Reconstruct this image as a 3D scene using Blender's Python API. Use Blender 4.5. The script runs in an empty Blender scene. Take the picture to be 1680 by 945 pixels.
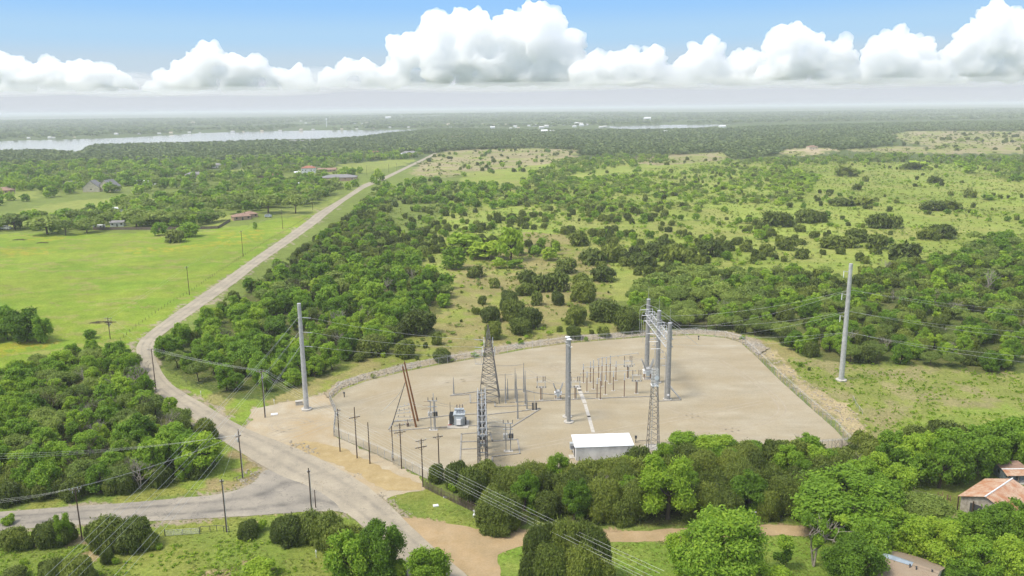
import bpy, bmesh, math, random
import numpy as np
from mathutils import Vector, Matrix, noise
from mathutils.geometry import tessellate_polygon

SC = bpy.context.scene
COL = SC.collection
RNG = np.random.default_rng(7)
random.seed(7)

# ------------------------------------------------------------------ camera
CAM_H, F, PITCH, ROLL = 80.0, 1300.0, 12.77, 0.65
CAM = np.array((0.0, 0.0, CAM_H))
ROT = (Matrix.Rotation(math.radians(90 - PITCH), 3, 'X') @ Matrix.Rotation(math.radians(-ROLL), 3, 'Z'))
R = np.array(ROT)
cd = bpy.data.cameras.new('camera')
cd.sensor_width = 36.0
cd.lens = 36.0 * F / 1680.0
cd.clip_start, cd.clip_end = 0.5, 200000.0
co = bpy.data.objects.new('camera', cd)
co.matrix_world = Matrix.Translation((0, 0, CAM_H)) @ ROT.to_4x4()
COL.objects.link(co)
SC.camera = co

# ------------------------------------------------------------------ sky, sun, exposure
SUN_EL, SUN_AZ = 60.0, -112.0         # azimuth from +Y towards +X: the sun stands high to the left, a little behind
W = bpy.data.worlds.new('World')
SC.world = W
W.use_nodes = True
nt = W.node_tree
bg = nt.nodes['Background']
bg.inputs['Strength'].default_value = 0.15
sky = nt.nodes.new('ShaderNodeTexSky')
sky.sky_type = 'NISHITA'
sky.sun_disc = False
sky.sun_elevation = math.radians(SUN_EL)
sky.sun_rotation = math.radians(SUN_AZ)
sky.altitude = 100
sky.air_density = 1.0
sky.dust_density = 2.0
sky.ozone_density = 1.6
tc = nt.nodes.new('ShaderNodeTexCoord')
sep = nt.nodes.new('ShaderNodeSeparateXYZ')
nt.links.new(tc.outputs['Generated'], sep.inputs[0])
ramp = nt.nodes.new('ShaderNodeValToRGB')         # pale moist air low over the horizon, clear blue above it
ramp.color_ramp.interpolation = 'EASE'
E = ramp.color_ramp.elements
E[0].position = 0.028; E[0].color = (2.05, 2.18, 2.38, 1)
E[1].position = 0.30; E[1].color = (0.8, 1.5, 3.0, 1)
for p_, c_ in ((0.052, (1.74, 2.14, 2.50)), (0.085, (1.38, 2.10, 2.84)), (0.125, (1.00, 1.86, 3.05))):
    e_ = E.new(p_); e_.color = (*c_, 1)
nt.links.new(sep.outputs['Z'], ramp.inputs[0])
fade = nt.nodes.new('ShaderNodeMapRange'); fade.interpolation_type = 'SMOOTHSTEP'
fade.inputs[1].default_value = 0.13; fade.inputs[2].default_value = 0.4
nt.links.new(sep.outputs['Z'], fade.inputs[0])
mixw = nt.nodes.new('ShaderNodeMix'); mixw.data_type = 'RGBA'
nt.links.new(fade.outputs[0], mixw.inputs[0])
nt.links.new(ramp.outputs[0], mixw.inputs[6])
hsv = nt.nodes.new('ShaderNodeHueSaturation'); hsv.inputs['Saturation'].default_value = 0.55   # a bright sky with high thin cloud overhead
nt.links.new(sky.outputs[0], hsv.inputs['Color'])
nt.links.new(hsv.outputs[0], mixw.inputs[7])
nt.links.new(mixw.outputs[2], bg.inputs[0])

sl = bpy.data.lights.new('sun', 'SUN')
sl.energy = 1.55
sl.angle = math.radians(14.0)
sl.color = (1.0, 0.93, 0.80)
so = bpy.data.objects.new('sun', sl)
e, a = math.radians(SUN_EL), math.radians(SUN_AZ)
sd = Vector((math.cos(e) * math.sin(a), math.cos(e) * math.cos(a), math.sin(e)))
so.rotation_euler = sd.to_track_quat('Z', 'Y').to_euler()
so.location = (0, 0, 300)
COL.objects.link(so)

SC.view_settings.view_transform = 'Standard'
SC.view_settings.look = 'None'
SC.view_settings.exposure = 1.12
SC.view_settings.gamma = 1.0
SC.view_settings.use_curve_mapping = False
SC.cycles.use_denoising = True
SC.cycles.max_bounces = 40
SC.cycles.diffuse_bounces = 5
SC.cycles.transparent_max_bounces = 12
SC.cycles.volume_bounces = 36
SC.render.use_persistent_data = False

# ------------------------------------------------------------------ placing helpers
def rays(px, py):
    px = np.asarray(px, float); py = np.asarray(py, float)
    l = np.stack(((px - 840) / F, -(py - 472.5) / F, -np.ones_like(px)), -1)
    return l @ R.T
def at(px, py, z=0.0):
    d = rays(px, py)
    t = (z - CAM_H) / d[..., 2]
    p = CAM + d * t[..., None] if d.ndim > 1 else CAM + d * t
    return p
def V(px, py, z=0.0):
    return Vector(at(px, py, z))
def proj(P):
    l = (np.asarray(P, float) - CAM) @ R
    dep = -l[..., 2]
    dd = np.where(np.abs(dep) < 1e-6, 1e-6, dep)
    return 840 + F * l[..., 0] / dd, 472.5 - F * l[..., 1] / dd, dep
def depth(p):
    return float(-((np.asarray(p, float) - CAM) @ R)[2])
def up(base, ytop):
    """height above a ground point whose image lies at photo row ytop"""
    b = (np.asarray(base, float) - CAM) @ R
    k = np.array((0, 0, 1.0)) @ R
    c = -(ytop - 472.5) / F          # ly / -lz = c
    return float((c * -b[2] - b[1]) / (k[1] + c * k[2]))
def wpoly(pts):
    p = np.array(pts, float)
    return at(p[:, 0], p[:, 1])[:, :2]
def inpoly(x, y, poly):
    x = np.asarray(x); y = np.asarray(y)
    ins = np.zeros(x.shape, bool)
    n = len(poly); j = n - 1
    for i in range(n):
        xi, yi = poly[i]; xj, yj = poly[j]
        if yi != yj:
            c = ((yi > y) != (yj > y)) & (x < (xj - xi) * (y - yi) / (yj - yi) + xi)
            ins ^= c
        j = i
    return ins
def vnoise(x, y, seed=0):
    """smooth value noise, vectorised, 0..1"""
    xi = np.floor(x).astype(np.int64); yi = np.floor(y).astype(np.int64)
    fx = x - xi; fy = y - yi
    fx = fx * fx * (3 - 2 * fx); fy = fy * fy * (3 - 2 * fy)
    def h(a, b):
        n = (a * 374761393 + b * 668265263 + seed * 144665) & 0x7fffffff
        n = ((n ^ (n >> 13)) * 1274126177) & 0x7fffffff
        return ((n ^ (n >> 16)) & 0xffff) / 65535.0
    return (h(xi, yi) * (1 - fx) + h(xi + 1, yi) * fx) * (1 - fy) + (h(xi, yi + 1) * (1 - fx) + h(xi + 1, yi + 1) * fx) * fy
def fbm(x, y, seed=0, o=4):
    s = 0; a = 0.5; t = 0
    for k in range(o):
        s = s + a * vnoise(x * 2 ** k + 17.3 * k, y * 2 ** k - 9.1 * k, seed + k); t += a; a *= 0.5
    return s / t

# ------------------------------------------------------------------ materials
MATS = {}
def nodes_mat(name):
    m = bpy.data.materials.new(name); m.use_nodes = True
    MATS[name] = m
    return m, m.node_tree, m.node_tree.nodes['Principled BSDF']
def mix_rgb(t, fac, a, b):
    n = t.nodes.new('ShaderNodeMix'); n.data_type = 'RGBA'
    for s, v in ((0, fac), (6, a), (7, b)):
        if hasattr(v, 'is_linked'): t.links.new(v, n.inputs[s])
        else: n.inputs[s].default_value = v if s == 0 else (*v, 1)
    return n.outputs[2]
def noise_fac(t, scale, detail=4, lo=0.3, hi=0.7, rough=0.6, coord='Object', vec=None, stretch=None):
    n = t.nodes.new('ShaderNodeTexNoise')
    n.inputs['Scale'].default_value = scale; n.inputs['Detail'].default_value = detail; n.inputs['Roughness'].default_value = rough
    if vec is None:
        c = t.nodes.new('ShaderNodeTexCoord'); vec = c.outputs[coord]
    if stretch:
        mp = t.nodes.new('ShaderNodeMapping'); mp.inputs['Scale'].default_value = stretch
        t.links.new(vec, mp.inputs[0]); vec = mp.outputs[0]
    t.links.new(vec, n.inputs['Vector'])
    r = t.nodes.new('ShaderNodeMapRange'); r.inputs[1].default_value = lo; r.inputs[2].default_value = hi
    t.links.new(n.outputs[0], r.inputs[0])
    return r.outputs[0]
def add_bump(t, b, fac, strength, dist):
    n = t.nodes.new('ShaderNodeBump'); n.inputs['Strength'].default_value = strength; n.inputs['Distance'].default_value = dist
    t.links.new(fac, n.inputs['Height']); t.links.new(n.outputs[0], b.inputs['Normal'])
def simple(name, c1, c2=None, scale=3.0, rough=0.7, metal=0.0, spec=0.3, stretch=None, lo=0.35, hi=0.65):
    m, t, b = nodes_mat(name)
    c2 = c2 or tuple(x * 0.75 for x in c1)
    b.inputs['Roughness'].default_value = rough; b.inputs['Metallic'].default_value = metal
    b.inputs['Specular IOR Level'].default_value = spec
    f = noise_fac(t, scale, 4, lo, hi, stretch=stretch)
    t.links.new(mix_rgb(t, f, c2, c1), b.inputs['Base Color'])
    return m
simple('galvanised', (0.50, 0.50, 0.48), (0.38, 0.38, 0.365), 1.2, 0.5, 0.25, 0.4)
simple('steel_grey', (0.33, 0.33, 0.315), (0.25, 0.25, 0.24), 1.5, 0.55, 0.3, 0.4)
simple('lattice_steel', (0.20, 0.195, 0.18), (0.12, 0.105, 0.09), 0.8, 0.6, 0.2, 0.3)
simple('dark_steel', (0.06, 0.062, 0.066), None, 3, 0.6)
simple('rust_steel', (0.26, 0.17, 0.11), (0.16, 0.10, 0.07), 2, 0.8)
simple('porcelain', (0.42, 0.44, 0.46), (0.30, 0.31, 0.33), 4, 0.3, 0, 0.5)
simple('brown_porcelain', (0.10, 0.06, 0.04), None, 4, 0.3, 0, 0.5)
simple('white_paint', (0.78, 0.78, 0.77), (0.66, 0.66, 0.64), 0.6, 0.5)
simple('grey_paint', (0.40, 0.43, 0.44), (0.32, 0.35, 0.36), 1.0, 0.45)
simple('concrete', (0.48, 0.45, 0.39), (0.36, 0.33, 0.28), 1.5, 0.9)
simple('trench_grey', (0.30, 0.285, 0.25), (0.22, 0.205, 0.18), 1.5, 0.9)
simple('pole_wood', (0.095, 0.060, 0.040), (0.050, 0.033, 0.024), 1.5, 0.9, stretch=(6, 6, 0.6))
simple('brown_pole', (0.26, 0.115, 0.045), (0.16, 0.07, 0.03), 1.0, 0.8, stretch=(5, 5, 0.5))
simple('pale_wood', (0.30, 0.25, 0.19), (0.19, 0.155, 0.12), 1.5, 0.9)
simple('fence_wood', (0.19, 0.145, 0.11), (0.10, 0.075, 0.06), 1.2, 0.95, stretch=(4, 4, 0.5))
simple('wire', (0.50, 0.51, 0.47), (0.42, 0.43, 0.40), 0.2, 0.5, 0.2)
simple('dark_wire', (0.10, 0.10, 0.10), None, 0.2, 0.6)
simple('bark', (0.10, 0.075, 0.055), (0.055, 0.042, 0.033), 2, 0.95, stretch=(5, 5, 0.7))
simple('dead_bark', (0.34, 0.30, 0.24), (0.22, 0.19, 0.155), 2, 0.95)
simple('cream_wall', (0.62, 0.54, 0.40), None, 0.5, 0.8)
simple('white_wall', (0.68, 0.67, 0.64), None, 0.5, 0.8)
simple('brick_wall', (0.42, 0.30, 0.21), (0.32, 0.22, 0.15), 1.5, 0.85)
simple('brown_roof', (0.30, 0.195, 0.14), (0.22, 0.14, 0.10), 1.0, 0.9)
simple('red_roof', (0.34, 0.14, 0.09), (0.25, 0.105, 0.07), 1.0, 0.8)
simple('grey_roof', (0.23, 0.22, 0.215), (0.17, 0.165, 0.16), 1.0, 0.9)
simple('white_roof', (0.72, 0.72, 0.71), (0.62, 0.62, 0.61), 0.4, 0.5)
simple('shed_wall', (0.20, 0.24, 0.245), (0.13, 0.15, 0.155), 2.0, 0.8)
simple('barn_wall', (0.42, 0.38, 0.32), (0.25, 0.215, 0.175), 2.0, 0.9)
simple('glass_dark', (0.03, 0.04, 0.05), None, 1, 0.1, 0, 0.6)
simple('black_plastic', (0.02, 0.02, 0.02), None, 2, 0.5)
simple('blue_metal', (0.30, 0.35, 0.38), (0.22, 0.26, 0.29), 1.0, 0.4, 0.2)
simple('rubber', (0.025, 0.025, 0.025), None, 2, 0.8)
simple('red_plastic', (0.40, 0.06, 0.04), None, 2, 0.5)

def rust_roof(name, pale):
    m, t, b = nodes_mat(name)
    b.inputs['Roughness'].default_value = 0.65
    f = noise_fac(t, 0.45, 5, 0.38, 0.62, stretch=(1, 1, 1))
    c = mix_rgb(t, f, pale, (0.34, 0.155, 0.07))
    f2 = noise_fac(t, 2.0, 4, 0.52, 0.72, stretch=(1, 1, .4))
    c = mix_rgb(t, f2, c, (0.28, 0.115, 0.06))
    t.links.new(c, b.inputs['Base Color'])
    w = t.nodes.new('ShaderNodeTexWave'); w.inputs['Scale'].default_value = 1.3
    tcn = t.nodes.new('ShaderNodeTexCoord'); t.links.new(tcn.outputs['UV'], w.inputs[0])
    return m
rust_roof('rusty_roof', (0.43, 0.315, 0.22))

def shingle(name):
    m, t, b = nodes_mat(name)
    b.inputs['Roughness'].default_value = 0.95
    f = noise_fac(t, 5.0, 3, 0.3, 0.7)
    c = mix_rgb(t, f, (0.16, 0.115, 0.075), (0.30, 0.225, 0.15))
    f2 = noise_fac(t, 0.5, 4, 0.3, 0.7)
    c = mix_rgb(t, f2, c, (0.25, 0.195, 0.135))
    t.links.new(c, b.inputs['Base Color'])
    return m
shingle('shingle_roof')

def foliage(name, dark, mid, light, trans=0.25, spread=0.55):
    m, t, b = nodes_mat(name)
    at_ = t.nodes.new('ShaderNodeAttribute'); at_.attribute_name = 'leaf'
    s = t.nodes.new('ShaderNodeSeparateXYZ'); t.links.new(at_.outputs['Vector'], s.inputs[0])
    oi = t.nodes.new('ShaderNodeObjectInfo')
    def mth(op, a_, b_):
        n = t.nodes.new('ShaderNodeMath'); n.operation = op
        for k, v in enumerate((a_, b_)):
            if hasattr(v, 'is_linked'): t.links.new(v, n.inputs[k])
            else: n.inputs[k].default_value = v
        return n.outputs[0]
    tree = mth('FRACT', mth('ADD', s.outputs[1], oi.outputs['Random']), 0)
    v = mth('ADD', mth('MULTIPLY', s.outputs[0], 1 - spread), mth('MULTIPLY', tree, spread))
    r = t.nodes.new('ShaderNodeValToRGB')
    r.color_ramp.elements[0].color = (*dark, 1); r.color_ramp.elements[0].position = 0.12
    r.color_ramp.elements[1].color = (*light, 1); r.color_ramp.elements[1].position = 0.9
    em = r.color_ramp.elements.new(0.5); em.color = (*mid, 1)
    t.links.new(v, r.inputs[0])
    b.inputs['Roughness'].default_value = 0.6; b.inputs['Specular IOR Level'].default_value = 0.25
    t.links.new(r.outputs[0], b.inputs['Base Color'])
    tr = t.nodes.new('ShaderNodeBsdfTranslucent'); t.links.new(r.outputs[0], tr.inputs[0])
    mx = t.nodes.new('ShaderNodeMixShader'); mx.inputs[0].default_value = trans
    t.links.new(b.outputs[0], mx.inputs[1]); t.links.new(tr.outputs[0], mx.inputs[2])
    t.links.new(mx.outputs[0], t.nodes['Material Output'].inputs[0])
    return m
foliage('juniper_leaf', (0.056, 0.082, 0.012), (0.118, 0.160, 0.021), (0.215, 0.255, 0.034), 0.3)
foliage('broad_leaf', (0.085, 0.165, 0.013), (0.195, 0.335, 0.026), (0.37, 0.50, 0.042), 0.45)
foliage('oak_leaf', (0.120, 0.175, 0.034), (0.210, 0.285, 0.050), (0.31, 0.38, 0.075), 0.4)
foliage('lime_leaf', (0.15, 0.26, 0.018), (0.265, 0.40, 0.03), (0.42, 0.53, 0.05), 0.48)
foliage('grass_blade', (0.18, 0.25, 0.035), (0.26, 0.31, 0.055), (0.36, 0.36, 0.10), 0.6)
foliage('forest_leaf', (0.068, 0.112, 0.034), (0.125, 0.180, 0.054), (0.21, 0.265, 0.085), 0.3, 0.7)

# ------------------------------------------------------------------ objects
ORG = {}
MARKS = []
def root(name, loc, label, cat, group=None):
    o = bpy.data.objects.new(name, None)
    o.location = loc; o.empty_display_size = 0.5
    COL.objects.link(o)
    ORG[o.name] = Vector(loc)
    tag(o, label, cat, group)
    return o
def tag(o, label=None, cat=None, group=None, kind=None):
    if label: o['label'] = label
    if cat: o['category'] = cat
    if group: o['group'] = group
    if kind: o['kind'] = kind
    return o
class MB:
    def __init__(s): s.v = []; s.f = []
    def _add(s, vs, fs):
        n = len(s.v); s.v += [tuple(x) for x in vs]; s.f += [tuple(n + i for i in f) for f in fs]
    def box(s, c, size, rz=0.0, tilt=None):
        x, y, z = (k / 2 for k in size)
        M = Matrix.Rotation(rz, 3, 'Z')
        if tilt is not None: M = M @ tilt
        vs = [Vector(c) + M @ Vector((sx * x, sy * y, sz * z)) for sz in (-1, 1) for sy in (-1, 1) for sx in (-1, 1)]
        s._add(vs, [(0, 2, 3, 1), (4, 5, 7, 6), (0, 1, 5, 4), (2, 6, 7, 3), (0, 4, 6, 2), (1, 3, 7, 5)])
        return s
    def tube(s, p, q, r1, r2=None, n=6, cap=True):
        p, q = Vector(p), Vector(q); r2 = r1 if r2 is None else r2
        d = (q - p)
        if d.length < 1e-6: return s
        d.normalize()
        u = d.cross(Vector((0, 0, 1)) if abs(d.z) < 0.9 else Vector((1, 0, 0))).normalized(); w = d.cross(u)
        vs = []
        for c, r in ((p, r1), (q, r2)):
            for k in range(n):
                a = 2 * math.pi * k / n
                vs.append(c + (u * math.cos(a) + w * math.sin(a)) * r)
        fs = [(k, (k + 1) % n, n + (k + 1) % n, n + k) for k in range(n)]
        if cap: fs += [tuple(range(n))[::-1], tuple(range(n, 2 * n))]
        s._add(vs, fs)
        return s
    def cable(s, pts, r, n=4):
        for p, q in zip(pts[:-1], pts[1:]): s.tube(p, q, r, r, n, False)
        return s
    def lathe(s, base, prof, n=8, axis=None):
        """prof: list of (radius, distance along axis)"""
        ax = Vector(axis or (0, 0, 1)).normalized()
        for (r1, h1), (r2, h2) in zip(prof[:-1], prof[1:]):
            if abs(h1 - h2) < 1e-5: h2 = h1 + 1e-3
            s.tube(Vector(base) + ax * h1, Vector(base) + ax * h2, max(r1, 0.004), max(r2, 0.004), n)
        return s
    def insulator(s, base, L, r=0.12, axis=(0, 0, 1), n=6, k=5):
        prof = []
        for i in range(k):
            a = L * i / k
            prof += [(r * 0.5, a), (r, a + L / k * 0.45), (r * 0.5, a + L / k * 0.9)]
        prof.append((r * 0.4, L))
        return s.lathe(base, prof, n, axis)
    def faces(s, vs, fs): s._add(vs, fs); return s
    def build(s, name, mat, parent=None, smooth=False):
        me = bpy.data.meshes.new(name)
        off = Vector((0, 0, 0))
        if parent is not None: off = ORG.get(parent.name, Vector((0, 0, 0)))
        me.from_pydata([(Vector(v) - off)[:] for v in s.v], [], s.f)
        me.materials.append(MATS[mat] if isinstance(mat, str) else mat)
        if smooth: me.polygons.foreach_set('use_smooth', [True] * len(me.polygons))
        me.update()
        o = bpy.data.objects.new(name, me)
        COL.objects.link(o)
        if parent is not None:
            o.parent = parent
        ORG[o.name] = off
        return o
def rec(o):
    """a mesh thing whose vertices are in world space: move its origin to its base"""
    me = o.data
    n = len(me.vertices); a_ = np.empty(n * 3); me.vertices.foreach_get('co', a_); a_ = a_.reshape(-1, 3)
    c = np.array(((a_[:, 0].min() + a_[:, 0].max()) / 2, (a_[:, 1].min() + a_[:, 1].max()) / 2, a_[:, 2].min()))
    me.vertices.foreach_set('co', (a_ - c).ravel()); o.location = c; me.update()
    ORG[o.name] = Vector(c)
    return o
def copy_tree(o, parent=None):
    c = o.copy(); COL.objects.link(c)
    if parent is not None: c.parent = parent
    for ch in list(o.children): copy_tree(ch, c)
    return c
def np_mesh(name, verts, faces, mat, leaf=None, parent=None):
    """fast mesh from arrays; faces (N,k)"""
    me = bpy.data.meshes.new(name)
    nv, (nf, k) = len(verts), faces.shape
    me.vertices.add(nv); me.vertices.foreach_set('co', np.ascontiguousarray(verts, np.float32).ravel())
    me.loops.add(nf * k); me.loops.foreach_set('vertex_index', faces.astype(np.int32).ravel())
    me.polygons.add(nf); me.polygons.foreach_set('loop_start', np.arange(0, nf * k, k, dtype=np.int32))
    try: me.polygons.foreach_set('loop_total', np.full(nf, k, np.int32))
    except Exception: pass
    if leaf is not None:
        at_ = me.attributes.new('leaf', 'FLOAT_VECTOR', 'POINT'); at_.data.foreach_set('vector', np.ascontiguousarray(leaf, np.float32).ravel())
    me.materials.append(MATS[mat])
    me.update(calc_edges=True)
    return me
def mesh_obj(name, me, parent=None):
    o = bpy.data.objects.new(name, me); COL.objects.link(o)
    if parent is not None: o.parent = parent
    return o
# ------------------------------------------------------------------ the lie of the land
def hz(x, y):
    """height of the ground: level near the lake and the yard, low swells in the far country"""
    x = np.asarray(x, float); y = np.asarray(y, float)
    d = np.hypot(x, y)
    t = np.clip((d - 4200) / 5000, 0, 1); t = t * t * (3 - 2 * t)
    u = np.clip((d - 12000) / 25000, 0, 1)
    return t * (4 + 42 * (fbm(x / 2600.0 + 50, y / 1500.0 + 50, 3, 3) - 0.25)) + u * 30 + t * 6 * fbm(x / 400 + 9, y / 400 + 9, 5, 2)

# outlines read off the ground, later used for the surfaces, their colours and for what grows where
P_FIELD = [(-60, 392), (0, 385), (150, 383), (330, 380), (420, 366), (510, 350), (516, 353), (466, 390), (420, 420), (355, 467), (292, 510), (244, 545), (221, 571), (228, 600), (200, 640), (60, 640), (-80, 640)]
P_ROAD_L = [(690, 985), (672, 940), (641, 908), (600, 866), (565, 838), (500, 800), (428, 765), (420, 758), (358, 720), (343, 708), (300, 672), (262, 650), (236, 622), (231, 600), (221, 571), (226, 561), (244, 545), (292, 510), (355, 467), (420, 421), (466, 390), (506, 361), (516, 352), (562, 325), (595, 303), (628, 291), (648, 282), (669, 272), (699, 258), (714, 250)]
P_ROAD_R = [(806, 985), (766, 940), (740, 921), (702, 893), (667, 856), (629, 819), (600, 793), (525, 752), (443, 718), (420, 712), (381, 692), (345, 669), (300, 644), (274, 626), (259, 598), (254, 585), (251, 575), (254, 560), (279, 540), (315, 515), (391, 461), (420, 437), (496, 384), (527, 361), (537, 352), (567, 329), (599, 308), (632, 294.5), (652, 284.5), (673, 274), (703, 259.5), (718, 251)]
P_SIDE_T = [(-260, 850), (-100, 845), (0, 840), (147, 829), (221, 824), (355, 812), (394, 803), (420, 790), (430, 772), (470, 765)]
P_SIDE_B = [(-260, 880), (-100, 876), (0, 871), (147, 860), (254, 855), (420, 846), (454, 843), (500, 840), (560, 838), (600, 860)]
P_PAD = [(541, 658), (560, 641), (600, 626), (660, 611), (720, 599), (790, 587), (860, 574), (940, 563), (1050, 554), (1140, 550), (1190, 555), (1214, 562), (1240, 585), (1280, 625), (1330, 670), (1370, 705), (1396, 735), (1300, 742), (1180, 752), (1050, 768), (940, 778), (860, 786), (780, 789), (700, 786), (688, 780), (620, 746), (548, 715), (551, 680)]
P_APRON = [(400, 705), (412, 690), (410, 672), (450, 664), (498, 655), (541, 645), (551, 680), (549, 716), (620, 748), (690, 785), (694, 802), (650, 812), (632, 818), (600, 800), (525, 760), (443, 728)]
P_MOUND = [(478, 728), (500, 724), (560, 735), (620, 765), (690, 795), (688, 803), (640, 806), (600, 788), (560, 765), (505, 745)]
P_LANE = [(660, 848), (700, 853), (780, 866), (855, 874), (1000, 873), (1100, 868), (1250, 861), (1400, 866), (1500, 864), (1500, 880), (1380, 880), (1250, 879), (1110, 886), (990, 891), (900, 893), (850, 897), (815, 910), (830, 985), (800, 985), (766, 942), (738, 921), (700, 893), (665, 856)]
P_BERM_IN = [(541, 655), (560, 638), (600, 623), (660, 608), (720, 596), (790, 584), (860, 571), (940, 560), (1050, 551.5), (1140, 547.5), (1190, 552), (1216, 560), (1242, 583)]
P_BERM_OUT = [(532, 646), (552, 628), (600, 613), (660, 599), (720, 586), (790, 573), (860, 561), (940, 551), (1050, 544.5), (1140, 541), (1200, 545), (1240, 556), (1262, 572)]
P_TRENCH = [(1236, 572), (1262, 575), (1293, 601), (1325, 625), (1356, 647), (1388, 665), (1406, 680), (1422, 700), (1400, 725), (1385, 718), (1365, 690), (1335, 668), (1300, 640), (1270, 610)]
P_SLOPE = [(400, 672), (470, 645), (520, 620), (600, 570), (690, 530), (740, 490), (735, 440), (780, 420), (860, 380), (930, 385), (1000, 440), (1010, 530), (1100, 545), (1200, 548), (1270, 560), (1330, 590), (1420, 605), (1400, 720), (1250, 590), (1190, 553), (1050, 552), (790, 585), (541, 655), (498, 658)]
P_RIGHT = [(1290, 588), (1400, 596), (1500, 602), (1740, 612), (1740, 720), (1540, 730), (1420, 735), (1390, 700), (1330, 640)]
P_MEADOWS = [[(20, 362), (40, 345), (70, 336), (130, 328), (195, 325), (195, 333), (120, 345), (90, 350), (70, 366)],
             [(215, 329), (290, 320), (300, 328), (190, 337)], [(-60, 366), (25, 360), (20, 378), (-60, 384)], [(0, 316), (70, 312), (60, 325), (0, 330)],
             [(340, 357), (380, 352), (370, 375), (330, 374)], [(440, 345), (510, 343), (550, 325), (590, 305), (600, 300), (612, 299), (560, 325), (516, 352), (470, 353)],
             [(530, 286), (600, 284), (660, 272), (690, 262), (640, 262), (560, 270)], [(300, 293), (345, 288), (390, 284), (420, 278), (400, 276), (330, 285)],
             [(455, 292), (520, 283), (530, 288), (470, 297)]]
P_TANS = [[(700, 262), (720, 250), (760, 246), (860, 243), (960, 246), (940, 262), (880, 272), (800, 280), (720, 292), (670, 285)],
          [(1010, 262), (1080, 256), (1190, 249), (1200, 262), (1120, 268), (1080, 272)], [(1270, 250), (1300, 244), (1350, 242), (1375, 246), (1330, 255), (1290, 256)],
          [(1380, 246), (1480, 240), (1680, 243), (1680, 252), (1560, 252), (1440, 250)], [(1450, 222), (1500, 215), (1760, 216), (1760, 246), (1560, 244), (1500, 236)]]
P_LAWN = [(800, 912), (860, 898), (990, 893), (1110, 888), (1250, 882), (1400, 880), (1430, 985), (800, 985)]
P_VERGE = [(632, 812), (700, 803), (790, 845), (860, 868), (780, 866), (700, 852), (660, 846)]
P_YARD = [(1400, 740), (1560, 720), (1740, 715), (1740, 985), (1430, 985), (1400, 880), (1440, 820)]
P_YARD_DIRT = [[(1520, 850), (1560, 838), (1590, 845), (1640, 870), (1690, 900), (1660, 930), (1590, 910), (1540, 890)]]
P_SOUTH = [(-200, 880), (0, 873), (254, 857), (454, 845), (560, 840), (640, 912), (690, 985), (-200, 985)]
P_LAKE = [(-200, 236), (0, 231.5), (100, 229), (200, 226.5), (330, 218.5), (420, 215.5), (520, 214.2), (640, 213), (720, 211.8), (740, 211.5), (700, 214), (660, 217.5), (620, 220.5), (590, 225), (520, 229.5), (430, 231), (330, 234.5), (240, 236), (145, 239), (135, 248), (120, 253), (100, 252.5), (94, 248), (60, 247), (0, 250), (-200, 253)]
P_LAKE2 = [(985, 208.2), (1005, 206.5), (1085, 205), (1160, 204.5), (1190, 203.6), (1215, 203), (1160, 208.5), (1110, 211), (1050, 212.5), (1015, 211.5)]
W_ = {k: wpoly(v) for k, v in dict(field=P_FIELD, pad=P_PAD, apron=P_APRON, mound=P_MOUND, lane=P_LANE, trench=P_TRENCH, slope=P_SLOPE, right=P_RIGHT, lawn=P_LAWN, verge=P_VERGE, yard=P_YARD, south=P_SOUTH, lake=P_LAKE, lake2=P_LAKE2).items()}
W_['road'] = wpoly(P_ROAD_L + P_ROAD_R[::-1])
W_['side'] = wpoly(P_SIDE_T + P_SIDE_B[::-1])
W_['berm'] = wpoly(P_BERM_IN + P_BERM_OUT[::-1])
W_MEAD = [wpoly(p) for p in P_MEADOWS]
W_TANS = [wpoly(p) for p in P_TANS]
W_YD = [wpoly(p) for p in P_YARD_DIRT]

WOODS = [[(266, 600), (262, 585), (290, 568), (330, 540), (372, 505), (450, 448), (510, 404), (556, 368), (600, 345), (640, 372), (660, 405), (735, 460), (740, 498), (705, 518), (680, 545), (630, 572), (590, 588), (520, 622), (450, 654), (400, 654), (345, 644), (300, 618)],
         [(1035, 520), (1060, 470), (1120, 455), (1240, 452), (1300, 446), (1400, 466), (1450, 446), (1530, 428), (1760, 416), (1760, 614), (1600, 610), (1500, 600), (1420, 597), (1340, 591), (1310, 585), (1290, 562), (1210, 547), (1130, 543), (1050, 540)],
         [(-60, 640), (30, 620), (90, 600), (150, 590), (205, 600), (226, 622), (245, 660), (300, 690), (338, 718), (352, 745), (340, 778), (250, 802), (100, 816), (-60, 836)],
         [(720, 800), (790, 842), (850, 854), (1000, 862), (1240, 860), (1330, 854), (1410, 824), (1425, 780), (1390, 746), (1300, 750), (1200, 758), (1050, 776), (950, 786), (880, 792), (800, 795)]]
WOOD_GLADES = [[(322, 560), (345, 543), (362, 548), (340, 572)], [(690, 470), (735, 465), (740, 490), (700, 500)]]
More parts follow.
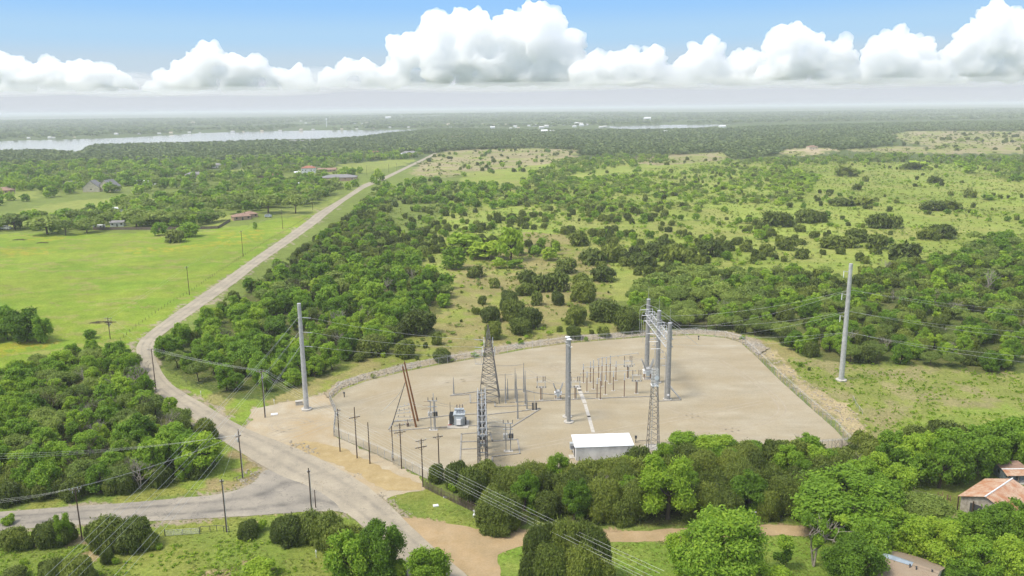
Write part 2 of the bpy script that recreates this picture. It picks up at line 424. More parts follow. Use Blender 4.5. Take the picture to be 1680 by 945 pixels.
def build_ground():
    ang = np.radians(np.concatenate((np.linspace(-180, -50, 40, endpoint=False), np.linspace(-50, 50, 660), np.linspace(50, 180, 41)[1:-1])))
    rad = np.concatenate((np.linspace(4, 96, 9), np.geomspace(100, 1300, 430), np.geomspace(1320, 60000, 150)))
    A, Rr = np.meshgrid(ang, rad)
    x = Rr * np.sin(A); y = Rr * np.cos(A)
    z = hz(x, y)
    d = Rr
    rj = RNG.normal(size=x.shape) * d * 0.0022
    rk = RNG.normal(size=x.shape) * d * 0.0022
    jx = x + (fbm(x / 9, y / 9, 11) - 0.5) * 0.025 * d + rj
    jy = y + (fbm(x / 9 + 70, y / 9, 12) - 0.5) * 0.04 * d + rk
    n1 = fbm(x / 22, y / 22, 21); n2 = fbm(x / 5.5, y / 5.5, 22); n3 = fbm(x / 90, y / 90, 23)
    c = np.empty(x.shape + (3,))
    c[:] = (0.150, 0.185, 0.050)
    px, py, dep = proj(np.stack((x, y, np.zeros_like(x)), -1))
    front = dep > 1
    far = front & (d > 1150)
    c[far] = (0.075, 0.105, 0.042)
    # open range beyond the yard
    rng_ = front & (d > 330) & (d < 1250) & (x > -40 - 0.02 * d)
    c[rng_] = (0.235, 0.270, 0.066)
    stk = fbm(x / 60 + y / 400, y / 9, 25, 3)
    c = np.where((rng_ & (stk > 0.5))[..., None], c * (1 - .35 * np.clip((stk - .5) * 5, 0, 1)[..., None]) + np.array((0.165, 0.235, 0.05)) * .35 * np.clip((stk - .5) * 5, 0, 1)[..., None], c)
    dry = np.clip((n1 - 0.45) * 4, 0, 1)[..., None]
    c = np.where(rng_[..., None], c * (1 - 0.55 * dry) + np.array((0.29, 0.255, 0.115)) * 0.55 * dry, c)
    def put(mask, col, noise_col=None, amt=None):
        nonlocal c
        m = mask[..., None]
        col = np.array(col)
        v = np.broadcast_to(col, c.shape)
        if noise_col is not None:
            v = v * (1 - amt[..., None]) + np.array(noise_col) * amt[..., None]
        c = np.where(m, v, c)
    sm = lambda n, a_, b_: np.clip((n - a_) / (b_ - a_), 0, 1)
    put(inpoly(jx, jy, W_['slope']), (0.255, 0.225, 0.085), (0.205, 0.225, 0.060), sm(0.5 * n1 + 0.5 * n2, 0.42, 0.62))
    put(inpoly(jx, jy, W_['right']), (0.200, 0.210, 0.070), (0.26, 0.235, 0.10), sm(n2, 0.4, 0.7))
    put(inpoly(jx, jy, wpoly([(1470, 690), (1560, 670), (1740, 660), (1740, 740), (1460, 740)])), (0.190, 0.235, 0.055), (0.21, 0.22, 0.07), sm(n2, 0.35, 0.6))
    fs_ = fbm(x / 34 + y / 70, y / 6.5 - x / 40, 27, 4)
    put(inpoly(jx, jy, W_['field']), (0.156, 0.236, 0.023), (0.218, 0.260, 0.038), sm(0.35 * n1 + 0.25 * n2 + .4 * fs_, 0.38, 0.62))
    put(inpoly(jx, jy, W_['field']) & (fbm(x / 11, y / 5, 29, 4) > .64), (0.235, 0.235, 0.075))
    for fl, s in (([(-40, 407), (40, 405), (75, 408), (80, 416), (40, 420), (-40, 421)], .55), ([(190, 409), (240, 405), (300, 404), (340, 400), (300, 414), (200, 415)], .6), ([(300, 402), (390, 392), (440, 385), (420, 398), (330, 408)], .6), ([(350, 384), (420, 378), (430, 384), (370, 392)], .45), ([(-40, 572), (60, 560), (110, 556), (60, 575), (-40, 600)], .35), ([(60, 390), (85, 387), (100, 392), (70, 398)], .6)):
        w = wpoly(fl)
        m = inpoly(jx, jy, w) & (fbm(x / 4.0, y / 3.0, 31, 5) > 0.485 + .05 * RNG.normal(size=x.shape))
        put(m, (0.31, 0.27, 0.028), (0.23, 0.265, 0.03), n2)
    # verges along the road through the field
    put(inpoly(jx, jy, W_['south']), (0.215, 0.225, 0.062), (0.165, 0.215, 0.045), sm(n1, 0.42, 0.6))
    put(inpoly(jx, jy, W_['south']) & (fbm(x / 6, y / 6, 41) > 0.66), (0.33, 0.26, 0.13))
    put(inpoly(jx, jy, W_['lawn']), (0.150, 0.220, 0.038), (0.185, 0.225, 0.055), sm(n2, 0.4, 0.65))
    put(inpoly(jx, jy, W_['yard']), (0.120, 0.185, 0.034), (0.18, 0.20, 0.06), sm(n1, 0.45, 0.65))
    for w in W_YD: put(inpoly(jx, jy, w), (0.37, 0.30, 0.19), (0.30, 0.25, 0.14), n2)
    put(inpoly(jx, jy, W_['verge']), (0.200, 0.210, 0.055), (0.155, 0.200, 0.045), sm(n2, 0.4, 0.65))
    put(inpoly(jx, jy, wpoly([(275, 625), (330, 640), (400, 655), (440, 665), (420, 690), (398, 703), (345, 671)])), (0.185, 0.245, 0.04), (0.235, 0.22, 0.08), sm(n2, 0.45, 0.65))
    put(inpoly(jx, jy, wpoly([(340, 720), (420, 762), (428, 768), (418, 788), (394, 801), (300, 815), (310, 780), (340, 770), (358, 740)])), (0.19, 0.235, 0.045), (0.27, 0.22, 0.10), sm(n2, 0.45, 0.6))
    put(inpoly(jx, jy, wpoly([(-100, 835), (100, 818), (300, 795), (320, 812), (147, 827), (-100, 842)])), (0.215, 0.215, 0.06), (0.15, 0.20, 0.045), sm(n2, 0.4, 0.6))
    for w in W_MEAD: put(inpoly(jx, jy, w), (0.205, 0.245, 0.060), (0.25, 0.25, 0.09), n1)
    for k, w in enumerate(W_TANS):
        put(inpoly(jx, jy, w), (0.30, 0.255, 0.14) if k != 2 else (0.42, 0.34, 0.21), (0.225, 0.235, 0.085), sm(n1, 0.40, 0.62))
    put(inpoly(jx, jy, W_['trench']), (0.39, 0.315, 0.175), (0.20, 0.195, 0.07), sm(n2, 0.44, 0.60))
    put(inpoly(jx, jy, W_['berm']), (0.30, 0.25, 0.165), (0.22, 0.20, 0.09), sm(n2, .4, .6))
    put(inpoly(jx, jy, W_['apron']), (0.33, 0.28, 0.195))
    put(inpoly(jx, jy, W_['mound']), (0.34, 0.255, 0.115))
    put(inpoly(jx, jy, W_['lane']), (0.36, 0.25, 0.135), (0.31, 0.235, 0.14), n2)
    # worn shoulders beside the tarmac
    def nearline(pts, wd):
        p = wpoly(pts); m = np.zeros(x.shape, bool)
        sub = (d < 700)
        X, Y = jx[sub], jy[sub]; best = np.full(X.shape, 1e9)
        for (x1, y1), (x2, y2) in zip(p[:-1], p[1:]):
            dx, dy = x2 - x1, y2 - y1; L2 = dx * dx + dy * dy
            t = np.clip(((X - x1) * dx + (Y - y1) * dy) / L2, 0, 1)
            best = np.minimum(best, np.hypot(X - x1 - t * dx, Y - y1 - t * dy))
        m[sub] = best < wd
        return m
    for pts in (P_ROAD_L[2:-3], P_ROAD_R[2:-3], P_SIDE_T, P_SIDE_B):
        put(nearline(pts, 0.9) & (n2 > 0.36), (0.31, 0.262, 0.18))
    # floor of the woods: shade plants and leaf litter
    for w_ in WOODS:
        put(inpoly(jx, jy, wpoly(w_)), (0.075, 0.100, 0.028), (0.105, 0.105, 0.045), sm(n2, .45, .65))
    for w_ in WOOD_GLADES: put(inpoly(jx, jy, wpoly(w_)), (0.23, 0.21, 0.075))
    gr = (c[..., 1] > c[..., 0] * 0.98)[..., None]
    c = np.where(gr, c * np.array((0.97, 1.06, 0.72)), c)
    c *= (0.76 + 0.26 * n3)[..., None]
    nr, na = x.shape
    idx = np.arange(nr * na).reshape(nr, na)
    nx = np.roll(idx, -1, 1)
    q = np.stack((idx[:-1], nx[:-1], nx[1:], idx[1:]), -1).reshape(-1, 4)[:, ::-1]
    verts = np.stack((x, y, z), -1).reshape(-1, 3)
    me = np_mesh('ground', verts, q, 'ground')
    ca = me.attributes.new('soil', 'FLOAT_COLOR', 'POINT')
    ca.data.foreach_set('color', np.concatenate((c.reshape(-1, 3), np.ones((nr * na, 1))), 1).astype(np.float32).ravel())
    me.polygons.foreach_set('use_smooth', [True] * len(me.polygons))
    o = mesh_obj('ground', me); o['kind'] = 'structure'

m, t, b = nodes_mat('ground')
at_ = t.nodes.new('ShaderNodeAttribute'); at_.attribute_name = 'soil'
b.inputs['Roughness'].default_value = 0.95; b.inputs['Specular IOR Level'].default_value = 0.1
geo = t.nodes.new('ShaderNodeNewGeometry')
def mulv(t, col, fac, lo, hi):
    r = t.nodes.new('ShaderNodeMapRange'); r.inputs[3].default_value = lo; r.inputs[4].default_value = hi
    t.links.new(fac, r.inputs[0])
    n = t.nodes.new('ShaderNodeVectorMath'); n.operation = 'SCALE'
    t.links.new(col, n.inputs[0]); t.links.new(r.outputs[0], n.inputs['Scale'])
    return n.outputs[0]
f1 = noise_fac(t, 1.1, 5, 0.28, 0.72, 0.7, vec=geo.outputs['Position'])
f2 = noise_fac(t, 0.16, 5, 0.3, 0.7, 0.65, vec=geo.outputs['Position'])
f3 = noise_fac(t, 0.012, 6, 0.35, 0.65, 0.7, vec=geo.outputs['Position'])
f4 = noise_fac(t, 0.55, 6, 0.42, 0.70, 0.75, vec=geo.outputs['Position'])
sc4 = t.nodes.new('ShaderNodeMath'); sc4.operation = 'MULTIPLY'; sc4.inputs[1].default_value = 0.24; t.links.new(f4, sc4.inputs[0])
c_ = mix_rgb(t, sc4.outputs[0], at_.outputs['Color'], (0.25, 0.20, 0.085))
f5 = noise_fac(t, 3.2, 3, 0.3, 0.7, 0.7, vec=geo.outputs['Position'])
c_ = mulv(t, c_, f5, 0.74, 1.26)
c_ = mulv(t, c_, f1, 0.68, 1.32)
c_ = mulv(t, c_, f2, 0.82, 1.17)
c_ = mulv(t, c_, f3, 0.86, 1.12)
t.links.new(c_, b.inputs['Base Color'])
add_bump(t, b, f1, 0.5, 0.25)
build_ground()

# ------------------------------------------------------------------ surfaced ground
def sheet(name, wp, z, mat, rough=0.0, step=1.2):
    pts = []
    n = len(wp)
    for i in range(n):
        a_, b_ = Vector((*wp[i], 0)), Vector((*wp[(i + 1) % n], 0))
        L = (b_ - a_).length
        k = max(1, int(L / step)) if rough else 1
        for j in range(k):
            p = a_.lerp(b_, j / k)
            if rough:
                p.x += (noise.noise((p.x * .45, p.y * .45, 3.3)) + .6 * noise.noise((p.x * 1.7, p.y * 1.7, 1))) * rough
                p.y += (noise.noise((p.x * .45, p.y * .45, 9.3)) + .6 * noise.noise((p.x * 1.7, p.y * 1.7, 5))) * rough
            pts.append(Vector((p.x, p.y, z)))
    tri = tessellate_polygon([pts])
    mb = MB(); mb.faces(pts, [t_ for t_ in tri])
    o = mb.build(name, mat)
    bm = bmesh.new(); bm.from_mesh(o.data); bmesh.ops.recalc_face_normals(bm, faces=bm.faces)
    if sum(f.normal.z for f in bm.faces) < 0: bmesh.ops.reverse_faces(bm, faces=bm.faces)
    bm.to_mesh(o.data); bm.free()
    o['kind'] = 'structure'
    return o
def surf_mat(name, c1, c2, c3, s1, s2, stretch=None, rough=0.92):
    m, t, b = nodes_mat(name)
    g = t.nodes.new('ShaderNodeNewGeometry')
    a_ = noise_fac(t, s1, 5, 0.3, 0.7, 0.65, vec=g.outputs['Position'], stretch=stretch)
    b2 = noise_fac(t, s2, 5, 0.35, 0.68, 0.7, vec=g.outputs['Position'])
    fine = noise_fac(t, 2.6, 3, 0.25, 0.75, 0.7, vec=g.outputs['Position'])
    c = mix_rgb(t, a_, c1, c2); c = mix_rgb(t, b2, c, c3)
    c = mulv(t, c, fine, 0.86, 1.12)
    t.links.new(c, b.inputs['Base Color'])
    b.inputs['Roughness'].default_value = rough; b.inputs['Specular IOR Level'].default_value = 0.15
    add_bump(t, b, fine, 0.3, 0.08)
    return m
surf_mat('caliche', (0.258, 0.222, 0.150), (0.385, 0.340, 0.248), (0.290, 0.236, 0.145), 0.11, 0.045, (0.55, 1.5, 1))
surf_mat('apron_dirt', (0.31, 0.265, 0.185), (0.42, 0.37, 0.275), (0.34, 0.255, 0.14), 0.2, 0.07)
surf_mat('ochre_dirt', (0.34, 0.25, 0.11), (0.40, 0.315, 0.17), (0.29, 0.215, 0.10), 0.5, 0.2)
surf_mat('lane_dirt', (0.335, 0.232, 0.115), (0.395, 0.295, 0.175), (0.275, 0.205, 0.11), 0.35, 0.12)

def road_strip(name, Lp, Rp, z, mat, n=400):
    A, B = wpoly(Lp), wpoly(Rp)
    def resamp(p, n):
        # gentle smoothing of the traced edge
        s = np.concatenate(([0], np.cumsum(np.hypot(*np.diff(p, axis=0).T))))
        u = np.linspace(0, s[-1], n)
        q = np.stack((np.interp(u, s, p[:, 0]), np.interp(u, s, p[:, 1])), -1)
        return q
    A, B = resamp(A, n), resamp(B, n)
    # pair by position along the mean line
    for _ in range(12):
        A[1:-1] = (A[:-2] + 2 * A[1:-1] + A[2:]) / 4; B[1:-1] = (B[:-2] + 2 * B[1:-1] + B[2:]) / 4
    k = 7
    vs, uv = [], []
    s = 0
    for i in range(n):
        if i: s += math.hypot(*((A[i] + B[i]) / 2 - (A[i - 1] + B[i - 1]) / 2))
        for j in range(k):
            p = A[i] * (1 - j / (k - 1)) + B[i] * (j / (k - 1))
            if j in (0, k - 1):
                dirn = (A[i] - B[i]); dirn /= np.hypot(*dirn) + 1e-9
                p = p + dirn * (0.28 * noise.noise((p[0] * .6, p[1] * .6, 2)))
            vs.append((p[0], p[1], z + 0.05 * (1 - (2 * j / (k - 1) - 1) ** 2))); uv.append((j / (k - 1), s))
    fs = [(i * k + j, i * k + j + 1, (i + 1) * k + j + 1, (i + 1) * k + j) for i in range(n - 1) for j in range(k - 1)]
    mb = MB(); mb.faces(vs, fs)
    o = mb.build(name, mat)
    l = o.data.uv_layers.new(name='along')
    for lp in o.data.loops: l.data[lp.index].uv = uv[lp.vertex_index]
    bm = bmesh.new(); bm.from_mesh(o.data)
    if sum(f.normal.z for f in bm.faces) < 0: bmesh.ops.reverse_faces(bm, faces=bm.faces)
    bm.to_mesh(o.data); bm.free()
    o['kind'] = 'structure'
    return o
def road_mat(name, base, pale, dark, tracks):
    m, t, b = nodes_mat(name)
    g = t.nodes.new('ShaderNodeNewGeometry')
    uvn = t.nodes.new('ShaderNodeUVMap'); uvn.uv_map = 'along'
    s = t.nodes.new('ShaderNodeSeparateXYZ'); t.links.new(uvn.outputs[0], s.inputs[0])
    big = noise_fac(t, 0.12, 5, 0.33, 0.68, 0.65, vec=g.outputs['Position'])
    c = mix_rgb(t, big, base, pale)
    rp = t.nodes.new('ShaderNodeValToRGB'); rp.color_ramp.interpolation = 'EASE'
    els = [(0.0, 0), (0.2, .15), (0.3, 1), (0.4, .25), (0.5, .1), (0.6, .25), (0.72, 1), (0.82, .15), (1.0, 0)]
    rp.color_ramp.elements[0].position = 0; rp.color_ramp.elements[0].color = (0, 0, 0, 1)
    rp.color_ramp.elements[1].position = 1; rp.color_ramp.elements[1].color = (0, 0, 0, 1)
    for p_, v_ in els[1:-1]:
        e_ = rp.color_ramp.elements.new(p_); e_.color = (v_, v_, v_, 1)
    t.links.new(s.outputs[0], rp.inputs[0])
    n2 = noise_fac(t, 0.25, 4, 0.3, 0.7, 0.6, vec=g.outputs['Position'])
    mm = t.nodes.new('ShaderNodeMath'); mm.operation = 'MULTIPLY'; t.links.new(rp.outputs[0], mm.inputs[0]); t.links.new(n2, mm.inputs[1])
    m3 = t.nodes.new('ShaderNodeMath'); m3.operation = 'MULTIPLY'; t.links.new(mm.outputs[0], m3.inputs[0]); m3.inputs[1].default_value = tracks
    c = mix_rgb(t, m3.outputs[0], c, dark)
    fine = noise_fac(t, 3.0, 3, 0.25, 0.75, 0.7, vec=g.outputs['Position'])
    c = mulv(t, c, fine, 0.86, 1.1)
    # cracks sealed with tar
    vo = t.nodes.new('ShaderNodeTexVoronoi'); vo.feature = 'DISTANCE_TO_EDGE'; vo.inputs['Scale'].default_value = 0.16
    nz = t.nodes.new('ShaderNodeTexNoise'); nz.inputs['Scale'].default_value = 0.5
    t.links.new(g.outputs['Position'], nz.inputs['Vector'])
    ad = t.nodes.new('ShaderNodeMix'); ad.data_type = 'VECTOR'; ad.inputs[0].default_value = 0.4
    t.links.new(g.outputs['Position'], ad.inputs[4]); 
    sc_ = t.nodes.new('ShaderNodeVectorMath'); sc_.operation = 'SCALE'; sc_.inputs['Scale'].default_value = 6.0
    t.links.new(nz.outputs['Color'], sc_.inputs[0])
    av = t.nodes.new('ShaderNodeVectorMath'); t.links.new(g.outputs['Position'], av.inputs[0]); t.links.new(sc_.outputs[0], av.inputs[1])
    t.links.new(av.outputs[0], vo.inputs['Vector'])
    lt = t.nodes.new('ShaderNodeMath'); lt.operation = 'LESS_THAN'; lt.inputs[1].default_value = 0.012
    t.links.new(vo.outputs['Distance'], lt.inputs[0])
    ml = t.nodes.new('ShaderNodeMath'); ml.operation = 'MULTIPLY'; ml.inputs[1].default_value = 0.45; t.links.new(lt.outputs[0], ml.inputs[0])
    c = mix_rgb(t, ml.outputs[0], c, dark)
    t.links.new(c, b.inputs['Base Color'])
    b.inputs['Roughness'].default_value = 0.9; b.inputs['Specular IOR Level'].default_value = 0.2
road_mat('old_tarmac', (0.268, 0.233, 0.172), (0.375, 0.325, 0.236), (0.175, 0.155, 0.124), 0.7)
road_mat('grey_tarmac', (0.225, 0.203, 0.165), (0.335, 0.296, 0.23), (0.10, 0.093, 0.081), 0.95)

sheet('driveway_apron', W_['apron'], 0.016, 'apron_dirt', 0.9)
sheet('dirt_bank', W_['mound'], 0.05, 'ochre_dirt', 1.0)
sheet('dirt_lane', W_['lane'], 0.022, 'lane_dirt', 0.55)
sheet('gravel_yard', W_['pad'], 0.10, 'caliche')
road_strip('side_road', P_SIDE_T, P_SIDE_B, 0.055, 'grey_tarmac', 160)
road_strip('country_road', P_ROAD_L, P_ROAD_R, 0.085, 'old_tarmac', 600)

# lake
m, t, b = nodes_mat('lake_water')
b.inputs['Base Color'].default_value = (0.16, 0.17, 0.16, 1); b.inputs['Roughness'].default_value = 0.06; b.inputs['IOR'].default_value = 1.33
b.inputs['Specular IOR Level'].default_value = 0.5
fw = noise_fac(t, 0.02, 4, 0.2, 0.8, stretch=(1, 3, 1)); add_bump(t, b, fw, 0.04, 2.0)
sheet('lake_water', W_['lake'], 0.5, 'lake_water', 6.0, 25.0)
sheet('lake_inlet', W_['lake2'], 0.5, 'lake_water', 6.0, 25.0)

# the rock banked up outside the fence
def berm():
    A, B = wpoly(P_BERM_IN), wpoly(P_BERM_OUT)
    n = 260
    def rs(p):
        s = np.concatenate(([0], np.cumsum(np.hypot(*np.diff(p, axis=0).T)))); u = np.linspace(0, s[-1], n)
        return np.stack((np.interp(u, s, p[:, 0]), np.interp(u, s, p[:, 1])), -1)
    A, B = rs(A), rs(B); k = 9; vs = []
    for i in range(n):
        for j in range(k):
            u = j / (k - 1); p = A[i] * (1 - u) + B[i] * u
            h = 0.42 * math.sin(math.pi * u) ** 0.7 if 0 < j < k - 1 else -0.05
            h += 0.22 * noise.noise((p[0] * 1.3, p[1] * 1.3, 0)) if 0 < j < k - 1 else 0
            vs.append((p[0], p[1], h))
    fs = [(i * k + j, i * k + j + 1, (i + 1) * k + j + 1, (i + 1) * k + j)[::-1] for i in range(n - 1) for j in range(k - 1)]
    mb = MB(); mb.faces(vs, fs); o = mb.build('rock_bank', 'bank_rock'); o['kind'] = 'structure'
    # loose rocks: nobody could count them
    rb = MB(); r = random.Random(5)
    ico = [(0, 0, 1), (.89, 0, .45), (.28, .85, .45), (-.72, .53, .45), (-.72, -.53, .45), (.28, -.85, .45), (.72, .53, -.3), (-.28, .85, -.3), (-.89, 0, -.3), (-.28, -.85, -.3), (.72, -.53, -.3)]
    icf = [(0, 1, 2), (0, 2, 3), (0, 3, 4), (0, 4, 5), (0, 5, 1), (1, 6, 2), (2, 7, 3), (3, 8, 4), (4, 9, 5), (5, 10, 1), (2, 6, 7), (3, 7, 8), (4, 8, 9), (5, 9, 10), (1, 10, 6)]
    def rock(x, y, z, s):
        q = [(x + vx * s * r.uniform(.6, 1.3), y + vy * s * r.uniform(.6, 1.3), z + vz * s * r.uniform(.4, .9)) for vx, vy, vz in ico]
        rb.faces(q, icf)
    for _ in range(2400):
        i = r.randrange(n); u = r.uniform(.08, .95); p = A[i] * (1 - u) + B[i] * u
        rock(p[0] + r.uniform(-.4, .4), p[1], 0.40 * math.sin(math.pi * u) ** .7, r.choice((.14, .2, .28, .42)))
    tr = W_['trench']; mn, mx = tr.min(0), tr.max(0); c = 0
    while c < 420:
        x, y = r.uniform(mn[0], mx[0]), r.uniform(mn[1], mx[1])
        if inpoly(np.array([x]), np.array([y]), tr)[0]:
            rock(x, y, 0.02, r.choice((.12, .18, .25, .4))); c += 1
    o = rb.build('loose_rocks', 'bank_rock'); o['kind'] = 'stuff'
m, t, b = nodes_mat('bank_rock')
g_ = t.nodes.new('ShaderNodeNewGeometry')
f_ = noise_fac(t, 1.6, 4, 0.3, 0.7, 0.7, vec=g_.outputs['Position'])
f2_ = noise_fac(t, 0.08, 3, 0.4, 0.6, 0.6, vec=g_.outputs['Position'])
c_ = mix_rgb(t, f_, (0.17, 0.145, 0.105), (0.39, 0.345, 0.265)); c_ = mix_rgb(t, f2_, c_, (0.29, 0.24, 0.155))
t.links.new(c_, b.inputs['Base Color']); b.inputs['Roughness'].default_value = 0.95
berm()

# moist air between here and the horizon
def haze():
    mb = MB(); mb.box((0, 0, 48.0), (124000, 124000, 98))
    m = bpy.data.materials.new('haze_air'); m.use_nodes = True; MATS['haze_air'] = m
    t = m.node_tree; t.nodes.remove(t.nodes['Principled BSDF'])
    v = t.nodes.new('ShaderNodeVolumePrincipled')
    v.inputs['Color'].default_value = (0.86, 0.885, 0.91, 1); v.inputs['Density'].default_value = HAZE; v.inputs['Anisotropy'].default_value = 0.0
    t.links.new(v.outputs[0], t.nodes['Material Output'].inputs['Volume'])
    o = mb.build('haze', 'haze_air'); o['kind'] = 'stuff'
HAZE = 1.15e-4
haze()

# tyre tracks left in the dirt
def tracks():
    mb = MB()
    def ribbon(pts, w, z):
        q = [Vector(p_) for p_ in pts]
        for a_, b_ in zip(q[:-1], q[1:]):
            d = (b_ - a_); n_ = Vector((-d.y, d.x, 0)).normalized() * w / 2
            mb.faces([a_ - n_ + Vector((0, 0, z)), b_ - n_ + Vector((0, 0, z)), b_ + n_ + Vector((0, 0, z)), a_ + n_ + Vector((0, 0, z))], [(0, 1, 2, 3)])
    def curve(px, off):
        w = wpoly(px); s_ = np.concatenate(([0], np.cumsum(np.hypot(*np.diff(w, axis=0).T)))); u = np.linspace(0, s_[-1], 50)
        x = np.interp(u, s_, w[:, 0]); y = np.interp(u, s_, w[:, 1])
        for _ in range(30): x[1:-1] = (x[:-2] + 2 * x[1:-1] + x[2:]) / 4; y[1:-1] = (y[:-2] + 2 * y[1:-1] + y[2:]) / 4
        dx, dy = np.gradient(x), np.gradient(y); L = np.hypot(dx, dy)
        return [(a_ - off * b_y / l, b_ + off * b_x / l, 0) for a_, b_, b_x, b_y, l in zip(x, y, dx, dy, L)]
    c = at(478, 697)
    for rr, e_ in ((3.0, .3), (4.4, .35), (5.0, .2)):
        ribbon([(c[0] + rr * 1.15 * math.cos(a_ / 24 * 6.283), c[1] + rr * math.sin(a_ / 24 * 6.283), 0) for a_ in range(1, 22)], e_, 0.024)
    for px in ([(452, 728), (500, 712), (540, 695), (560, 690)], [(440, 715), (480, 700), (530, 690)]):
        for o_ in (-.85, .85): ribbon(curve(px, o_), .32, 0.024)
    for px in ([(560, 690), (640, 655), (760, 622), (900, 600), (1050, 590), (1180, 592)], [(560, 695), (620, 700), (700, 735), (760, 755), (880, 735), (960, 715), (1100, 690), (1250, 660)], [(1180, 592), (1260, 640), (1300, 680), (1200, 710), (1090, 715)], [(900, 600), (1000, 640), (1130, 680), (1240, 720)], [(590, 660), (700, 628), (900, 615), (1040, 600)]):
        for o_ in (-.9, .9): ribbon(curve(px, o_), .38, 0.108)
    o = mb.build('tyre_tracks', 'track_dirt'); o['kind'] = 'structure'
m, t, b = nodes_mat('track_dirt')
g_ = t.nodes.new('ShaderNodeNewGeometry'); f_ = noise_fac(t, .35, 4, .35, .7, .7, vec=g_.outputs['Position'])
t.links.new(mix_rgb(t, f_, (0.27, 0.225, 0.155), (0.35, 0.30, 0.215)), b.inputs['Base Color']); b.inputs['Roughness'].default_value = .95
tracks()
# ------------------------------------------------------------------ clouds: real heaps far behind the lake, well above the haze
m, t, b = nodes_mat('cloud_vapour')
t.nodes.remove(b)
vol = t.nodes.new('ShaderNodeVolumeScatter')
vol.inputs['Color'].default_value = (0.9935, 0.9945, 0.9965, 1); vol.inputs['Density'].default_value = 0.009; vol.inputs['Anisotropy'].default_value = 0.3
t.links.new(vol.outputs[0], t.nodes['Material Output'].inputs['Volume'])
CLOUD_D = 15000.0
def cloud(outline, ybase, label, dist=CLOUD_D, seed=1):
    r = random.Random(seed)
    sc = dist / F
    x0, x1 = outline[0][0], outline[-1][0]
    def wp(px, py, dd):                      # point on the upright plane at that distance
        d = rays(px, py); k = (dist + dd) / d[1]
        return CAM + d * k
    def top(px):
        for (a_, ya), (b_, yb) in zip(outline[:-1], outline[1:]):
            if a_ <= px <= b_: return ya + (yb - ya) * (px - a_) / (b_ - a_ + 1e-6)
        return ybase
    zb = float(wp((x0 + x1) / 2, ybase, 0)[2])
    bm = bmesh.new()
    n = int((x1 - x0) * 0.85)
    for _ in range(n):
        px = r.uniform(x0, x1); tp = top(px); hh = ybase - tp
        if hh < 3: continue
        u = r.random() ** 0.6
        rad = min(r.uniform(5, 15) * (0.6 + hh / 120), hh * 0.5 + 2)
        py = ybase - max(hh * u - rad * 0.8, 0)
        c = wp(px, py, r.uniform(-1, 1) * (0.2 + 0.35 * hh / 100) * 380)
        M = Matrix.Translation(c) @ Matrix.Diagonal((1, 1, 0.92, 1))
        bmesh.ops.create_icosphere(bm, subdivisions=2, radius=rad * sc, matrix=M)
    me = bpy.data.meshes.new('tmp'); bm.to_mesh(me); bm.free()
    o = bpy.data.objects.new('cumulus_cloud', me); COL.objects.link(o)
    md = o.modifiers.new('r', 'REMESH'); md.mode = 'VOXEL'; md.voxel_size = 25.0
    dg = bpy.context.evaluated_depsgraph_get()
    me2 = bpy.data.meshes.new_from_object(o.evaluated_get(dg)); me2.name = 'cumulus_cloud'
    o.modifiers.clear(); o.data = me2; bpy.data.meshes.remove(me)
    nv = len(me2.vertices)
    co_ = np.empty(nv * 3); me2.vertices.foreach_get('co', co_); co_ = co_.reshape(-1, 3)
    no_ = np.empty(nv * 3); me2.vertices.foreach_get('normal', no_); no_ = no_.reshape(-1, 3)
    def bil(P, s, sd):
        return np.array([1 - 2 * abs(noise.noise((p[0] / s + sd, p[1] / s, p[2] / s))) for p in P])
    dsp = 150 * (bil(co_, 430., seed) - .55) + 62 * (bil(co_, 175., seed + 4) - .55) + 46 * (bil(co_, 80., seed + 9) - .55)
    co_ = co_ + no_ * dsp[:, None]
    low = zb + 60 * np.array([noise.noise((p[0] / 500, p[1] / 500, seed)) for p in co_])
    co_[:, 2] = np.where(co_[:, 2] < low, low - (low - co_[:, 2]) * 0.30, co_[:, 2])
    me2.vertices.foreach_set('co', co_.ravel()); me2.update()
    md = o.modifiers.new('r', 'REMESH'); md.mode = 'VOXEL'; md.voxel_size = 22.0        # merge folds
    dg = bpy.context.evaluated_depsgraph_get(); me3 = bpy.data.meshes.new_from_object(o.evaluated_get(dg)); me3.name = 'cumulus_cloud'
    o.modifiers.clear(); o.data = me3; bpy.data.meshes.remove(me2); me2 = me3
    bm = bmesh.new(); bm.from_mesh(me2); seen = set(); isl = []
    for v0 in bm.verts:
        if v0.index in seen: continue
        st = [v0]; seen.add(v0.index); L_ = []
        while st:
            v = st.pop(); L_.append(v)
            for e_ in v.link_edges:
                w_ = e_.other_vert(v)
                if w_.index not in seen: seen.add(w_.index); st.append(w_)
        isl.append(L_)
    big = max(len(L_) for L_ in isl)
    bmesh.ops.delete(bm, geom=[v for L_ in isl if len(L_) < big * .12 for v in L_], context='VERTS')
    bm.to_mesh(me2); bm.free()
    co_ = np.empty(len(me2.vertices) * 3); me2.vertices.foreach_get('co', co_); co_ = co_.reshape(-1, 3)
    cen = np.array((co_[:, 0].mean(), co_[:, 1].mean(), zb))
    me2.vertices.foreach_set('co', (co_ - cen).ravel()); o.location = cen
    me2.materials.clear(); me2.materials.append(MATS['cloud_vapour'])
    me2.polygons.foreach_set('use_smooth', [True] * len(me2.polygons)); me2.update()
    tag(o, label, 'cloud', 'cumulus clouds along the horizon')
cloud([(520, 134), (540, 112), (570, 97), (600, 100), (625, 90), (645, 62), (670, 50), (700, 32), (722, 15), (745, 18), (775, 10), (800, 24), (825, 30), (845, 8), (880, 2), (910, 18), (930, 42), (946, 64), (950, 100), (965, 132)], 138, 'biggest cloud, a tall white heap towering over the middle of the lake', seed=3)
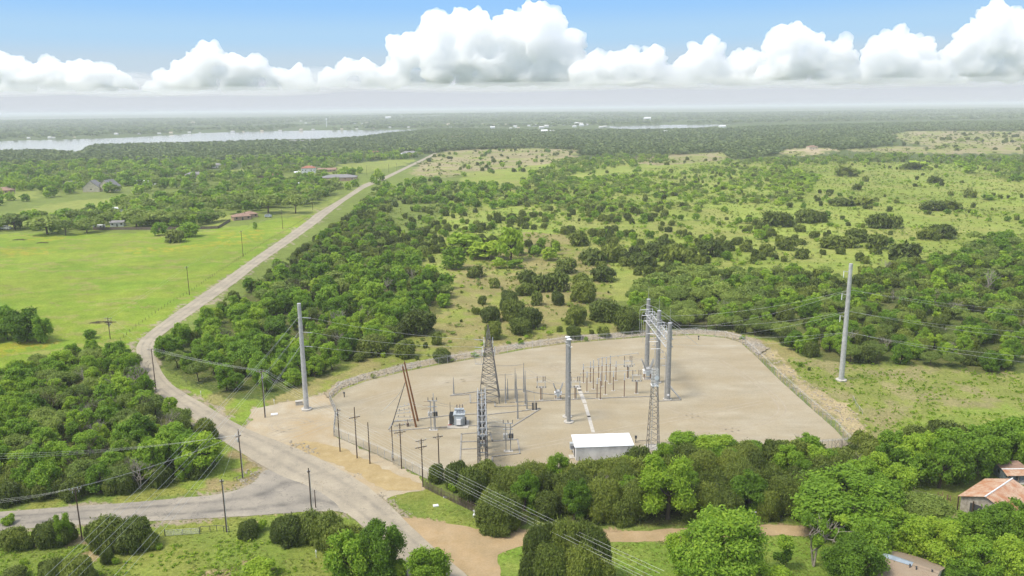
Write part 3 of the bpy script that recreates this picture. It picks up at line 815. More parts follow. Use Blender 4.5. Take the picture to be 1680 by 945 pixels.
cloud([(-60, 120), (-20, 90), (10, 83), (40, 100), (75, 92), (110, 104), (150, 98), (185, 105), (205, 125), (225, 142)], 146, 'low broad white cloud at the left edge of the sky', seed=5)
cloud([(238, 142), (258, 118), (285, 106), (315, 84), (345, 68), (362, 84), (390, 92), (420, 96), (445, 116), (475, 98), (500, 112), (520, 142)], 146, 'white cloud with a small knob on top, left of the biggest one', seed=7)
cloud([(935, 132), (950, 102), (985, 82), (1010, 74), (1030, 66), (1050, 78), (1080, 78), (1105, 92), (1120, 112), (1135, 132)], 136, 'rounded low white cloud just right of the biggest cloud', dist=14000., seed=11)
cloud([(1105, 130), (1125, 88), (1145, 64), (1175, 58), (1182, 80), (1200, 88), (1240, 80), (1262, 92), (1285, 128)], 135, 'ragged cloud with a leaning turret, left of the narrow tall one', dist=15500., seed=13)
cloud([(1235, 130), (1258, 90), (1268, 52), (1290, 34), (1305, 28), (1325, 40), (1340, 62), (1365, 58), (1395, 60), (1405, 85), (1412, 130)], 134, 'narrow tall white cloud with a shoulder on its right side', dist=14500., seed=17)
cloud([(1398, 130), (1418, 95), (1432, 66), (1455, 50), (1475, 44), (1500, 58), (1525, 66), (1545, 90), (1566, 100), (1580, 128)], 134, 'domed white cloud between the narrow tall one and the right edge cloud', dist=15000., seed=19)
cloud([(1545, 122), (1560, 84), (1578, 52), (1600, 26), (1625, 2), (1650, 6), (1675, 28), (1700, 20), (1740, 50), (1790, 122)], 130, 'high bulging white cloud cut by the right edge of the sky', dist=15500., seed=23)

m, t, b = nodes_mat('thin_vapour')
t.nodes.remove(b)
vol = t.nodes.new('ShaderNodeVolumeScatter')
vol.inputs['Color'].default_value = (0.998, 0.998, 0.998, 1); vol.inputs['Density'].default_value = 0.00055; vol.inputs['Anisotropy'].default_value = 0.3
t.links.new(vol.outputs[0], t.nodes['Material Output'].inputs['Volume'])
def wisp(px, py, wpx, hpx, dist, label, seed):
    d = rays(px, py); c = CAM + d * (dist / d[1]); k = dist / F
    bm = bmesh.new(); bmesh.ops.create_icosphere(bm, subdivisions=5, radius=1.0)
    for v in bm.verts:
        p_ = v.co.copy(); n_ = 1 + .45 * noise.noise(p_ * 1.7 + Vector((seed, 0, 0))) + .25 * noise.noise(p_ * 4 + Vector((seed, 5, 0))) + .12 * noise.noise(p_ * 9 + Vector((seed, 9, 0)))
        v.co = Vector((p_.x * n_ * wpx * k / 2, p_.y * n_ * 900, p_.z * n_ * hpx * k / 2))
    me = bpy.data.meshes.new('thin_cloud'); bm.to_mesh(me); bm.free(); me.materials.append(MATS['thin_vapour'])
    o = bpy.data.objects.new('thin_cloud', me); COL.objects.link(o); o.location = c
    tag(o, label, 'cloud', 'thin flat clouds under the heaps')
for k_, (px, py, w_, h_) in enumerate(((60, 148, 260, 16), (230, 152, 200, 12), (390, 150, 330, 14), (600, 141, 300, 16), (820, 143, 380, 14), (1020, 139, 300, 16), (1210, 138, 320, 14), (1420, 136, 300, 15), (1620, 133, 300, 18), (540, 128, 120, 30), (1120, 122, 120, 30), (1400, 118, 90, 26), (225, 132, 90, 22), (1560, 112, 70, 28))):
    wisp(px, py, w_, h_, 13200., ('flat veil of thin cloud under the left edge heap', 'thin veil of cloud left of the knobbed heap', 'thin veil of cloud under the knobbed heap', 'thin veil under the left flank of the biggest cloud', 'long thin veil under the biggest cloud', 'thin veil under the rounded low cloud', 'thin veil under the leaning turret cloud', 'thin veil under the domed cloud', 'thin veil of cloud at the right edge', 'faint puff between the knobbed heap and the biggest cloud', 'faint puff at the foot of the turret cloud', 'faint puff right of the narrow tall cloud', 'faint puff right of the left edge heap', 'faint puff left of the right edge cloud')[k_], k_ * 3.1)

# ------------------------------------------------------------------ plants: prototypes as arrays of leaf-sized faces
def unit(v): return v / (np.linalg.norm(v, axis=-1, keepdims=True) + 1e-9)
def leaf_quads(rng, c, nrm, size, elong=1.4, upw=0.0, jit=0.5):
    n = len(c)
    nn = unit(nrm + rng.normal(size=(n, 3)) * jit)
    tt = rng.normal(size=(n, 3)); tt[:, 2] += upw * 3
    tt = unit(tt - nn * (tt * nn).sum(1, keepdims=True)); bb = np.cross(nn, tt)
    s = (size * rng.uniform(0.65, 1.35, n))[:, None]
    q = np.stack((c - tt * s * elong, c + bb * s * 0.62 + tt * s * 0.1, c + tt * s * elong, c - bb * s * 0.62 + tt * s * 0.1), 1)
    return q
def crown(rng, blobs, nq, size, elong=1.4, upw=0.0, jit=0.5, rejin=0.78, noise_r=0.22, flat=0.0):
    B = np.array([b_[0] for b_ in blobs]); Rr = np.array([b_[1] for b_ in blobs])
    area = (Rr[:, 0] * Rr[:, 1] + Rr[:, 2] * Rr[:, 0]); p = area / area.sum()
    C, N, T = [], [], []
    got = 0
    btint = rng.uniform(0, 1, len(B))
    while got < nq:
        k = rng.choice(len(B), nq, p=p)
        d = unit(rng.normal(size=(nq, 3)))
        d[:, 2] = np.where((d[:, 2] < -0.35) & (rng.random(nq) < 0.6), -d[:, 2], d[:, 2])
        c = B[k] + d * Rr[k] * (1 + rng.normal(size=(nq, 1)) * noise_r * 0.5)
        ok = np.ones(nq, bool)
        for j in range(len(B)):
            ok &= (k == j) | ((((c - B[j]) / Rr[j]) ** 2).sum(1) > rejin ** 2)
        ok &= c[:, 2] > 0.02
        c, d, kk = c[ok], d[ok], k[ok]
        C.append(c); N.append(unit(d / Rr[kk])); T.append(0.35 * btint[kk] + 0.65 * rng.random(len(kk)))
        got += len(c)
    C, N, T = np.concatenate(C)[:nq], np.concatenate(N)[:nq], np.concatenate(T)[:nq]
    N = N + np.array((0, 0, 0.25))
    return leaf_quads(rng, C, N, np.full(len(C), size), elong, upw, jit), T
def proto_broad(seed, nq, size, w=7.0, h=7.5, nb=34, low=0.10):
    rng = np.random.default_rng(seed); bl = []
    lop = rng.normal(size=2) * 0.08 * w
    for i in range(nb):
        a_ = rng.uniform(0, 6.283); zz = rng.uniform(low, 0.86)
        env = math.sqrt(max(0.04, 1 - ((zz - .42) / .50) ** 2)) * rng.uniform(0.35, 1.0) ** 0.5
        r0 = w * rng.uniform(.075, .165) * (1.0 if zz < .7 else .85)
        bl.append((np.array((math.cos(a_) * env * w * .40 + lop[0] * zz, math.sin(a_) * env * w * .40 + lop[1] * zz, zz * h + .04 * h)), np.array((r0, r0, r0 * rng.uniform(.65, .95)))))
    return crown(rng, bl, nq, size, 1.3, 0, 0.75, 0.66, 0.62)
def proto_oak(seed, nq, size, w=9.0, h=6.5, nb=30):
    rng = np.random.default_rng(seed); bl = []
    for i in range(nb):
        a_ = rng.uniform(0, 6.283); rr = math.sqrt(rng.uniform(0, 1)) * 0.86
        z = h * (0.38 + 0.42 * math.sqrt(max(0, 1 - rr ** 2)) * rng.uniform(.75, 1.05))
        r0 = w * rng.uniform(.085, .15)
        bl.append((np.array((math.cos(a_) * rr * w * .46, math.sin(a_) * rr * w * .46, z)), np.array((r0, r0, r0 * .75))))
    return crown(rng, bl, nq, size, 1.2, 0, 0.7, 0.7, 0.5)
def proto_juniper(seed, nq, size, w=5.5, h=5.0, nb=16):
    rng = np.random.default_rng(seed); bl = [(np.array((0, 0, h * .42)), np.array((w * .36, w * .36, h * .46)))]
    for i in range(nb):
        a_ = rng.uniform(0, 6.283); zz = rng.uniform(0.08, 0.80); rr = math.sqrt(max(0.05, 1 - ((zz - .28) / .70) ** 2)) * w * .36
        r0 = w * rng.uniform(.10, .17)
        bl.append((np.array((math.cos(a_) * rr, math.sin(a_) * rr, zz * h)), np.array((r0, r0, r0 * 1.2))))
    q, t_ = crown(rng, bl, nq, size, 2.1, 0.9, 0.75, 0.85, 0.36)
    return q, t_
def proto_shrub(seed, nq, size, w=3.2, h=2.4, nb=9):
    rng = np.random.default_rng(seed); bl = []
    for i in range(nb):
        a_ = rng.uniform(0, 6.283); rr = math.sqrt(rng.uniform(0, 1)) * .33 * w; r0 = w * rng.uniform(.12, .22)
        bl.append((np.array((math.cos(a_) * rr, math.sin(a_) * rr, h * rng.uniform(.25, .68))), np.array((r0, r0, r0))))
    return crown(rng, bl, nq, size, 1.3, 0.2, 0.8, 0.78, 0.4)
def branch_tree(seed, h=6.0, spread=0.55, lv=4, rad=0.16, n=4):
    r = random.Random(seed); mb = MB()
    def go(p, d, L, rr, k):
        q = p + d * L
        mb.tube(p, q, rr, rr * .65, n if k > 1 else 3, False)
        if k == 0: return
        for _ in range(r.choice((2, 3, 3))):
            nd = (d + Vector((r.uniform(-1, 1), r.uniform(-1, 1), r.uniform(-.35, .7))) * spread * 1.5).normalized()
            go(p.lerp(q, r.uniform(.7, 1)), nd, L * r.uniform(.55, .8), rr * .6, k - 1)
    for _ in range(2): go(Vector((r.uniform(-.2, .2), r.uniform(-.2, .2), 0)), Vector((r.uniform(-.3, .3), r.uniform(-.3, .3), 1)).normalized(), h * .36, rad, lv)
    return mb
def limb_mb(seed, h, w, kind):
    """tapered trunk with limbs reaching into the crown"""
    r = random.Random(seed); mb = MB()
    r0 = 0.030 * h + 0.06
    stems = 1 if kind == 'broad' else r.choice((2, 3))
    for s in range(stems):
        p = Vector((r.uniform(-.15, .15) * stems, r.uniform(-.15, .15) * stems, 0)); q = p + Vector((r.uniform(-.1, .1) * w * .5, r.uniform(-.1, .1) * w * .5, h * .36))
        mb.tube(p + Vector((0, 0, -0.15)), p.lerp(q, .12), r0 * 1.35, r0, 7, False); mb.tube(p.lerp(q, .12), q, r0, r0 * .7, 7, False)
        for k in range(5):
            a_ = 6.283 * (k + r.random()) / 5
            e1 = q + Vector((math.cos(a_) * w * .17, math.sin(a_) * w * .17, h * r.uniform(.1, .22))); e2 = e1 + Vector((math.cos(a_) * w * .12, math.sin(a_) * w * .12, h * r.uniform(.08, .2)))
            mb.tube(q, e1, r0 * .5, r0 * .3, 5, False); mb.tube(e1, e2, r0 * .3, r0 * .1, 4, False)
    return mb
# kind -> (nominal w, nominal h, material)
KIND = {'broad': (7.0, 7.5, 'broad_leaf'), 'oak': (9.0, 6.5, 'oak_leaf'), 'juniper': (5.5, 5.0, 'juniper_leaf'), 'lime': (3.2, 2.4, 'lime_leaf'), 'limetree': (7.0, 7.5, 'lime_leaf'), 'bare': (5.0, 6.0, 'dead_bark')}
FN = {'broad': proto_broad, 'oak': proto_oak, 'juniper': proto_juniper, 'lime': proto_shrub, 'limetree': proto_broad}
LOD = {  # level: (faces, leaf size)
    'broad': ((13000, .165), (6500, .215), (900, .46), (150, 1.0), (28000, .115)), 'oak': ((14000, .16), (7000, .21), (950, .48), (150, 1.1), (28000, .11)),
    'juniper': ((11000, .135), (5600, .175), (700, .37), (110, .85), (32000, .085)), 'lime': ((3000, .12), (1500, .16), (260, .32), (50, .7), (6000, .09)), 'limetree': ((12000, .165), (6000, .215), (900, .46), (150, 1.0), (24000, .12))}
NVAR = (4, 4, 4, 3, 2)
PROTO = {}
def proto(kind, lod, var):
    k = (kind, lod, var)
    if k not in PROTO:
        nq, s = LOD[kind][lod]
        PROTO[k] = FN[kind](101 + var * 17 + len(kind) * 7, nq, s)
    return PROTO[k]
PMESH = {}
def trunk_arrays(mb):
    v = np.array(mb.v)
    quads = np.array([f if len(f) == 4 else (f[0], f[1], f[2], f[2]) for f in mb.f if len(f) in (3, 4)])
    return v, quads
def crown_mesh(kind, lod, var):
    k = ('c', kind, lod, var)
    if k not in PMESH and kind == 'bare':
        mb = branch_tree(300 + var * 7, 6.0, .55, 5, .12); v, f = trunk_arrays(mb); v = v * (6.0 / v[:, 2].max())
        PMESH[k] = np_mesh('limbs', v, f, 'dead_bark' if var % 2 else 'bark')
    if k not in PMESH:
        q, tnt = proto(kind, lod, var)
        n = len(q)
        lf = np.zeros((n, 4, 3)); lf[:, :, 0] = tnt[:, None]
        PMESH[k] = np_mesh('crown', q.reshape(-1, 3), np.arange(n * 4).reshape(-1, 4), KIND[kind][2], lf.reshape(-1, 3))
    return PMESH[k]
def trunk_mesh(kind, var):
    k = ('t', kind, var)
    if k not in PMESH:
        w, h, _ = KIND[kind]
        mb = limb_mb(var + 31, h, w, 'broad' if kind in ('broad', 'limetree', 'oak') else 'multi')
        v, f = trunk_arrays(mb)
        PMESH[k] = np_mesh('trunk', v, f, 'bark')
    return PMESH[k]
def lod_for(d): return 0 if d < 175 else 1 if d < 330 else 2 if d < 760 else 3
NAME = {'broad': 'broadleaf_tree', 'oak': 'oak_tree', 'juniper': 'juniper', 'lime': 'shrub', 'limetree': 'young_tree', 'bare': 'bare_tree'}
CAT = {'broad': 'tree', 'oak': 'oak tree', 'juniper': 'juniper', 'lime': 'shrub', 'limetree': 'young tree', 'bare': 'bare tree'}
PLANTS = []        # dict(kind,x,y,w,h,region,label)
def plant(kind, x, y, w, h, region, label=None, rz=None):
    PLANTS.append(dict(kind=kind, x=x, y=y, w=w, h=h, region=region, label=label, rz=rz if rz is not None else random.uniform(0, 6.28), var=random.randrange(4)))
def plant_px(kind, px, py, wpx, hpx, region, label=None):
    """base at photo point, drawn width and height in photo pixels there"""
    p = at(px, py); dp = depth(p)
    h = up(p, py - hpx) * 0.97; w = wpx * dp / F
    plant(kind, p[0], p[1], w, h, region, label)
# ------------------------------------------------------------------ what grows where
AVOID = [W_['pad'], W_['road'], W_['side'], W_['lane'], W_['lake'], W_['lake2'], W_['mound'], W_['apron'], W_['trench']]
AV_BB = [(a_.min(0), a_.max(0)) for a_ in AVOID]
DISCS = []          # (x, y, r) kept clear of scattered plants
def clear_px(px, py, r): p = at(px, py); DISCS.append((p[0], p[1], r))
GRID = {}
def gput(x, y, r): GRID.setdefault((int(x // 12), int(y // 12)), []).append((x, y, r))
def gfree(x, y, r, ov):
    i, j = int(x // 12), int(y // 12)
    for a_ in range(i - 1, i + 2):
        for b_ in range(j - 1, j + 2):
            for (u, v, q) in GRID.get((a_, b_), ()):
                if (u - x) ** 2 + (v - y) ** 2 < ((q + r) * ov) ** 2: return False
    return True
def blocked(x, y, r):
    for (u, v, q) in DISCS:
        if (u - x) ** 2 + (v - y) ** 2 < (q + r * .5) ** 2: return True
    for (mn, mx), poly in zip(AV_BB, AVOID):
        if x < mn[0] - r or x > mx[0] + r or y < mn[1] - r or y > mx[1] + r: continue
        X = np.array([x, x + r, x - r, x, x]); Y = np.array([y, y, y, y + r, y - r])
        if inpoly(X, Y, poly).any(): return True
    return False
def scatter(pts, n, mix, region, seed, ov=0.62, mask=None, margin=0.75):
    """n tries inside a ground outline; mix: (kind, weight, hmin, hmax, wmin/h, wmax/h)"""
    r = random.Random(seed); w = wpoly(pts); mn, mx = w.min(0), w.max(0)
    ws = [k[1] for k in mix]; made = 0; tries = 0
    while made < n and tries < n * 14:
        tries += 1
        x, y = r.uniform(mn[0], mx[0]), r.uniform(mn[1], mx[1])
        if not inpoly(np.array([x]), np.array([y]), w)[0]: continue
        if mask and not mask(x, y, r): continue
        kind, _, h0, h1, a0, a1 = r.choices(mix, ws)[0]
        h = r.uniform(h0, h1); wd = h * r.uniform(a0, a1); rad = wd / 2
        if not gfree(x, y, rad, ov) or blocked(x, y, rad * margin): continue
        gput(x, y, rad); plant(kind, x, y, wd, h, region); made += 1
def clump(scale, thr, seed):
    return lambda x, y, r: float(fbm(np.array([x / scale]), np.array([y / scale]), seed, 3)[0]) + r.uniform(-.06, .06) > thr
# clear ground around the built things
for a_ in ((434, 686, 2), (503, 672, 3), (1380, 625, 4), (398, 785, 2), (372, 873, 2), (135, 888, 2), (311, 484, 3), (399, 421, 3), (464, 376, 3), (400, 356, 17), (1628, 835, 13), (1655, 790, 11), (1480, 950, 14), (1465, 812, 5),
           (165, 312, 26), (150, 322, 22), (180, 322, 22), (508, 289, 14), (507, 283, 22), (537, 281, 18), (455, 290, 16), (557, 297, 30), (190, 372, 12), (272, 334, 10), (20, 380, 12), (297, 875, 6), (1410, 680, 5), (1663, 800, 8), (1675, 815, 6),
           (617, 254, 22), (633, 254, 20), (672, 254, 25), (285, 315, 20), (230, 312, 14), (90, 320, 12)):
    clear_px(*a_)

# --- junipers one by one on the dry slope behind the yard (base x, base y, drawn width, drawn height)
S = 'slope'
for px, py, w, h in ((881, 500, 21, 21), (915, 500, 23, 22), (956, 494, 43, 32), (958, 476, 30, 22), (945, 532, 36, 32), (992, 524, 52, 34), (1028, 544, 46, 42), (990, 460, 42, 24), (987, 444, 20, 16),
                     (928, 447, 37, 24), (865, 464, 32, 22), (914, 476, 42, 30), (890, 477, 34, 26), (953, 470, 28, 22), (867, 537, 42, 34), (853, 547, 38, 26), (842, 524, 36, 34), (834, 515, 30, 26),
                     (941, 556, 25, 22), (990, 553, 22, 18), (1003, 428, 36, 30), (970, 432, 42, 26), (949, 402, 34, 24), (918, 544, 10, 9), (970, 548, 9, 8), (862, 484, 30, 20),
                     (780, 455, 27, 19), (811, 472, 18, 16), (791, 499, 15, 14), (781, 515, 15, 11), (806, 527, 34, 26), (836, 498, 30, 22), (811, 555, 29, 28), (718, 565, 18, 20), (725, 592, 29, 22),
                     (665, 585, 35, 27), (613, 581, 50, 34), (687, 547, 56, 40), (698, 571, 8, 10), (640, 560, 34, 26), (590, 592, 20, 14), (795, 585, 6, 6), (853, 560, 7, 6)):
    plant_px('juniper', px, py, w, h, S)
S = 'pasture'
for px, py, w, h in ((1288, 409, 38, 22), (1316, 424, 22, 17), (1311, 380, 20, 12), (1336, 391, 17, 13), (1314, 401, 16, 9), (1350, 418, 11, 9), (1379, 417, 15, 11), (1410, 428, 15, 14), (1420, 432, 15, 12),
                     (1433, 417, 12, 9), (1443, 417, 8, 8), (1439, 408, 37, 24), (1486, 428, 48, 30), (1365, 406, 40, 20), (1390, 405, 36, 18), (1405, 396, 40, 20), (1419, 453, 25, 18), (1420, 298, 9, 9),
                     (1406, 312, 15, 10), (1532, 301, 19, 12), (1559, 321, 9, 7), (1387, 289, 34, 15), (1322, 365, 36, 22), (1345, 364, 26, 18), (1275, 370, 52, 24), (1440, 374, 36, 24), (1466, 374, 28, 20),
                     (1530, 345, 40, 16), (1560, 344, 30, 14), (1380, 337, 40, 13), (1415, 336, 34, 12), (1590, 324, 20, 15), (1498, 278, 30, 11), (1304, 392, 12, 8), (1520, 392, 30, 18), (1545, 390, 40, 22),
                     (1210, 402, 18, 14), (1196, 411, 20, 16), (1224, 412, 22, 15), (1257, 416, 24, 16), (1165, 420, 40, 26), (1105, 428, 44, 28), (1075, 420, 38, 24), (1130, 430, 30, 24), (1050, 440, 40, 26), (1248, 426, 16, 10)):
    plant_px('juniper', px, py, w, h, S)
for px, py, w, h in ((1330, 296, 30, 12), (1310, 286, 24, 10), (1590, 284, 26, 14), (1580, 274, 26, 11), (1505, 276, 32, 12), (1620, 328, 24, 10)):
    plant_px('lime', px, py, w, h, S)
# the tall dark tree standing over the middle of the slope
plant_px('broad', 838, 428, 44, 58, 'slope', 'tallest dark green tree among the bushes, above the middle of the dry slope')
for px, py, w, h in ((902, 427, 28, 22), (912, 418, 14, 24), (800, 425, 60, 30), (760, 415, 60, 34), (745, 440, 44, 36), (820, 440, 24, 18), (845, 440, 30, 14)):
    plant_px('limetree', px, py, w, h, 'slope')
# --- bottom left, south of the side road
S = 'south'
for px, py, w, h, lb in ((27, 898, 48, 38, 'round green bush below the side road, leftmost of those there'), (85, 893, 48, 44, 'bushy juniper beside the leftmost wooden power pole'), (108, 890, 40, 40, None),
                         (180, 897, 66, 58, 'largest bushy juniper on the near side of the side road'), (222, 896, 66, 54, None), (90, 950, 44, 40, None), (130, 955, 52, 50, None), (176, 924, 22, 30, 'small spindly juniper alone on the grass under the wires'), (60, 892, 18, 18, None),
                         (408, 880, 36, 30, 'small round juniper right of the pole with the metal field gate'), (25, 950, 40, 22, None),
                         (478, 888, 56, 52, None), (512, 884, 60, 52, None), (540, 892, 60, 58, 'tall dark juniper bush at the road corner, behind the wooden pole'), (558, 912, 56, 60, None), (578, 900, 46, 44, None)):
    plant_px('juniper', px, py, w * .92, h * .86, S, lb)
    if w > 40: plant_px('juniper', px + w * .36, py + 2, w * .5, h * .5, S); plant_px('juniper', px - w * .30, py - 3, w * .55, h * .68, S)
plant_px('broad', 575, 955, 80, 88, S, 'bright green tree at the road corner, in front of the dark juniper bushes')
plant_px('broad', 620, 952, 82, 98, S, 'largest bright green tree leaning over the near end of the country road')
plant_px('limetree', 107, 893, 30, 52, S, 'slender light green tree rising from the bush by the leftmost power pole')
plant_px('limetree', 706, 968, 72, 74, 'roadside', 'small loose crowned tree at the bottom edge beside the country road')
for px, py, w, h in ((428, 950, 70, 30), (640, 955, 60, 30), (430, 870, 22, 18), (15, 860, 20, 16), (190, 925, 14, 12), (40, 925, 16, 9), (260, 900, 16, 10), (660, 945, 24, 30), (690, 958, 30, 22)):
    plant_px('lime', px, py, w, h, S)
# --- big foreground plants right of the road
S = 'lane'
plant_px('juniper', 890, 958, 62, 96, S, 'leftmost of the big dark junipers under the wires at the bottom centre')
plant_px('juniper', 972, 962, 64, 94, S, 'rightmost of the big dark junipers under the wires at the bottom centre')
plant_px('juniper', 925, 952, 66, 98, S, 'tallest of the big dark junipers under the wires at the bottom centre')
for px, py, w, h in ((955, 948, 58, 92), (908, 985, 70, 92), (950, 990, 74, 94), (985, 985, 50, 74), (875, 975, 46, 70)): plant_px('juniper', px, py, w, h, S)
plant_px('juniper', 819, 864, 74, 54, S, 'round dense juniper beside the black bin at the end of the stake fence')
plant_px('broad', 1175, 970, 150, 128, S, 'spreading green tree in the lawn below the dirt lane')
plant_px('broad', 1122, 940, 60, 66, S); plant_px('broad', 1230, 975, 70, 66, S)
plant_px('broad', 1398, 866, 178, 90, S, 'wide bright tree overhanging the far end of the dirt lane')
plant_px('broad', 1340, 862, 70, 76, S); plant_px('broad', 1440, 850, 66, 74, S)
plant_px('broad', 1395, 968, 92, 88, S, 'dark green tree left of the brown shingle roof')
plant_px('broad', 1425, 930, 70, 76, S); plant_px('broad', 1275, 985, 60, 50, S)
S = 'yard'
plant_px('limetree', 1475, 905, 90, 72, S, 'yellow green tree behind the brown shingle roof, nearest the white dish')
plant_px('limetree', 1522, 922, 100, 78, S, 'yellow green tree directly behind the low end of the brown shingle roof')
plant_px('limetree', 1575, 918, 80, 70, S); plant_px('limetree', 1455, 880, 60, 60, S)
plant_px('oak', 1512, 862, 90, 48, S, 'flat topped tree with bare lower limbs between the dirt lane and the barn')
for px, py, w, h in ((1628, 905, 70, 72), (1662, 880, 70, 60), (1605, 950, 74, 66), (1655, 955, 70, 76), (1610, 872, 46, 36), (1560, 955, 60, 40), (1690, 920, 70, 80)):
    plant_px('broad', px, py, w, h, S)
for px, py, w, h in ((1452, 790, 56, 66), (1490, 782, 56, 70), (1500, 800, 50, 56), (1540, 800, 58, 80), (1572, 794, 48, 70), (1598, 784, 60, 74), (1620, 775, 54, 62), (1560, 770, 60, 66), (1515, 765, 56, 58)):
    plant_px('broad', px, py, w, h, S)
for px, py, w, h in ((1650, 752, 66, 60), (1680, 745, 60, 60), (1640, 735, 60, 50), (1690, 772, 50, 70), (1600, 745, 60, 46), (1550, 735, 60, 46), (1500, 742, 50, 44), (1455, 752, 50, 48), (1430, 775, 46, 50), (1415, 752, 44, 44)):
    plant_px('juniper' if px in (1550, 1500, 1430, 1415) else 'broad', px, py, w, h, S)
for px, py, w, h in ((1470, 820, 60, 62), (1420, 815, 60, 60), (1440, 800, 50, 60)): plant_px('broad', px, py, w, h, S)
for px, py, w, h in ((1545, 838, 26, 16), (1500, 828, 30, 22), (1605, 822, 16, 12), (1480, 868, 30, 20), (1625, 925, 30, 18)): plant_px('lime', px, py, w, h, S)
# --- the tree row between the yard and the dirt lane
S = 'row'
plant_px('limetree', 1095, 852, 98, 104, S, 'bright green tree standing out of the dark juniper row, below the lattice mast')
plant_px('limetree', 913, 798, 48, 52, S, 'light green tree in the row left of the white building')
plant_px('limetree', 1085, 790, 40, 66, S); plant_px('limetree', 835, 800, 30, 36, S); plant_px('limetree', 1030, 790, 34, 44, S)
plant_px('broad', 1165, 766, 80, 56, S, 'tallest dark tree of the row, right of the lattice mast'); plant_px('broad', 1125, 762, 64, 50, S); plant_px('broad', 1200, 768, 56, 44, S)
plant_px('broad', 1318, 800, 44, 46, S); plant_px('broad', 1240, 760, 50, 36, S); plant_px('broad', 1360, 770, 50, 36, S)
for px, py, w, h in ((715, 790, 26, 28), (750, 798, 40, 40), (772, 806, 40, 42), (795, 800, 46, 44), (820, 806, 44, 40), (870, 802, 60, 44), (965, 796, 50, 42), (992, 794, 50, 40), (1018, 802, 56, 52), (1045, 780, 50, 48),
                     (1285, 762, 56, 38), (1330, 756, 46, 34), (1380, 770, 50, 34)):
    plant_px('juniper', px, py, w, h, S)
for p_ in PLANTS: gput(p_['x'], p_['y'], p_['w'] / 2 * 0.9)
scatter([(735, 800), (790, 838), (850, 848), (1000, 856), (1240, 856), (1330, 850), (1410, 820), (1420, 780), (1390, 752), (1300, 760), (1200, 770), (1050, 785), (950, 795), (880, 800), (800, 800)], 95,
        [('bare', .04, 5, 7, .8, 1), ('juniper', .72, 4.5, 8.0, .75, 1.1), ('broad', .17, 6, 8.5, .7, 1), ('lime', .07, 2.5, 3.5, 1, 1.3)], 'row', 3, 0.50)
# --- left foreground wood
scatter([(-60, 640), (30, 620), (90, 600), (150, 590), (205, 600), (226, 622), (245, 660), (300, 690), (338, 718), (350, 745), (338, 778), (250, 800), (100, 815), (-60, 835)], 230,
        [('broad', .50, 4.5, 9.0, .65, 1.1), ('oak', .12, 5, 7, 1.0, 1.4), ('juniper', .12, 4.0, 6.0, .8, 1.1), ('lime', .10, 2, 3.5, 1, 1.4), ('limetree', .08, 4, 7, .7, .9), ('bare', .09, 5, 8, .8, 1.1)], 'corner', 4, 0.48)
scatter([(-60, 790), (60, 790), (200, 770), (330, 740), (352, 750), (345, 778), (250, 805), (100, 820), (-60, 838)], 50, [('juniper', .85, 3.5, 5.0, .9, 1.2), ('lime', .15, 2, 3, 1, 1.3)], 'corner', 5, 0.46)
for px, py, w, h, k in ((12, 556, 46, 60, 'broad'), (45, 560, 60, 58, 'broad'), (-14, 560, 60, 50, 'broad'), (66, 562, 34, 46, 'broad')): plant_px(k, px, py, w, h, 'field')
plant_px('broad', 148, 555, 22, 16, 'field'); plant_px('juniper', 288, 397, 32, 20, 'field', 'dark round bush at the far side of the paddock, in front of the board fence'); plant_px('broad', 262, 386, 26, 24, 'field'); plant_px('broad', 312, 388, 34, 26, 'field'); plant_px('limetree', 419, 376, 9, 12, 'field', 'little tree in the grass right of the brown roofed house')
# --- wood on the right of the country road
WA = [(266, 596), (264, 585), (290, 572), (330, 545), (380, 508), (440, 468), (500, 440), (600, 432), (690, 446), (735, 475), (738, 500), (705, 518), (680, 545), (630, 572), (590, 588), (520, 622), (450, 652), (400, 650), (345, 640), (300, 615)]
scatter(WA, 380, [('bare', .05, 5, 8, .8, 1.1), ('broad', .57, 4.5, 9.0, .7, 1.1), ('oak', .08, 5, 7, 1.0, 1.4), ('juniper', .14, 4.0, 6.0, .8, 1.15), ('lime', .10, 2, 3.5, 1, 1.4), ('limetree', .06, 5, 7, .7, 1)], 'wood', 6, 0.47)
WB = [(320, 545), (372, 505), (450, 448), (510, 404), (556, 368), (605, 330), (640, 340), (642, 372), (660, 405), (720, 425), (690, 440), (600, 428), (500, 436), (430, 470)]
scatter(WB, 360, [('juniper', .52, 3.5, 5.5, .9, 1.3), ('broad', .20, 5, 7.5, .8, 1.1), ('oak', .12, 4, 6, 1.1, 1.5), ('lime', .16, 1.8, 3.0, 1, 1.5)], 'wood', 7, 0.52)
WC = [(604, 322), (645, 300), (700, 296), (770, 306), (850, 305), (930, 312), (870, 334), (800, 345), (740, 358), (680, 350), (640, 345)]
scatter(WC, 240, [('broad', .55, 5, 8, .9, 1.3), ('juniper', .25, 3.5, 5, 1, 1.3), ('oak', .2, 5, 7, 1.1, 1.5)], 'wood', 8, 0.55, clump(30, .42, 61))
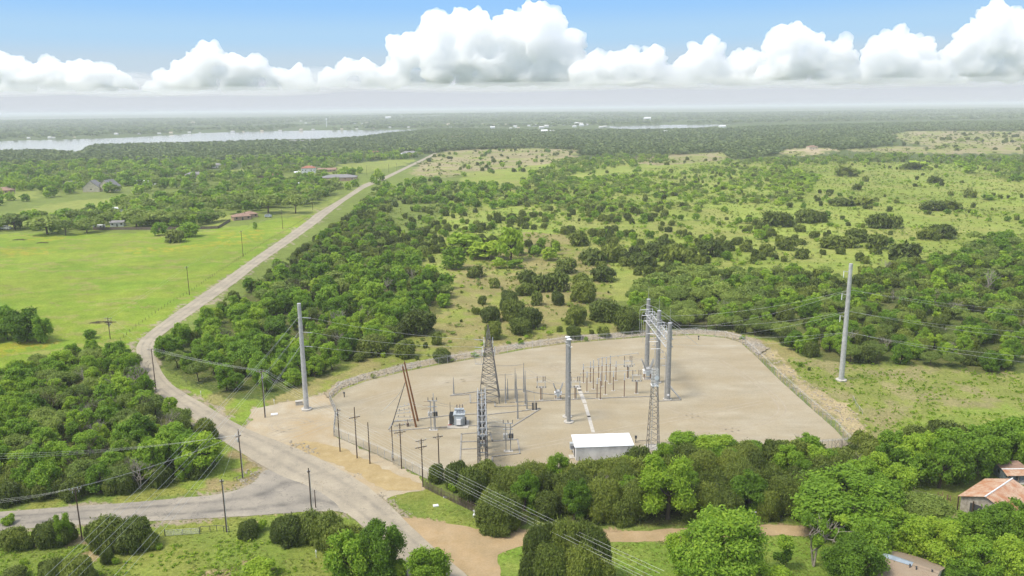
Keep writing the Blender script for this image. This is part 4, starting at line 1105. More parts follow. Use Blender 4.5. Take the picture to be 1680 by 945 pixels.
# --- thicket around and left of the right steel pole
WT = [(1035, 505), (1070, 470), (1120, 455), (1240, 452), (1300, 446), (1400, 466), (1450, 446), (1530, 428), (1760, 416), (1760, 612), (1600, 608), (1500, 598), (1420, 596), (1340, 590), (1310, 584), (1290, 560), (1210, 546), (1130, 542), (1050, 538)]
scatter([(1030, 520), (1050, 480), (1110, 455), (1180, 452), (1240, 460), (1250, 500), (1200, 540), (1130, 540), (1050, 536)], 70, [('oak', .8, 5.5, 8, 1.1, 1.5), ('broad', .1, 6, 8, .8, 1.1), ('juniper', .1, 4, 5, 1, 1.2)], 'thicket', 9, 0.50)
scatter(WT, 640, [('bare', .05, 4.5, 6.5, .8, 1.2), ('juniper', .34, 3.8, 5.8, .9, 1.25), ('broad', .28, 5, 7.5, .8, 1.1), ('oak', .20, 4.5, 6.5, 1.0, 1.4), ('lime', .09, 2, 3.2, 1, 1.4), ('limetree', .09, 4.5, 6.5, .7, 1)], 'thicket', 10, 0.46)
# --- slope fill between
scatter([(640, 400), (700, 380), (800, 372), (900, 385), (1000, 400), (1100, 410), (1180, 425), (1120, 450), (1030, 470), (1000, 440), (900, 420), (820, 425), (740, 430), (690, 425)], 150,
        [('juniper', .6, 3.5, 5.5, .9, 1.3), ('broad', .15, 4, 6.5, .9, 1.2), ('lime', .25, 1.5, 3, 1, 1.6)], 'slope', 11, 0.6, clump(28, .46, 71))
scatter(P_SLOPE, 40, [('lime', .5, .8, 1.8, .9, 1.4), ('juniper', .5, .8, 1.6, .8, 1.1)], 'slope', 12, 0.9)
# --- open range
RG = [(650, 350), (760, 340), (900, 312), (1000, 296), (1200, 268), (1760, 262), (1760, 425), (1530, 420), (1440, 436), (1300, 440), (1180, 440), (1000, 405), (900, 380), (800, 368), (700, 376), (645, 392)]
scatter([(650, 350), (760, 340), (900, 312), (1000, 320), (1180, 330), (1270, 380), (1260, 430), (1180, 436), (1000, 400), (900, 380), (800, 368), (700, 376), (645, 392)], 330,
        [('juniper', .55, 3, 5, .9, 1.4), ('broad', .15, 4, 6.5, .9, 1.3), ('lime', .30, 1.5, 3.0, 1, 1.7)], 'pasture', 13, 0.62, clump(34, .47, 81))
scatter([(930, 345), (960, 300), (1060, 285), (1180, 275), (1260, 272), (1340, 285), (1330, 318), (1260, 345), (1180, 350), (1060, 352)], 640,
        [('lime', .44, 2.2, 4.2, 1.1, 2.0), ('limetree', .26, 3.5, 5.5, 1, 1.6), ('juniper', .12, 2.5, 4, 1, 1.4), ('oak', .18, 3.5, 5.5, 1.2, 1.7)], 'pasture', 14, 0.52, clump(34, .44, 91))
scatter([(840, 330), (930, 296), (1010, 290), (1060, 300), (950, 345), (900, 352)], 200, [('lime', .5, 2.2, 4, 1.1, 2.0), ('broad', .3, 4, 6, 1, 1.5), ('oak', .2, 3.5, 5.5, 1.2, 1.7)], 'pasture', 141, 0.55, clump(30, .42, 93))
scatter(RG, 620, [('juniper', .35, 2, 4, .9, 1.5), ('lime', .50, 1.2, 2.6, 1.2, 2.2), ('broad', .15, 3, 5, 1, 1.5)], 'pasture', 15, 0.75, clump(60, .47, 95))
for pts, n in (([(880, 286), (930, 262), (1010, 256), (1095, 258), (1105, 268), (1020, 276), (960, 284), (900, 290)], 230), ([(1175, 268), (1330, 260), (1450, 257), (1560, 258), (1760, 264), (1760, 282), (1620, 276), (1500, 266), (1340, 272), (1190, 276)], 300),
               ([(1610, 270), (1760, 268), (1760, 302), (1650, 300)], 90), ([(850, 304), (870, 286), (920, 284), (940, 300), (900, 312)], 60), ([(1560, 440), (1600, 395), (1760, 385), (1760, 430)], 60)):
    scatter(pts, n, [('oak', .5, 5, 8, 1.1, 1.5), ('broad', .35, 5, 8, .9, 1.2), ('lime', .15, 2, 4, 1, 1.5)], 'pasture', 16 + n, 0.55)
scatter([(700, 290), (700, 260), (760, 247), (960, 247), (1080, 262), (1200, 262), (960, 300), (880, 282), (800, 286), (740, 292)], 90, [('juniper', .6, 3, 5, 1, 1.5), ('broad', .4, 4, 7, 1, 1.4)], 'pasture', 17, 1.0, clump(60, .46, 33))
scatter([(1450, 250), (1480, 222), (1760, 218), (1760, 252)], 90, [('juniper', .6, 4, 7, 1, 1.9), ('oak', .4, 5, 8, 1, 2)], 'pasture', 18, 0.9, clump(90, .5, 35))
# --- beyond the paddock
scatter([(-60, 384), (20, 382), (60, 382), (100, 383), (150, 377), (330, 374), (372, 360), (430, 345), (505, 342), (520, 332), (560, 318), (590, 304), (560, 303), (520, 300), (420, 302), (330, 312), (300, 325), (190, 335), (150, 347), (60, 364), (-60, 372)], 330,
        [('broad', .5, 7, 10, .9, 1.3), ('oak', .45, 6.5, 9.5, 1.1, 1.5), ('lime', .05, 2, 4, 1, 1.4)], 'houses', 19, 0.52)
for px, py, w, h in ((78, 384, 62, 32), (25, 377, 44, 30), (108, 386, 28, 28), (142, 382, 36, 26), (170, 377, 30, 26), (225, 372, 50, 32), (262, 372, 46, 30), (300, 372, 40, 30), (440, 350, 50, 32), (485, 350, 40, 32), (400, 342, 40, 28)):
    plant_px('oak', px, py, w, h, 'houses')
ULM = lambda x, y, r: not any(inpoly(np.array([x]), np.array([y]), w)[0] for w in W_MEAD)
scatter([(-60, 345), (50, 330), (140, 325), (200, 322), (300, 312), (420, 300), (560, 298), (600, 285), (640, 270), (700, 254), (690, 247), (560, 256), (300, 264), (-60, 272)], 900,
        [('broad', .55, 7, 11, .9, 1.3), ('oak', .45, 6, 9.5, 1.1, 1.6)], 'houses', 20, 0.60, ULM)
scatter([(-40, 300), (60, 298), (140, 300), (140, 322), (-40, 325)], 40, [('limetree', 1, 7, 12, .8, 1.1)], 'houses', 21, .6, ULM)
for px, py, w, h in ((620, 297, 16, 20), (628, 296, 8, 12), (619, 303, 12, 9), (611, 301, 8, 14)): plant_px('limetree', px, py, w, h, 'houses')

def range_brush():
    pass
# ------------------------------------------------------------------ power line poles
def G(px, py): p = at(px, py); return Vector((p[0], p[1], 0))
def H(px, py, top): return up(at(px, py), top)
def sag(a, b, s, n=14):
    a, b = Vector(a), Vector(b)
    return [a.lerp(b, i / n) - Vector((0, 0, 4 * s * (i / n) * (1 - i / n))) for i in range(n + 1)]
def wire(a, b, s, label, grp, r=0.032, mat='wire'):
    mb = MB(); mb.cable(sag(a, b, s), r * .62)
    return tag(rec(mb.build('power_cable', mat)), label, 'power cable', grp)

def wood_pole(px, py, top, label, arms=(), arm_dir=0.0, r=0.15, extras=None, grp='dark wooden power poles', mat='pole_wood', lean=None):
    """arms: list of (height below the top, length)"""
    b_ = G(px, py); h = H(px, py, top)
    o = root('power_pole', b_, label, 'power pole', grp)
    tp = b_ + Vector((0, 0, h))
    if lean: tp = tp + Vector(lean)
    mb = MB(); mb.tube(b_ - Vector((0, 0, .3)), tp, r, r * .68, 9); mb.tube(tp, tp + Vector((0, 0, .05)), r * .68, r * .4, 9)
    mb.build('shaft', mat, o)
    d = Vector((math.cos(arm_dir), math.sin(arm_dir), 0)); nrm = Vector((-d.y, d.x, 0))
    ends = []
    for dz, L in arms:
        c = tp - Vector((0, 0, dz)) + nrm * (r + .06)
        mb = MB(); mb.box(c, (L, .11, .14), arm_dir)
        for s in (-1, 1): mb.tube(c + d * s * L * .32, tp - Vector((0, 0, dz + .75)) + nrm * r, .03, .03, 4)
        mb.build('crossarm', 'pale_wood' if dz < .8 else 'pole_wood', o)
        for s in (-.94, -.4, .4, .94):
            q = c + d * s * L / 2 + Vector((0, 0, .07))
            MB().insulator(q, .28, .07, n=6, k=3).build('insulator', 'porcelain', o)
            ends.append(q + Vector((0, 0, .28)))
    if not arms: ends = [tp + Vector((0, 0, .1))]
    for ex in extras or ():
        if ex[0] == 'can':
            c = tp - Vector((0, 0, ex[1])) + nrm * .42
            mb = MB(); mb.lathe(c - Vector((0, 0, .5)), [(.1, 0), (.26, .04), (.27, .85), (.2, .95), (.05, 1.0)], 10); mb.tube(c + Vector((0, 0, .1)), tp - Vector((0, 0, ex[1] - .1)), .05, .05, 5)
            t_ = mb.build('transformer_can', 'galvanised', o)
            MB().insulator(c + Vector((.1, 0, .5)), .35, .06, n=6, k=3).build('bushing', 'porcelain', t_)
        if ex[0] == 'box':
            mb = MB(); mb.box(b_ + Vector((0, -r - .14, ex[1])), (.35, .22, .6)); mb.tube(b_ + Vector((0, -r - .06, ex[1] + .3)), b_ + Vector((0, -r - .06, h * .7)), .035, .035, 5); mb.build('meter_box', 'galvanised', o)
        if ex[0] == 'riser':
            mb = MB(); mb.tube(b_ + Vector((r + .05, -.05, 0)), b_ + Vector((r + .05, -.05, h * ex[1])), .06, .05, 6); mb.build('riser_pipe', 'galvanised', o)
        if ex[0] == 'cut':
            for s in (-.55, 0, .55):
                q = tp - Vector((0, 0, ex[1])) + d * s + nrm * .35
                MB().insulator(q, .4, .06, axis=(nrm.x * .5, nrm.y * .5, 1), n=6, k=3).tube(q, q - nrm * .35, .025, .025, 4).build('fuse_cutout', 'porcelain', o)
    MARKS.append((label_to_mark(label), b_.x, b_.y))
    return o, tp, ends
def label_to_mark(l): return None
P = {}
P['a'] = wood_pole(558, 741, 671, 'wooden pole nearest the substation gate, with short upper arm', [(.5, 1.6)], .5, extras=[('can', 1.4)])
P['b'] = wood_pole(586, 752, 640 + 28, 'second wooden pole from the gate, with one slanting crossarm', [(2.6, 2.6)], .5, extras=[('cut', 3.6)])
P['c'] = wood_pole(607, 761, 693, 'bare wooden pole without arms between the crossarm poles outside the fence')
P['d'] = wood_pole(645, 756, 699, 'bare wooden pole just inside the fence with a white box', (), extras=[('box', 1.2)])
P['e'] = wood_pole(659, 769, 695, 'wooden pole inside the fence with two tiers of crossarms', [(.5, 2.4), (2.2, 2.6)], .35, extras=[('cut', 3.2)])
P['f'] = wood_pole(694, 799, 720, 'double crossarm pole at the end of the stake fence', [(.5, 2.4), (2.0, 2.6)], .45, extras=[('cut', 1.2)])
P['g'] = wood_pole(721, 784, 711, 'wooden pole rising from the juniper inside the yard corner', [(.9, 2.2)], .3, extras=[('cut', 1.4)])
P['h'] = wood_pole(435, 685, 608, 'dark wooden pole left of the tall steel pole, with pale crossarm', [(.35, 2.7)], .1, extras=[('can', 2.0), ('riser', .8)])
P['i'] = wood_pole(398, 784, 705, 'wooden pole in the grass corner where the roads meet', [(1.6, 1.3)], .8, extras=[('can', 2.6), ('riser', .6), ('cut', 1.2)])
P['j'] = wood_pole(372, 873, 786, 'wooden pole beside the metal field gate on the side road', [(.6, .7)], .3, r=.13, extras=[('riser', .9)])
P['k'] = wood_pole(135, 886, 801, 'leftmost wooden pole on the near side of the side road', [(.35, 2.1)], .35, extras=[('cut', 1.0)])
P['l'] = wood_pole(511, 838, 768, 'wooden pole rising from the juniper bush at the road corner', [(.9, .6)], .2, r=.14, extras=[('riser', .9)])
P['l2'] = wood_pole(518, 833, 804, 'short stub pole beside the pole at the road corner bush', (), r=.12)
P['m'] = wood_pole(311, 484, 437, 'wooden pole in the middle of the roadside row along the paddock', [(.5, 1.9)], 1.0)
P['n'] = wood_pole(399, 421, 379, 'wooden pole before the bend of the paddock fence, second one along', [(.5, 1.9)], 1.0)
P['o'] = wood_pole(464, 376, 343, 'wooden pole at the far corner of the paddock by the road', [(.5, 1.9)], 1.0)
P['q'] = wood_pole(181, 556, 521, 'wooden pole crowded with insulators among the trees at the paddock corner', [(.4, 2.6), (1.4, 2.4), (2.6, 1.6)], .2, extras=[('cut', 1.0), ('can', 3.0)])
P['r'] = wood_pole(256, 640, 572, 'pole half hidden by trees at the bend of the country road', [(.4, 2.4)], .1)
P['s'] = wood_pole(513, 345, 325, 'distant wooden pole beside the concrete farm entrance', [(.5, 1.9)], 1.0)
P['t'] = wood_pole(579, 291, 272, 'distant wooden pole left of the flat roofed hall', [(.5, 2.2)], 1.0)
P['u'] = wood_pole(602, 288, 271, 'distant wooden pole right of the flat roofed hall', [(.5, 2.2)], 1.0)
P['v'] = wood_pole(638, 284, 270, 'distant wooden pole on the meadow near the road top', [(.5, 2.2)], 1.0)
P['w'] = wood_pole(651, 281, 268, 'farthest wooden pole on the meadow near the road top', [(.5, 2.2)], 1.0)
P['y'] = wood_pole(552, 305, 289, 'distant pole by the mailboxes where the road narrows', [(.5, 2.0)], 1.0)
P['z'] = wood_pole(1231, 866, 840, 'grey yard lamp pole on the dirt lane', (), r=.09, mat='galvanised', grp='other poles')
lamp = P['z'][0]
mb = MB(); tp = P['z'][1]; mb.tube(tp, tp + Vector((.6, -.2, .12)), .035, .03, 6); mb.box(tp + Vector((.75, -.25, .08)), (.4, .2, .12)); mb.build('lamp_head', 'galvanised', lamp)

# tall round steel poles of the transmission line
def steel_pole(px, py, top, r0, r1, label, arms, grp='tall grey steel poles', side=1):
    b_ = G(px, py); h = H(px, py, top)
    o = root('steel_pole', b_, label, 'steel pole', grp)
    mb = MB(); mb.tube(b_ - Vector((0, 0, .3)), b_ + Vector((0, 0, h)), r0, r1, 12)
    for k in (.34, .67): mb.tube(b_ + Vector((0, 0, h * k)), b_ + Vector((0, 0, h * k + .5)), r0 + (r1 - r0) * k + .03, r0 + (r1 - r0) * k + .02, 12)
    sh = mb.build('shaft', 'galvanised', o)
    MB().lathe(b_ - Vector((0, 0, .2)), [(r0 * 1.95, 0), (r0 * 1.95, .55), (r0 * 1.85, .6), (.02, .61)], 20).build('footing', 'concrete', o)
    MB().tube(b_ + Vector((0, 0, h)), b_ + Vector((0, 0, h + .06)), r1 * 1.06, r1 * 1.0, 12).build('cap', 'galvanised', o)
    ends = []
    for z, az, L, rise in arms:
        d = Vector((math.cos(az), math.sin(az), 0)); p0 = b_ + Vector((0, 0, z)); p1 = p0 + d * (r1 + L) + Vector((0, 0, rise))
        MB().tube(p0, p1, .13, .08, 6).box(p1, (.25, .25, .12), az).build('davit_arm', 'galvanised', o)
        if rise: # hanging jumper string
            MB().insulator(p1, 1.9, .14, axis=(0, 0, -1), n=8, k=7).build('insulator', 'white_paint', o); ends.append(p1 - Vector((0, 0, 1.9)))
        else:
            MB().insulator(p1, 1.5, .13, axis=(d.x, d.y, -.05), n=8, k=7).build('insulator', 'porcelain', o); ends.append(p1 + d * 1.5)
    MARKS.append((label_to_mark(label), b_.x, b_.y))
    return o, b_, h, ends
zL = [H(503, 672, y) for y in (521, 545, 568)]
SL = steel_pole(503, 672, 498, .74, .50, 'tall tapered steel pole beside the entrance apron, at the left', [(z, -.15, 1.0, 0) for z in zL])
zR = [H(1380, 624, y) for y in (447, 484, 520)]
SR = steel_pole(1380, 624, 433, .80, .52, 'tall tapered steel pole in the grass at the right', [(z, math.pi + .15, 1.5, .5) for z in zR])

# three-pole switching structure and the twin poles in the middle of the yard
def yard_poles():
    pts = [(1061, 603, 491), (1078, 628, 510), (1095, 656, 530)]
    B = [G(x, y) for x, y, _ in pts]; Hh = [H(*p_) for p_ in pts]
    hm = 21.6
    o = root('switch_structure', (B[1].x, B[1].y, 0), 'three tall steel poles joined by a switch beam at the right of the yard', 'switch structure')
    for b_, h in zip(B, Hh):
        s = MB().tube(b_, b_ + Vector((0, 0, h)), .78, .58, 12).build('pole', 'steel_grey', o)
        MB().tube(b_ + Vector((0, 0, h)), b_ + Vector((0, 0, h + 4.2)), .05, .02, 5).build('lightning_rod', 'galvanised', s)
        MB().lathe(b_ - Vector((0, 0, .1)), [(1.25, 0), (1.25, .45), (.02, .46)], 16).build('footing', 'concrete', o)
        MB().tube(b_ + Vector((0, 0, h)), b_ + Vector((0, 0, h + .08)), .62, .6, 12).build('cap', 'galvanised', o)
    ax = (B[2] - B[0]).normalized(); nr = Vector((-ax.y, ax.x, 0))
    if nr.x > 0: nr = -nr                 # towards the left of the picture
    tops = []
    for z, w in ((17.6, .35), (15.4, .35)):
        mb = MB()
        for s in (-1, 1):
            p0, p1 = B[0] + Vector((0, 0, z)) + nr * s * .9, B[2] + Vector((0, 0, z)) + nr * s * .9
            mb.tube(p0, p1, .16, .16, 6)
        n = 12
        for k in range(n):
            a_, c_ = B[0].lerp(B[2], k / n) + Vector((0, 0, z)), B[0].lerp(B[2], (k + 1) / n) + Vector((0, 0, z))
            mb.tube(a_ + nr * .9, c_ - nr * .9, .06, .06, 4); mb.tube(a_ + nr * .9, a_ - nr * .9, .06, .06, 4)
        mb.build('beam', 'galvanised', o)
    for k in range(9):                    # switch blades and posts on the beam
        c = B[0].lerp(B[2], (k + .5) / 9) + Vector((0, 0, 17.75))
        for s in (-1, 1): MB().insulator(c + nr * s * 1.0, 1.6, .16, n=7, k=5).build('insulator', 'porcelain', o)
        MB().tube(c + nr * 1.0 + Vector((0, 0, 1.65)), c - nr * 1.0 + Vector((0, 0, 1.65)), .06, .06, 5).build('switch_blade', 'white_paint', o)
    for k, (u, z) in enumerate(((.02, 18.9), (.12, 17.9), (.22, 16.9), (.38, 14.2), (.52, 12.9), (.62, 11.6), (.05, 11.6), (.14, 10.4), (.25, 9.4), (.52, 9.6), (.62, 8.6), (.74, 7.6))):
        c = B[0].lerp(B[2], u) + Vector((0, 0, z))
        l = 2.7 if k < 6 else 1.7
        MB().tube(c, c + (nr if k < 6 else -nr) * l, .10, .08, 6).build('bracket_arm', 'white_paint' if k < 6 else 'galvanised', o)
        e_ = c + (nr if k < 6 else -nr) * l
        if k >= 6: MB().insulator(e_, 1.1, .13, axis=(nr.x, nr.y, 1.2), n=6, k=4).build('insulator', 'porcelain', o)
        tops.append(e_)
    for k, u in enumerate((.1, .45, .8)):   # arching jumpers
        a_ = tops[k]; g_ = a_ - Vector((0, 0, 7)); m_ = B[0].lerp(B[2], u) + Vector((0, 0, 20.6)) - nr * .5
        MB().cable([a_ + Vector((0, 0, -7)), a_, a_ + Vector((0, 0, 1)) - nr * .3, a_.lerp(m_, .5) + Vector((0, 0, 1.2)), m_, m_ - nr * 1.5 - Vector((0, 0, .6)), m_ - nr * 5 - Vector((0, 0, 3.2)), m_ - nr * 9 - Vector((0, 0, 6.4))], .05, 5).build('jumper', 'galvanised', o)
    for k in range(3):                      # struts of the last pole
        pass
    mb = MB(); b_ = B[2]
    mb.tube(b_ + Vector((.6, 0, 3.6)), b_ + Vector((3.6, -.2, .1)), .07, .07, 5); mb.tube(b_ + Vector((.6, .5, 3.6)), b_ + Vector((3.9, .6, .1)), .07, .07, 5); mb.build('strut', 'galvanised', o)
    MB().tube(b_ + Vector((-.95, -.2, .3)), b_ + Vector((-.95, -.2, 14)), .07, .07, 6).build('operating_rod', 'galvanised', o)
    MB().tube(B[1] + Vector((-1.05, -.2, .3)), B[1] + Vector((-1.05, -.2, 14)), .07, .07, 6).build('operating_rod', 'galvanised', o)
    MB().box(b_ + Vector((0, -.80, 1.7)), (.5, .25, .5)).build('control_box', 'white_paint', o)
    for px, py, tp_, lb in ((933, 693, 557, 'front one of the two tall grey poles in the middle of the yard'), (930.6, 684.5, 553, 'rear one of the two tall grey poles in the middle of the yard')):
        b2 = G(px, py); h = H(px, py, tp_)
        q = root('dead_end_pole', b2, lb, 'steel pole', 'twin grey poles in the yard')
        MB().tube(b2, b2 + Vector((0, 0, h)), .52, .47, 12).build('shaft', 'steel_grey', q)
        MB().lathe(b2 - Vector((0, 0, .1)), [(1.3, 0), (1.3, .45), (.02, .46)], 18).build('footing', 'concrete', q)
        MB().tube(b2 + Vector((0, 0, h)), b2 + Vector((0, 0, h + .1)), .68, .66, 12).build('cap', 'white_paint', q)
        mb = MB()
        for s in (-1, 0, 1): mb.insulator(b2 + Vector((.2 * s, -.62, h - 1.6 - .3 * s)), .7, .1, axis=(s, -.6, .5), n=6, k=3)
        mb.build('insulator', 'white_paint', q)
        MB().insulator(b2 + Vector((.2, -.66, h * .62)), .8, .13, axis=(.3, -1, .2), n=6, k=3).build('insulator', 'brown_porcelain', q)
        MB().box(b2 + Vector((0, -.75, h * .33)), (.4, .3, .25)).build('step_bracket', 'galvanised', q)
    return o, B, tops
YP = yard_poles()

# lattice A-tower in the middle of the yard
def lattice(mb, base, half0, half1, h0, h1, n, r, cross=True):
    c = [(-1, -1), (1, -1), (1, 1), (-1, 1)]
    def pt(k, u): hf = half0 + (half1 - half0) * u; return Vector(base) + Vector((c[k][0] * hf, c[k][1] * hf, h0 + (h1 - h0) * u))
    us = [0]; 
    for i in range(n): us.append((i + 1) / n)
    for k in range(4):
        mb.tube(pt(k, 0), pt(k, 1), r * 1.5, r * 1.2, 4)
        for u0, u1 in zip(us[:-1], us[1:]):
            j = (k + 1) % 4
            mb.tube(pt(k, u0), pt(j, u1), r, r, 3, False)
            if cross: mb.tube(pt(j, u0), pt(k, u1), r, r, 3, False)
            mb.tube(pt(k, u1), pt(j, u1), r, r, 3, False)
    return pt
def a_tower():
    b_ = G(803, 657); h = H(803, 657, 533)
    o = root('lattice_tower', b_, 'tall tapering lattice tower rising to a point in the middle of the yard', 'lattice tower')
    mb = MB(); lattice(mb, b_, 2.9, 1.15, 0, h * .66, 7, .085, True); mb.build('tower_base', 'lattice_steel', o)
    mb = MB(); lattice(mb, b_, 1.15, .55, h * .66, h * .84, 4, .075); lattice(mb, b_, .55, .08, h * .84, h, 3, .065); mb.build('peak', 'lattice_steel', o)
    ends = []
    for k, z in enumerate((h * .66, h * .78)):
        mb = MB()
        for s in (-1, 1):
            for yy in (-.5, .5): mb.tube(b_ + Vector((s * 1.0, yy, z)), b_ + Vector((s * (1.9 - k * .5), yy, z)), .07, .06, 4)
            mb.tube(b_ + Vector((s * (1.7 - k * .5), 0, z - 1.4)), b_ + Vector((s * (1.7 - k * .5), 0, z + 1.3)), .11, .10, 6)
        mb.build('crossarm', 'white_paint', o)
    for z in (h * .80, h * .70, h * .60, h * .48):
        q0 = b_ + Vector((-1.2 - .2, .3, z)); q1 = q0 + Vector((-2.6, .3, .15))
        MB().insulator(q0, 2.5, .12, axis=(-1, .1, .04), n=6, k=8).build('insulator', 'porcelain', o); ends.append(q1)
    mb = MB(); q = b_ + Vector((-2.0, .2, h * .62))
    for dx, dz in ((0, 0), (-1.8, 0)):
        mb.tube(q + Vector((dx, 0, -2.6)), q + Vector((dx, 0, 1.2)), .05, .05, 5)
    for dz in (-2.4, -1, .2, 1.2): mb.tube(q + Vector((0, 0, dz)), q + Vector((-1.8, 0, dz)), .05, .05, 5)
    mb.build('jumper_frame', 'galvanised', o)
    MARKS.append(('the pointed lattice tower in the yard', b_.x, b_.y))
    return o, b_, h, ends
AT = a_tower()

# radio mast of lattice steel by the white building
def mast():
    b_ = G(1071, 735); h = H(1071, 735, 605)
    o = root('radio_mast', b_, 'slender lattice mast right of the white building', 'lattice mast')
    mb = MB(); lattice(mb, b_, 1.35, .72, 0, h * .78, 11, .05, False); mb.build('lower_section', 'lattice_steel', o)
    mb = MB(); lattice(mb, b_, .72, .66, h * .78, h, 6, .055); mb.build('upper_section', 'galvanised', o)
    mb = MB(); mb.box(b_ + Vector((0, 0, h * .80)), (1.7, 1.7, .18)); mb.build('ring_platform', 'white_paint', o)
    MB().lathe(b_ + Vector((.2, -.6, h * .9)), [(.05, 0), (.55, .3), (.6, .34)], 12, (0.2, -1, 0)).build('dish', 'white_paint', o)
    MB().tube(b_ + Vector((0, 0, h)), b_ + Vector((0, 0, h + 2.2)), .06, .03, 5).build('antenna', 'galvanised', o)
    mb = MB(); mb.tube(b_ + Vector((-.5, -.4, 0)), b_ + Vector((-.3, -.3, h)), .07, .07, 5); mb.build('cable_ladder', 'galvanised', o)
    MB().box(b_ + Vector((0, 0, .12)), (3.6, 3.6, .25)).build('footing', 'concrete', o)
mast()

# long switch rack in the middle of the yard, seen end on
def rack():
    n0, f0 = G(792.5, 772), None
    d0 = math.hypot(n0.x, n0.y); dirv = Vector((n0.x, n0.y, 0)).normalized()
    o = root('switch_rack', n0, 'long latticed rack of switches and insulators below the pointed tower', 'switch rack')
    L, wd, hh = 27.0, 1.75, 8.6
    sd = Vector((dirv.y, -dirv.x, 0))
    frames = 8
    P_ = lambda u, s, z: n0 + dirv * (L * u) + sd * (s * wd / 2) + Vector((0, 0, z))
    for i in range(frames):
        u = i / (frames - 1)
        for s in (-1, 1):
            mb = MB(); lattice(mb, P_(u, s, 0), .30, .26, 0, hh, 8, .05, False); mb.build('column', 'lattice_steel', o)
            MB().box(P_(u, s, .1), (.9, .9, .2)).build('footing', 'concrete', o)
        for z in (hh, hh - 2.0, hh - 4.2):
            mb = MB(); mb.box(P_(u, 0, z), (wd + .6, .18, .22), math.atan2(sd.y, sd.x)); mb.build('crossbeam', 'galvanised', o)
            for s in (-.8, 0, .8): MB().insulator(P_(u, s, z + .12), .75, .13, n=6, k=4).build('insulator', 'brown_porcelain' if z < hh else 'porcelain', o)
    for s, m_ in ((-1.12, 'galvanised'), (0, 'steel_grey'), (1.12, 'galvanised')):
        for z in (hh + .95, hh - 1.1): MB().tube(P_(0, s, z), P_(1, s, z), .09, .09, 6).build('bus_bar', m_, o)
    for s in (-1, 1):
        mb = MB()
        for z in (hh - .25, hh - 2.2):
            mb.tube(P_(0, s, z), P_(1, s, z), .09, .09, 4)
        for k in range(20):
            mb.tube(P_(k / 20, s, hh - 2.2), P_((k + 1) / 20, s, hh - .25), .045, .045, 3, False)
            mb.tube(P_((k + 1) / 20, s, hh - 2.2), P_((k + 1) / 20, s, hh - .25), .04, .04, 3, False)
        mb.build('side_truss', 'lattice_steel', o)
    for i in range(7):
        for s in (-.5, .5):
            c = P_((i + .5) / 7, s, hh - 3.1)
            mb = MB(); mb.box(c, (.55, .8, .9), math.atan2(sd.y, sd.x)); t_ = mb.build('recloser', 'dark_steel' if i % 2 else 'steel_grey', o)
            for k in (-.2, .2): MB().insulator(c + Vector((k, 0, .45)), .5, .09, n=6, k=3).build('bushing', 'porcelain', t_)
    for u in (.02, .45, .9):
        for s in (-1.1, 1.1): MB().tube(P_(u, s, hh), P_(u, s, hh + 2.4), .08, .06, 6).build('mast_post', 'white_paint', o)
    MB().tube(P_(.5, .0, hh), P_(.5, .0, hh + 3.6), .08, .05, 6).build('mast_post', 'white_paint', o)
rack()

# leaning brown poles with a rung ladder of switches
def leaners():
    a0, a1 = G(683, 700), None
    o = root('leaning_pole_frame', a0, 'pair of leaning red brown poles braced by a slanting ladder of crossbars', 'leaning poles')
    def tip(px, py, pyt, pxt):
        b_ = G(px, py); h = H(px, py, pyt)
        q = at(px, py); dp = depth(q)
        # lean sideways so that the tip stands over to the left
        ux = (pxt - px) * dp / F * .93
        return b_, b_ + Vector((ux + .5, .0, h))
    for px, py, pyt, pxt in ((683, 701, 601, 660), (686, 691, 594, 663)):
        b_, t_ = tip(px, py, pyt, pxt)
        MB().tube(b_ - Vector((0, 0, .2)), t_, .27, .20, 9).build('leaning_pole', 'brown_pole', o)
        MB().tube(t_, t_ + Vector((0, 0, .6)), .08, .05, 6).build('tip_insulator', 'dark_steel', o)
    b_, t_ = tip(643, 698, 628, 666)
    MB().tube(b_, t_, .12, .09, 7).build('brace', 'dark_steel', o)
    b1, t1 = tip(683, 701, 601, 660)
    for k, (u, v, m_) in enumerate(((.42, .38, 'rust_steel'), (.34, .31, 'galvanised'), (.28, .25, 'rust_steel'), (.20, .17, 'galvanised'), (.12, .10, 'rust_steel'))):
        p0 = b_.lerp(t_, u); p1 = b1.lerp(t1, v)
        MB().tube(p0, p1, .08, .08, 6).build('crossbar', 'steel_grey', o)
        for w in (.2, .5, .8): MB().insulator(p0.lerp(p1, w), .5, .10, n=6, k=3).build('insulator', 'brown_porcelain' if k % 2 else 'porcelain', o)
    for dx in (-1.5, -2.2, -2.9): MB().cable(sag(b_.lerp(t_, .9), b_ + Vector((dx, 2, 6.0 + dx)), .6, 6), .025).build('jumper', 'wire', o)
    MB().lathe(G(669, 700), [(.3, 0), (.32, 1.0), (.2, 1.1), (.08, 1.2), (.08, 2.0)], 8).build('arrester', 'brown_porcelain', o)
leaners()

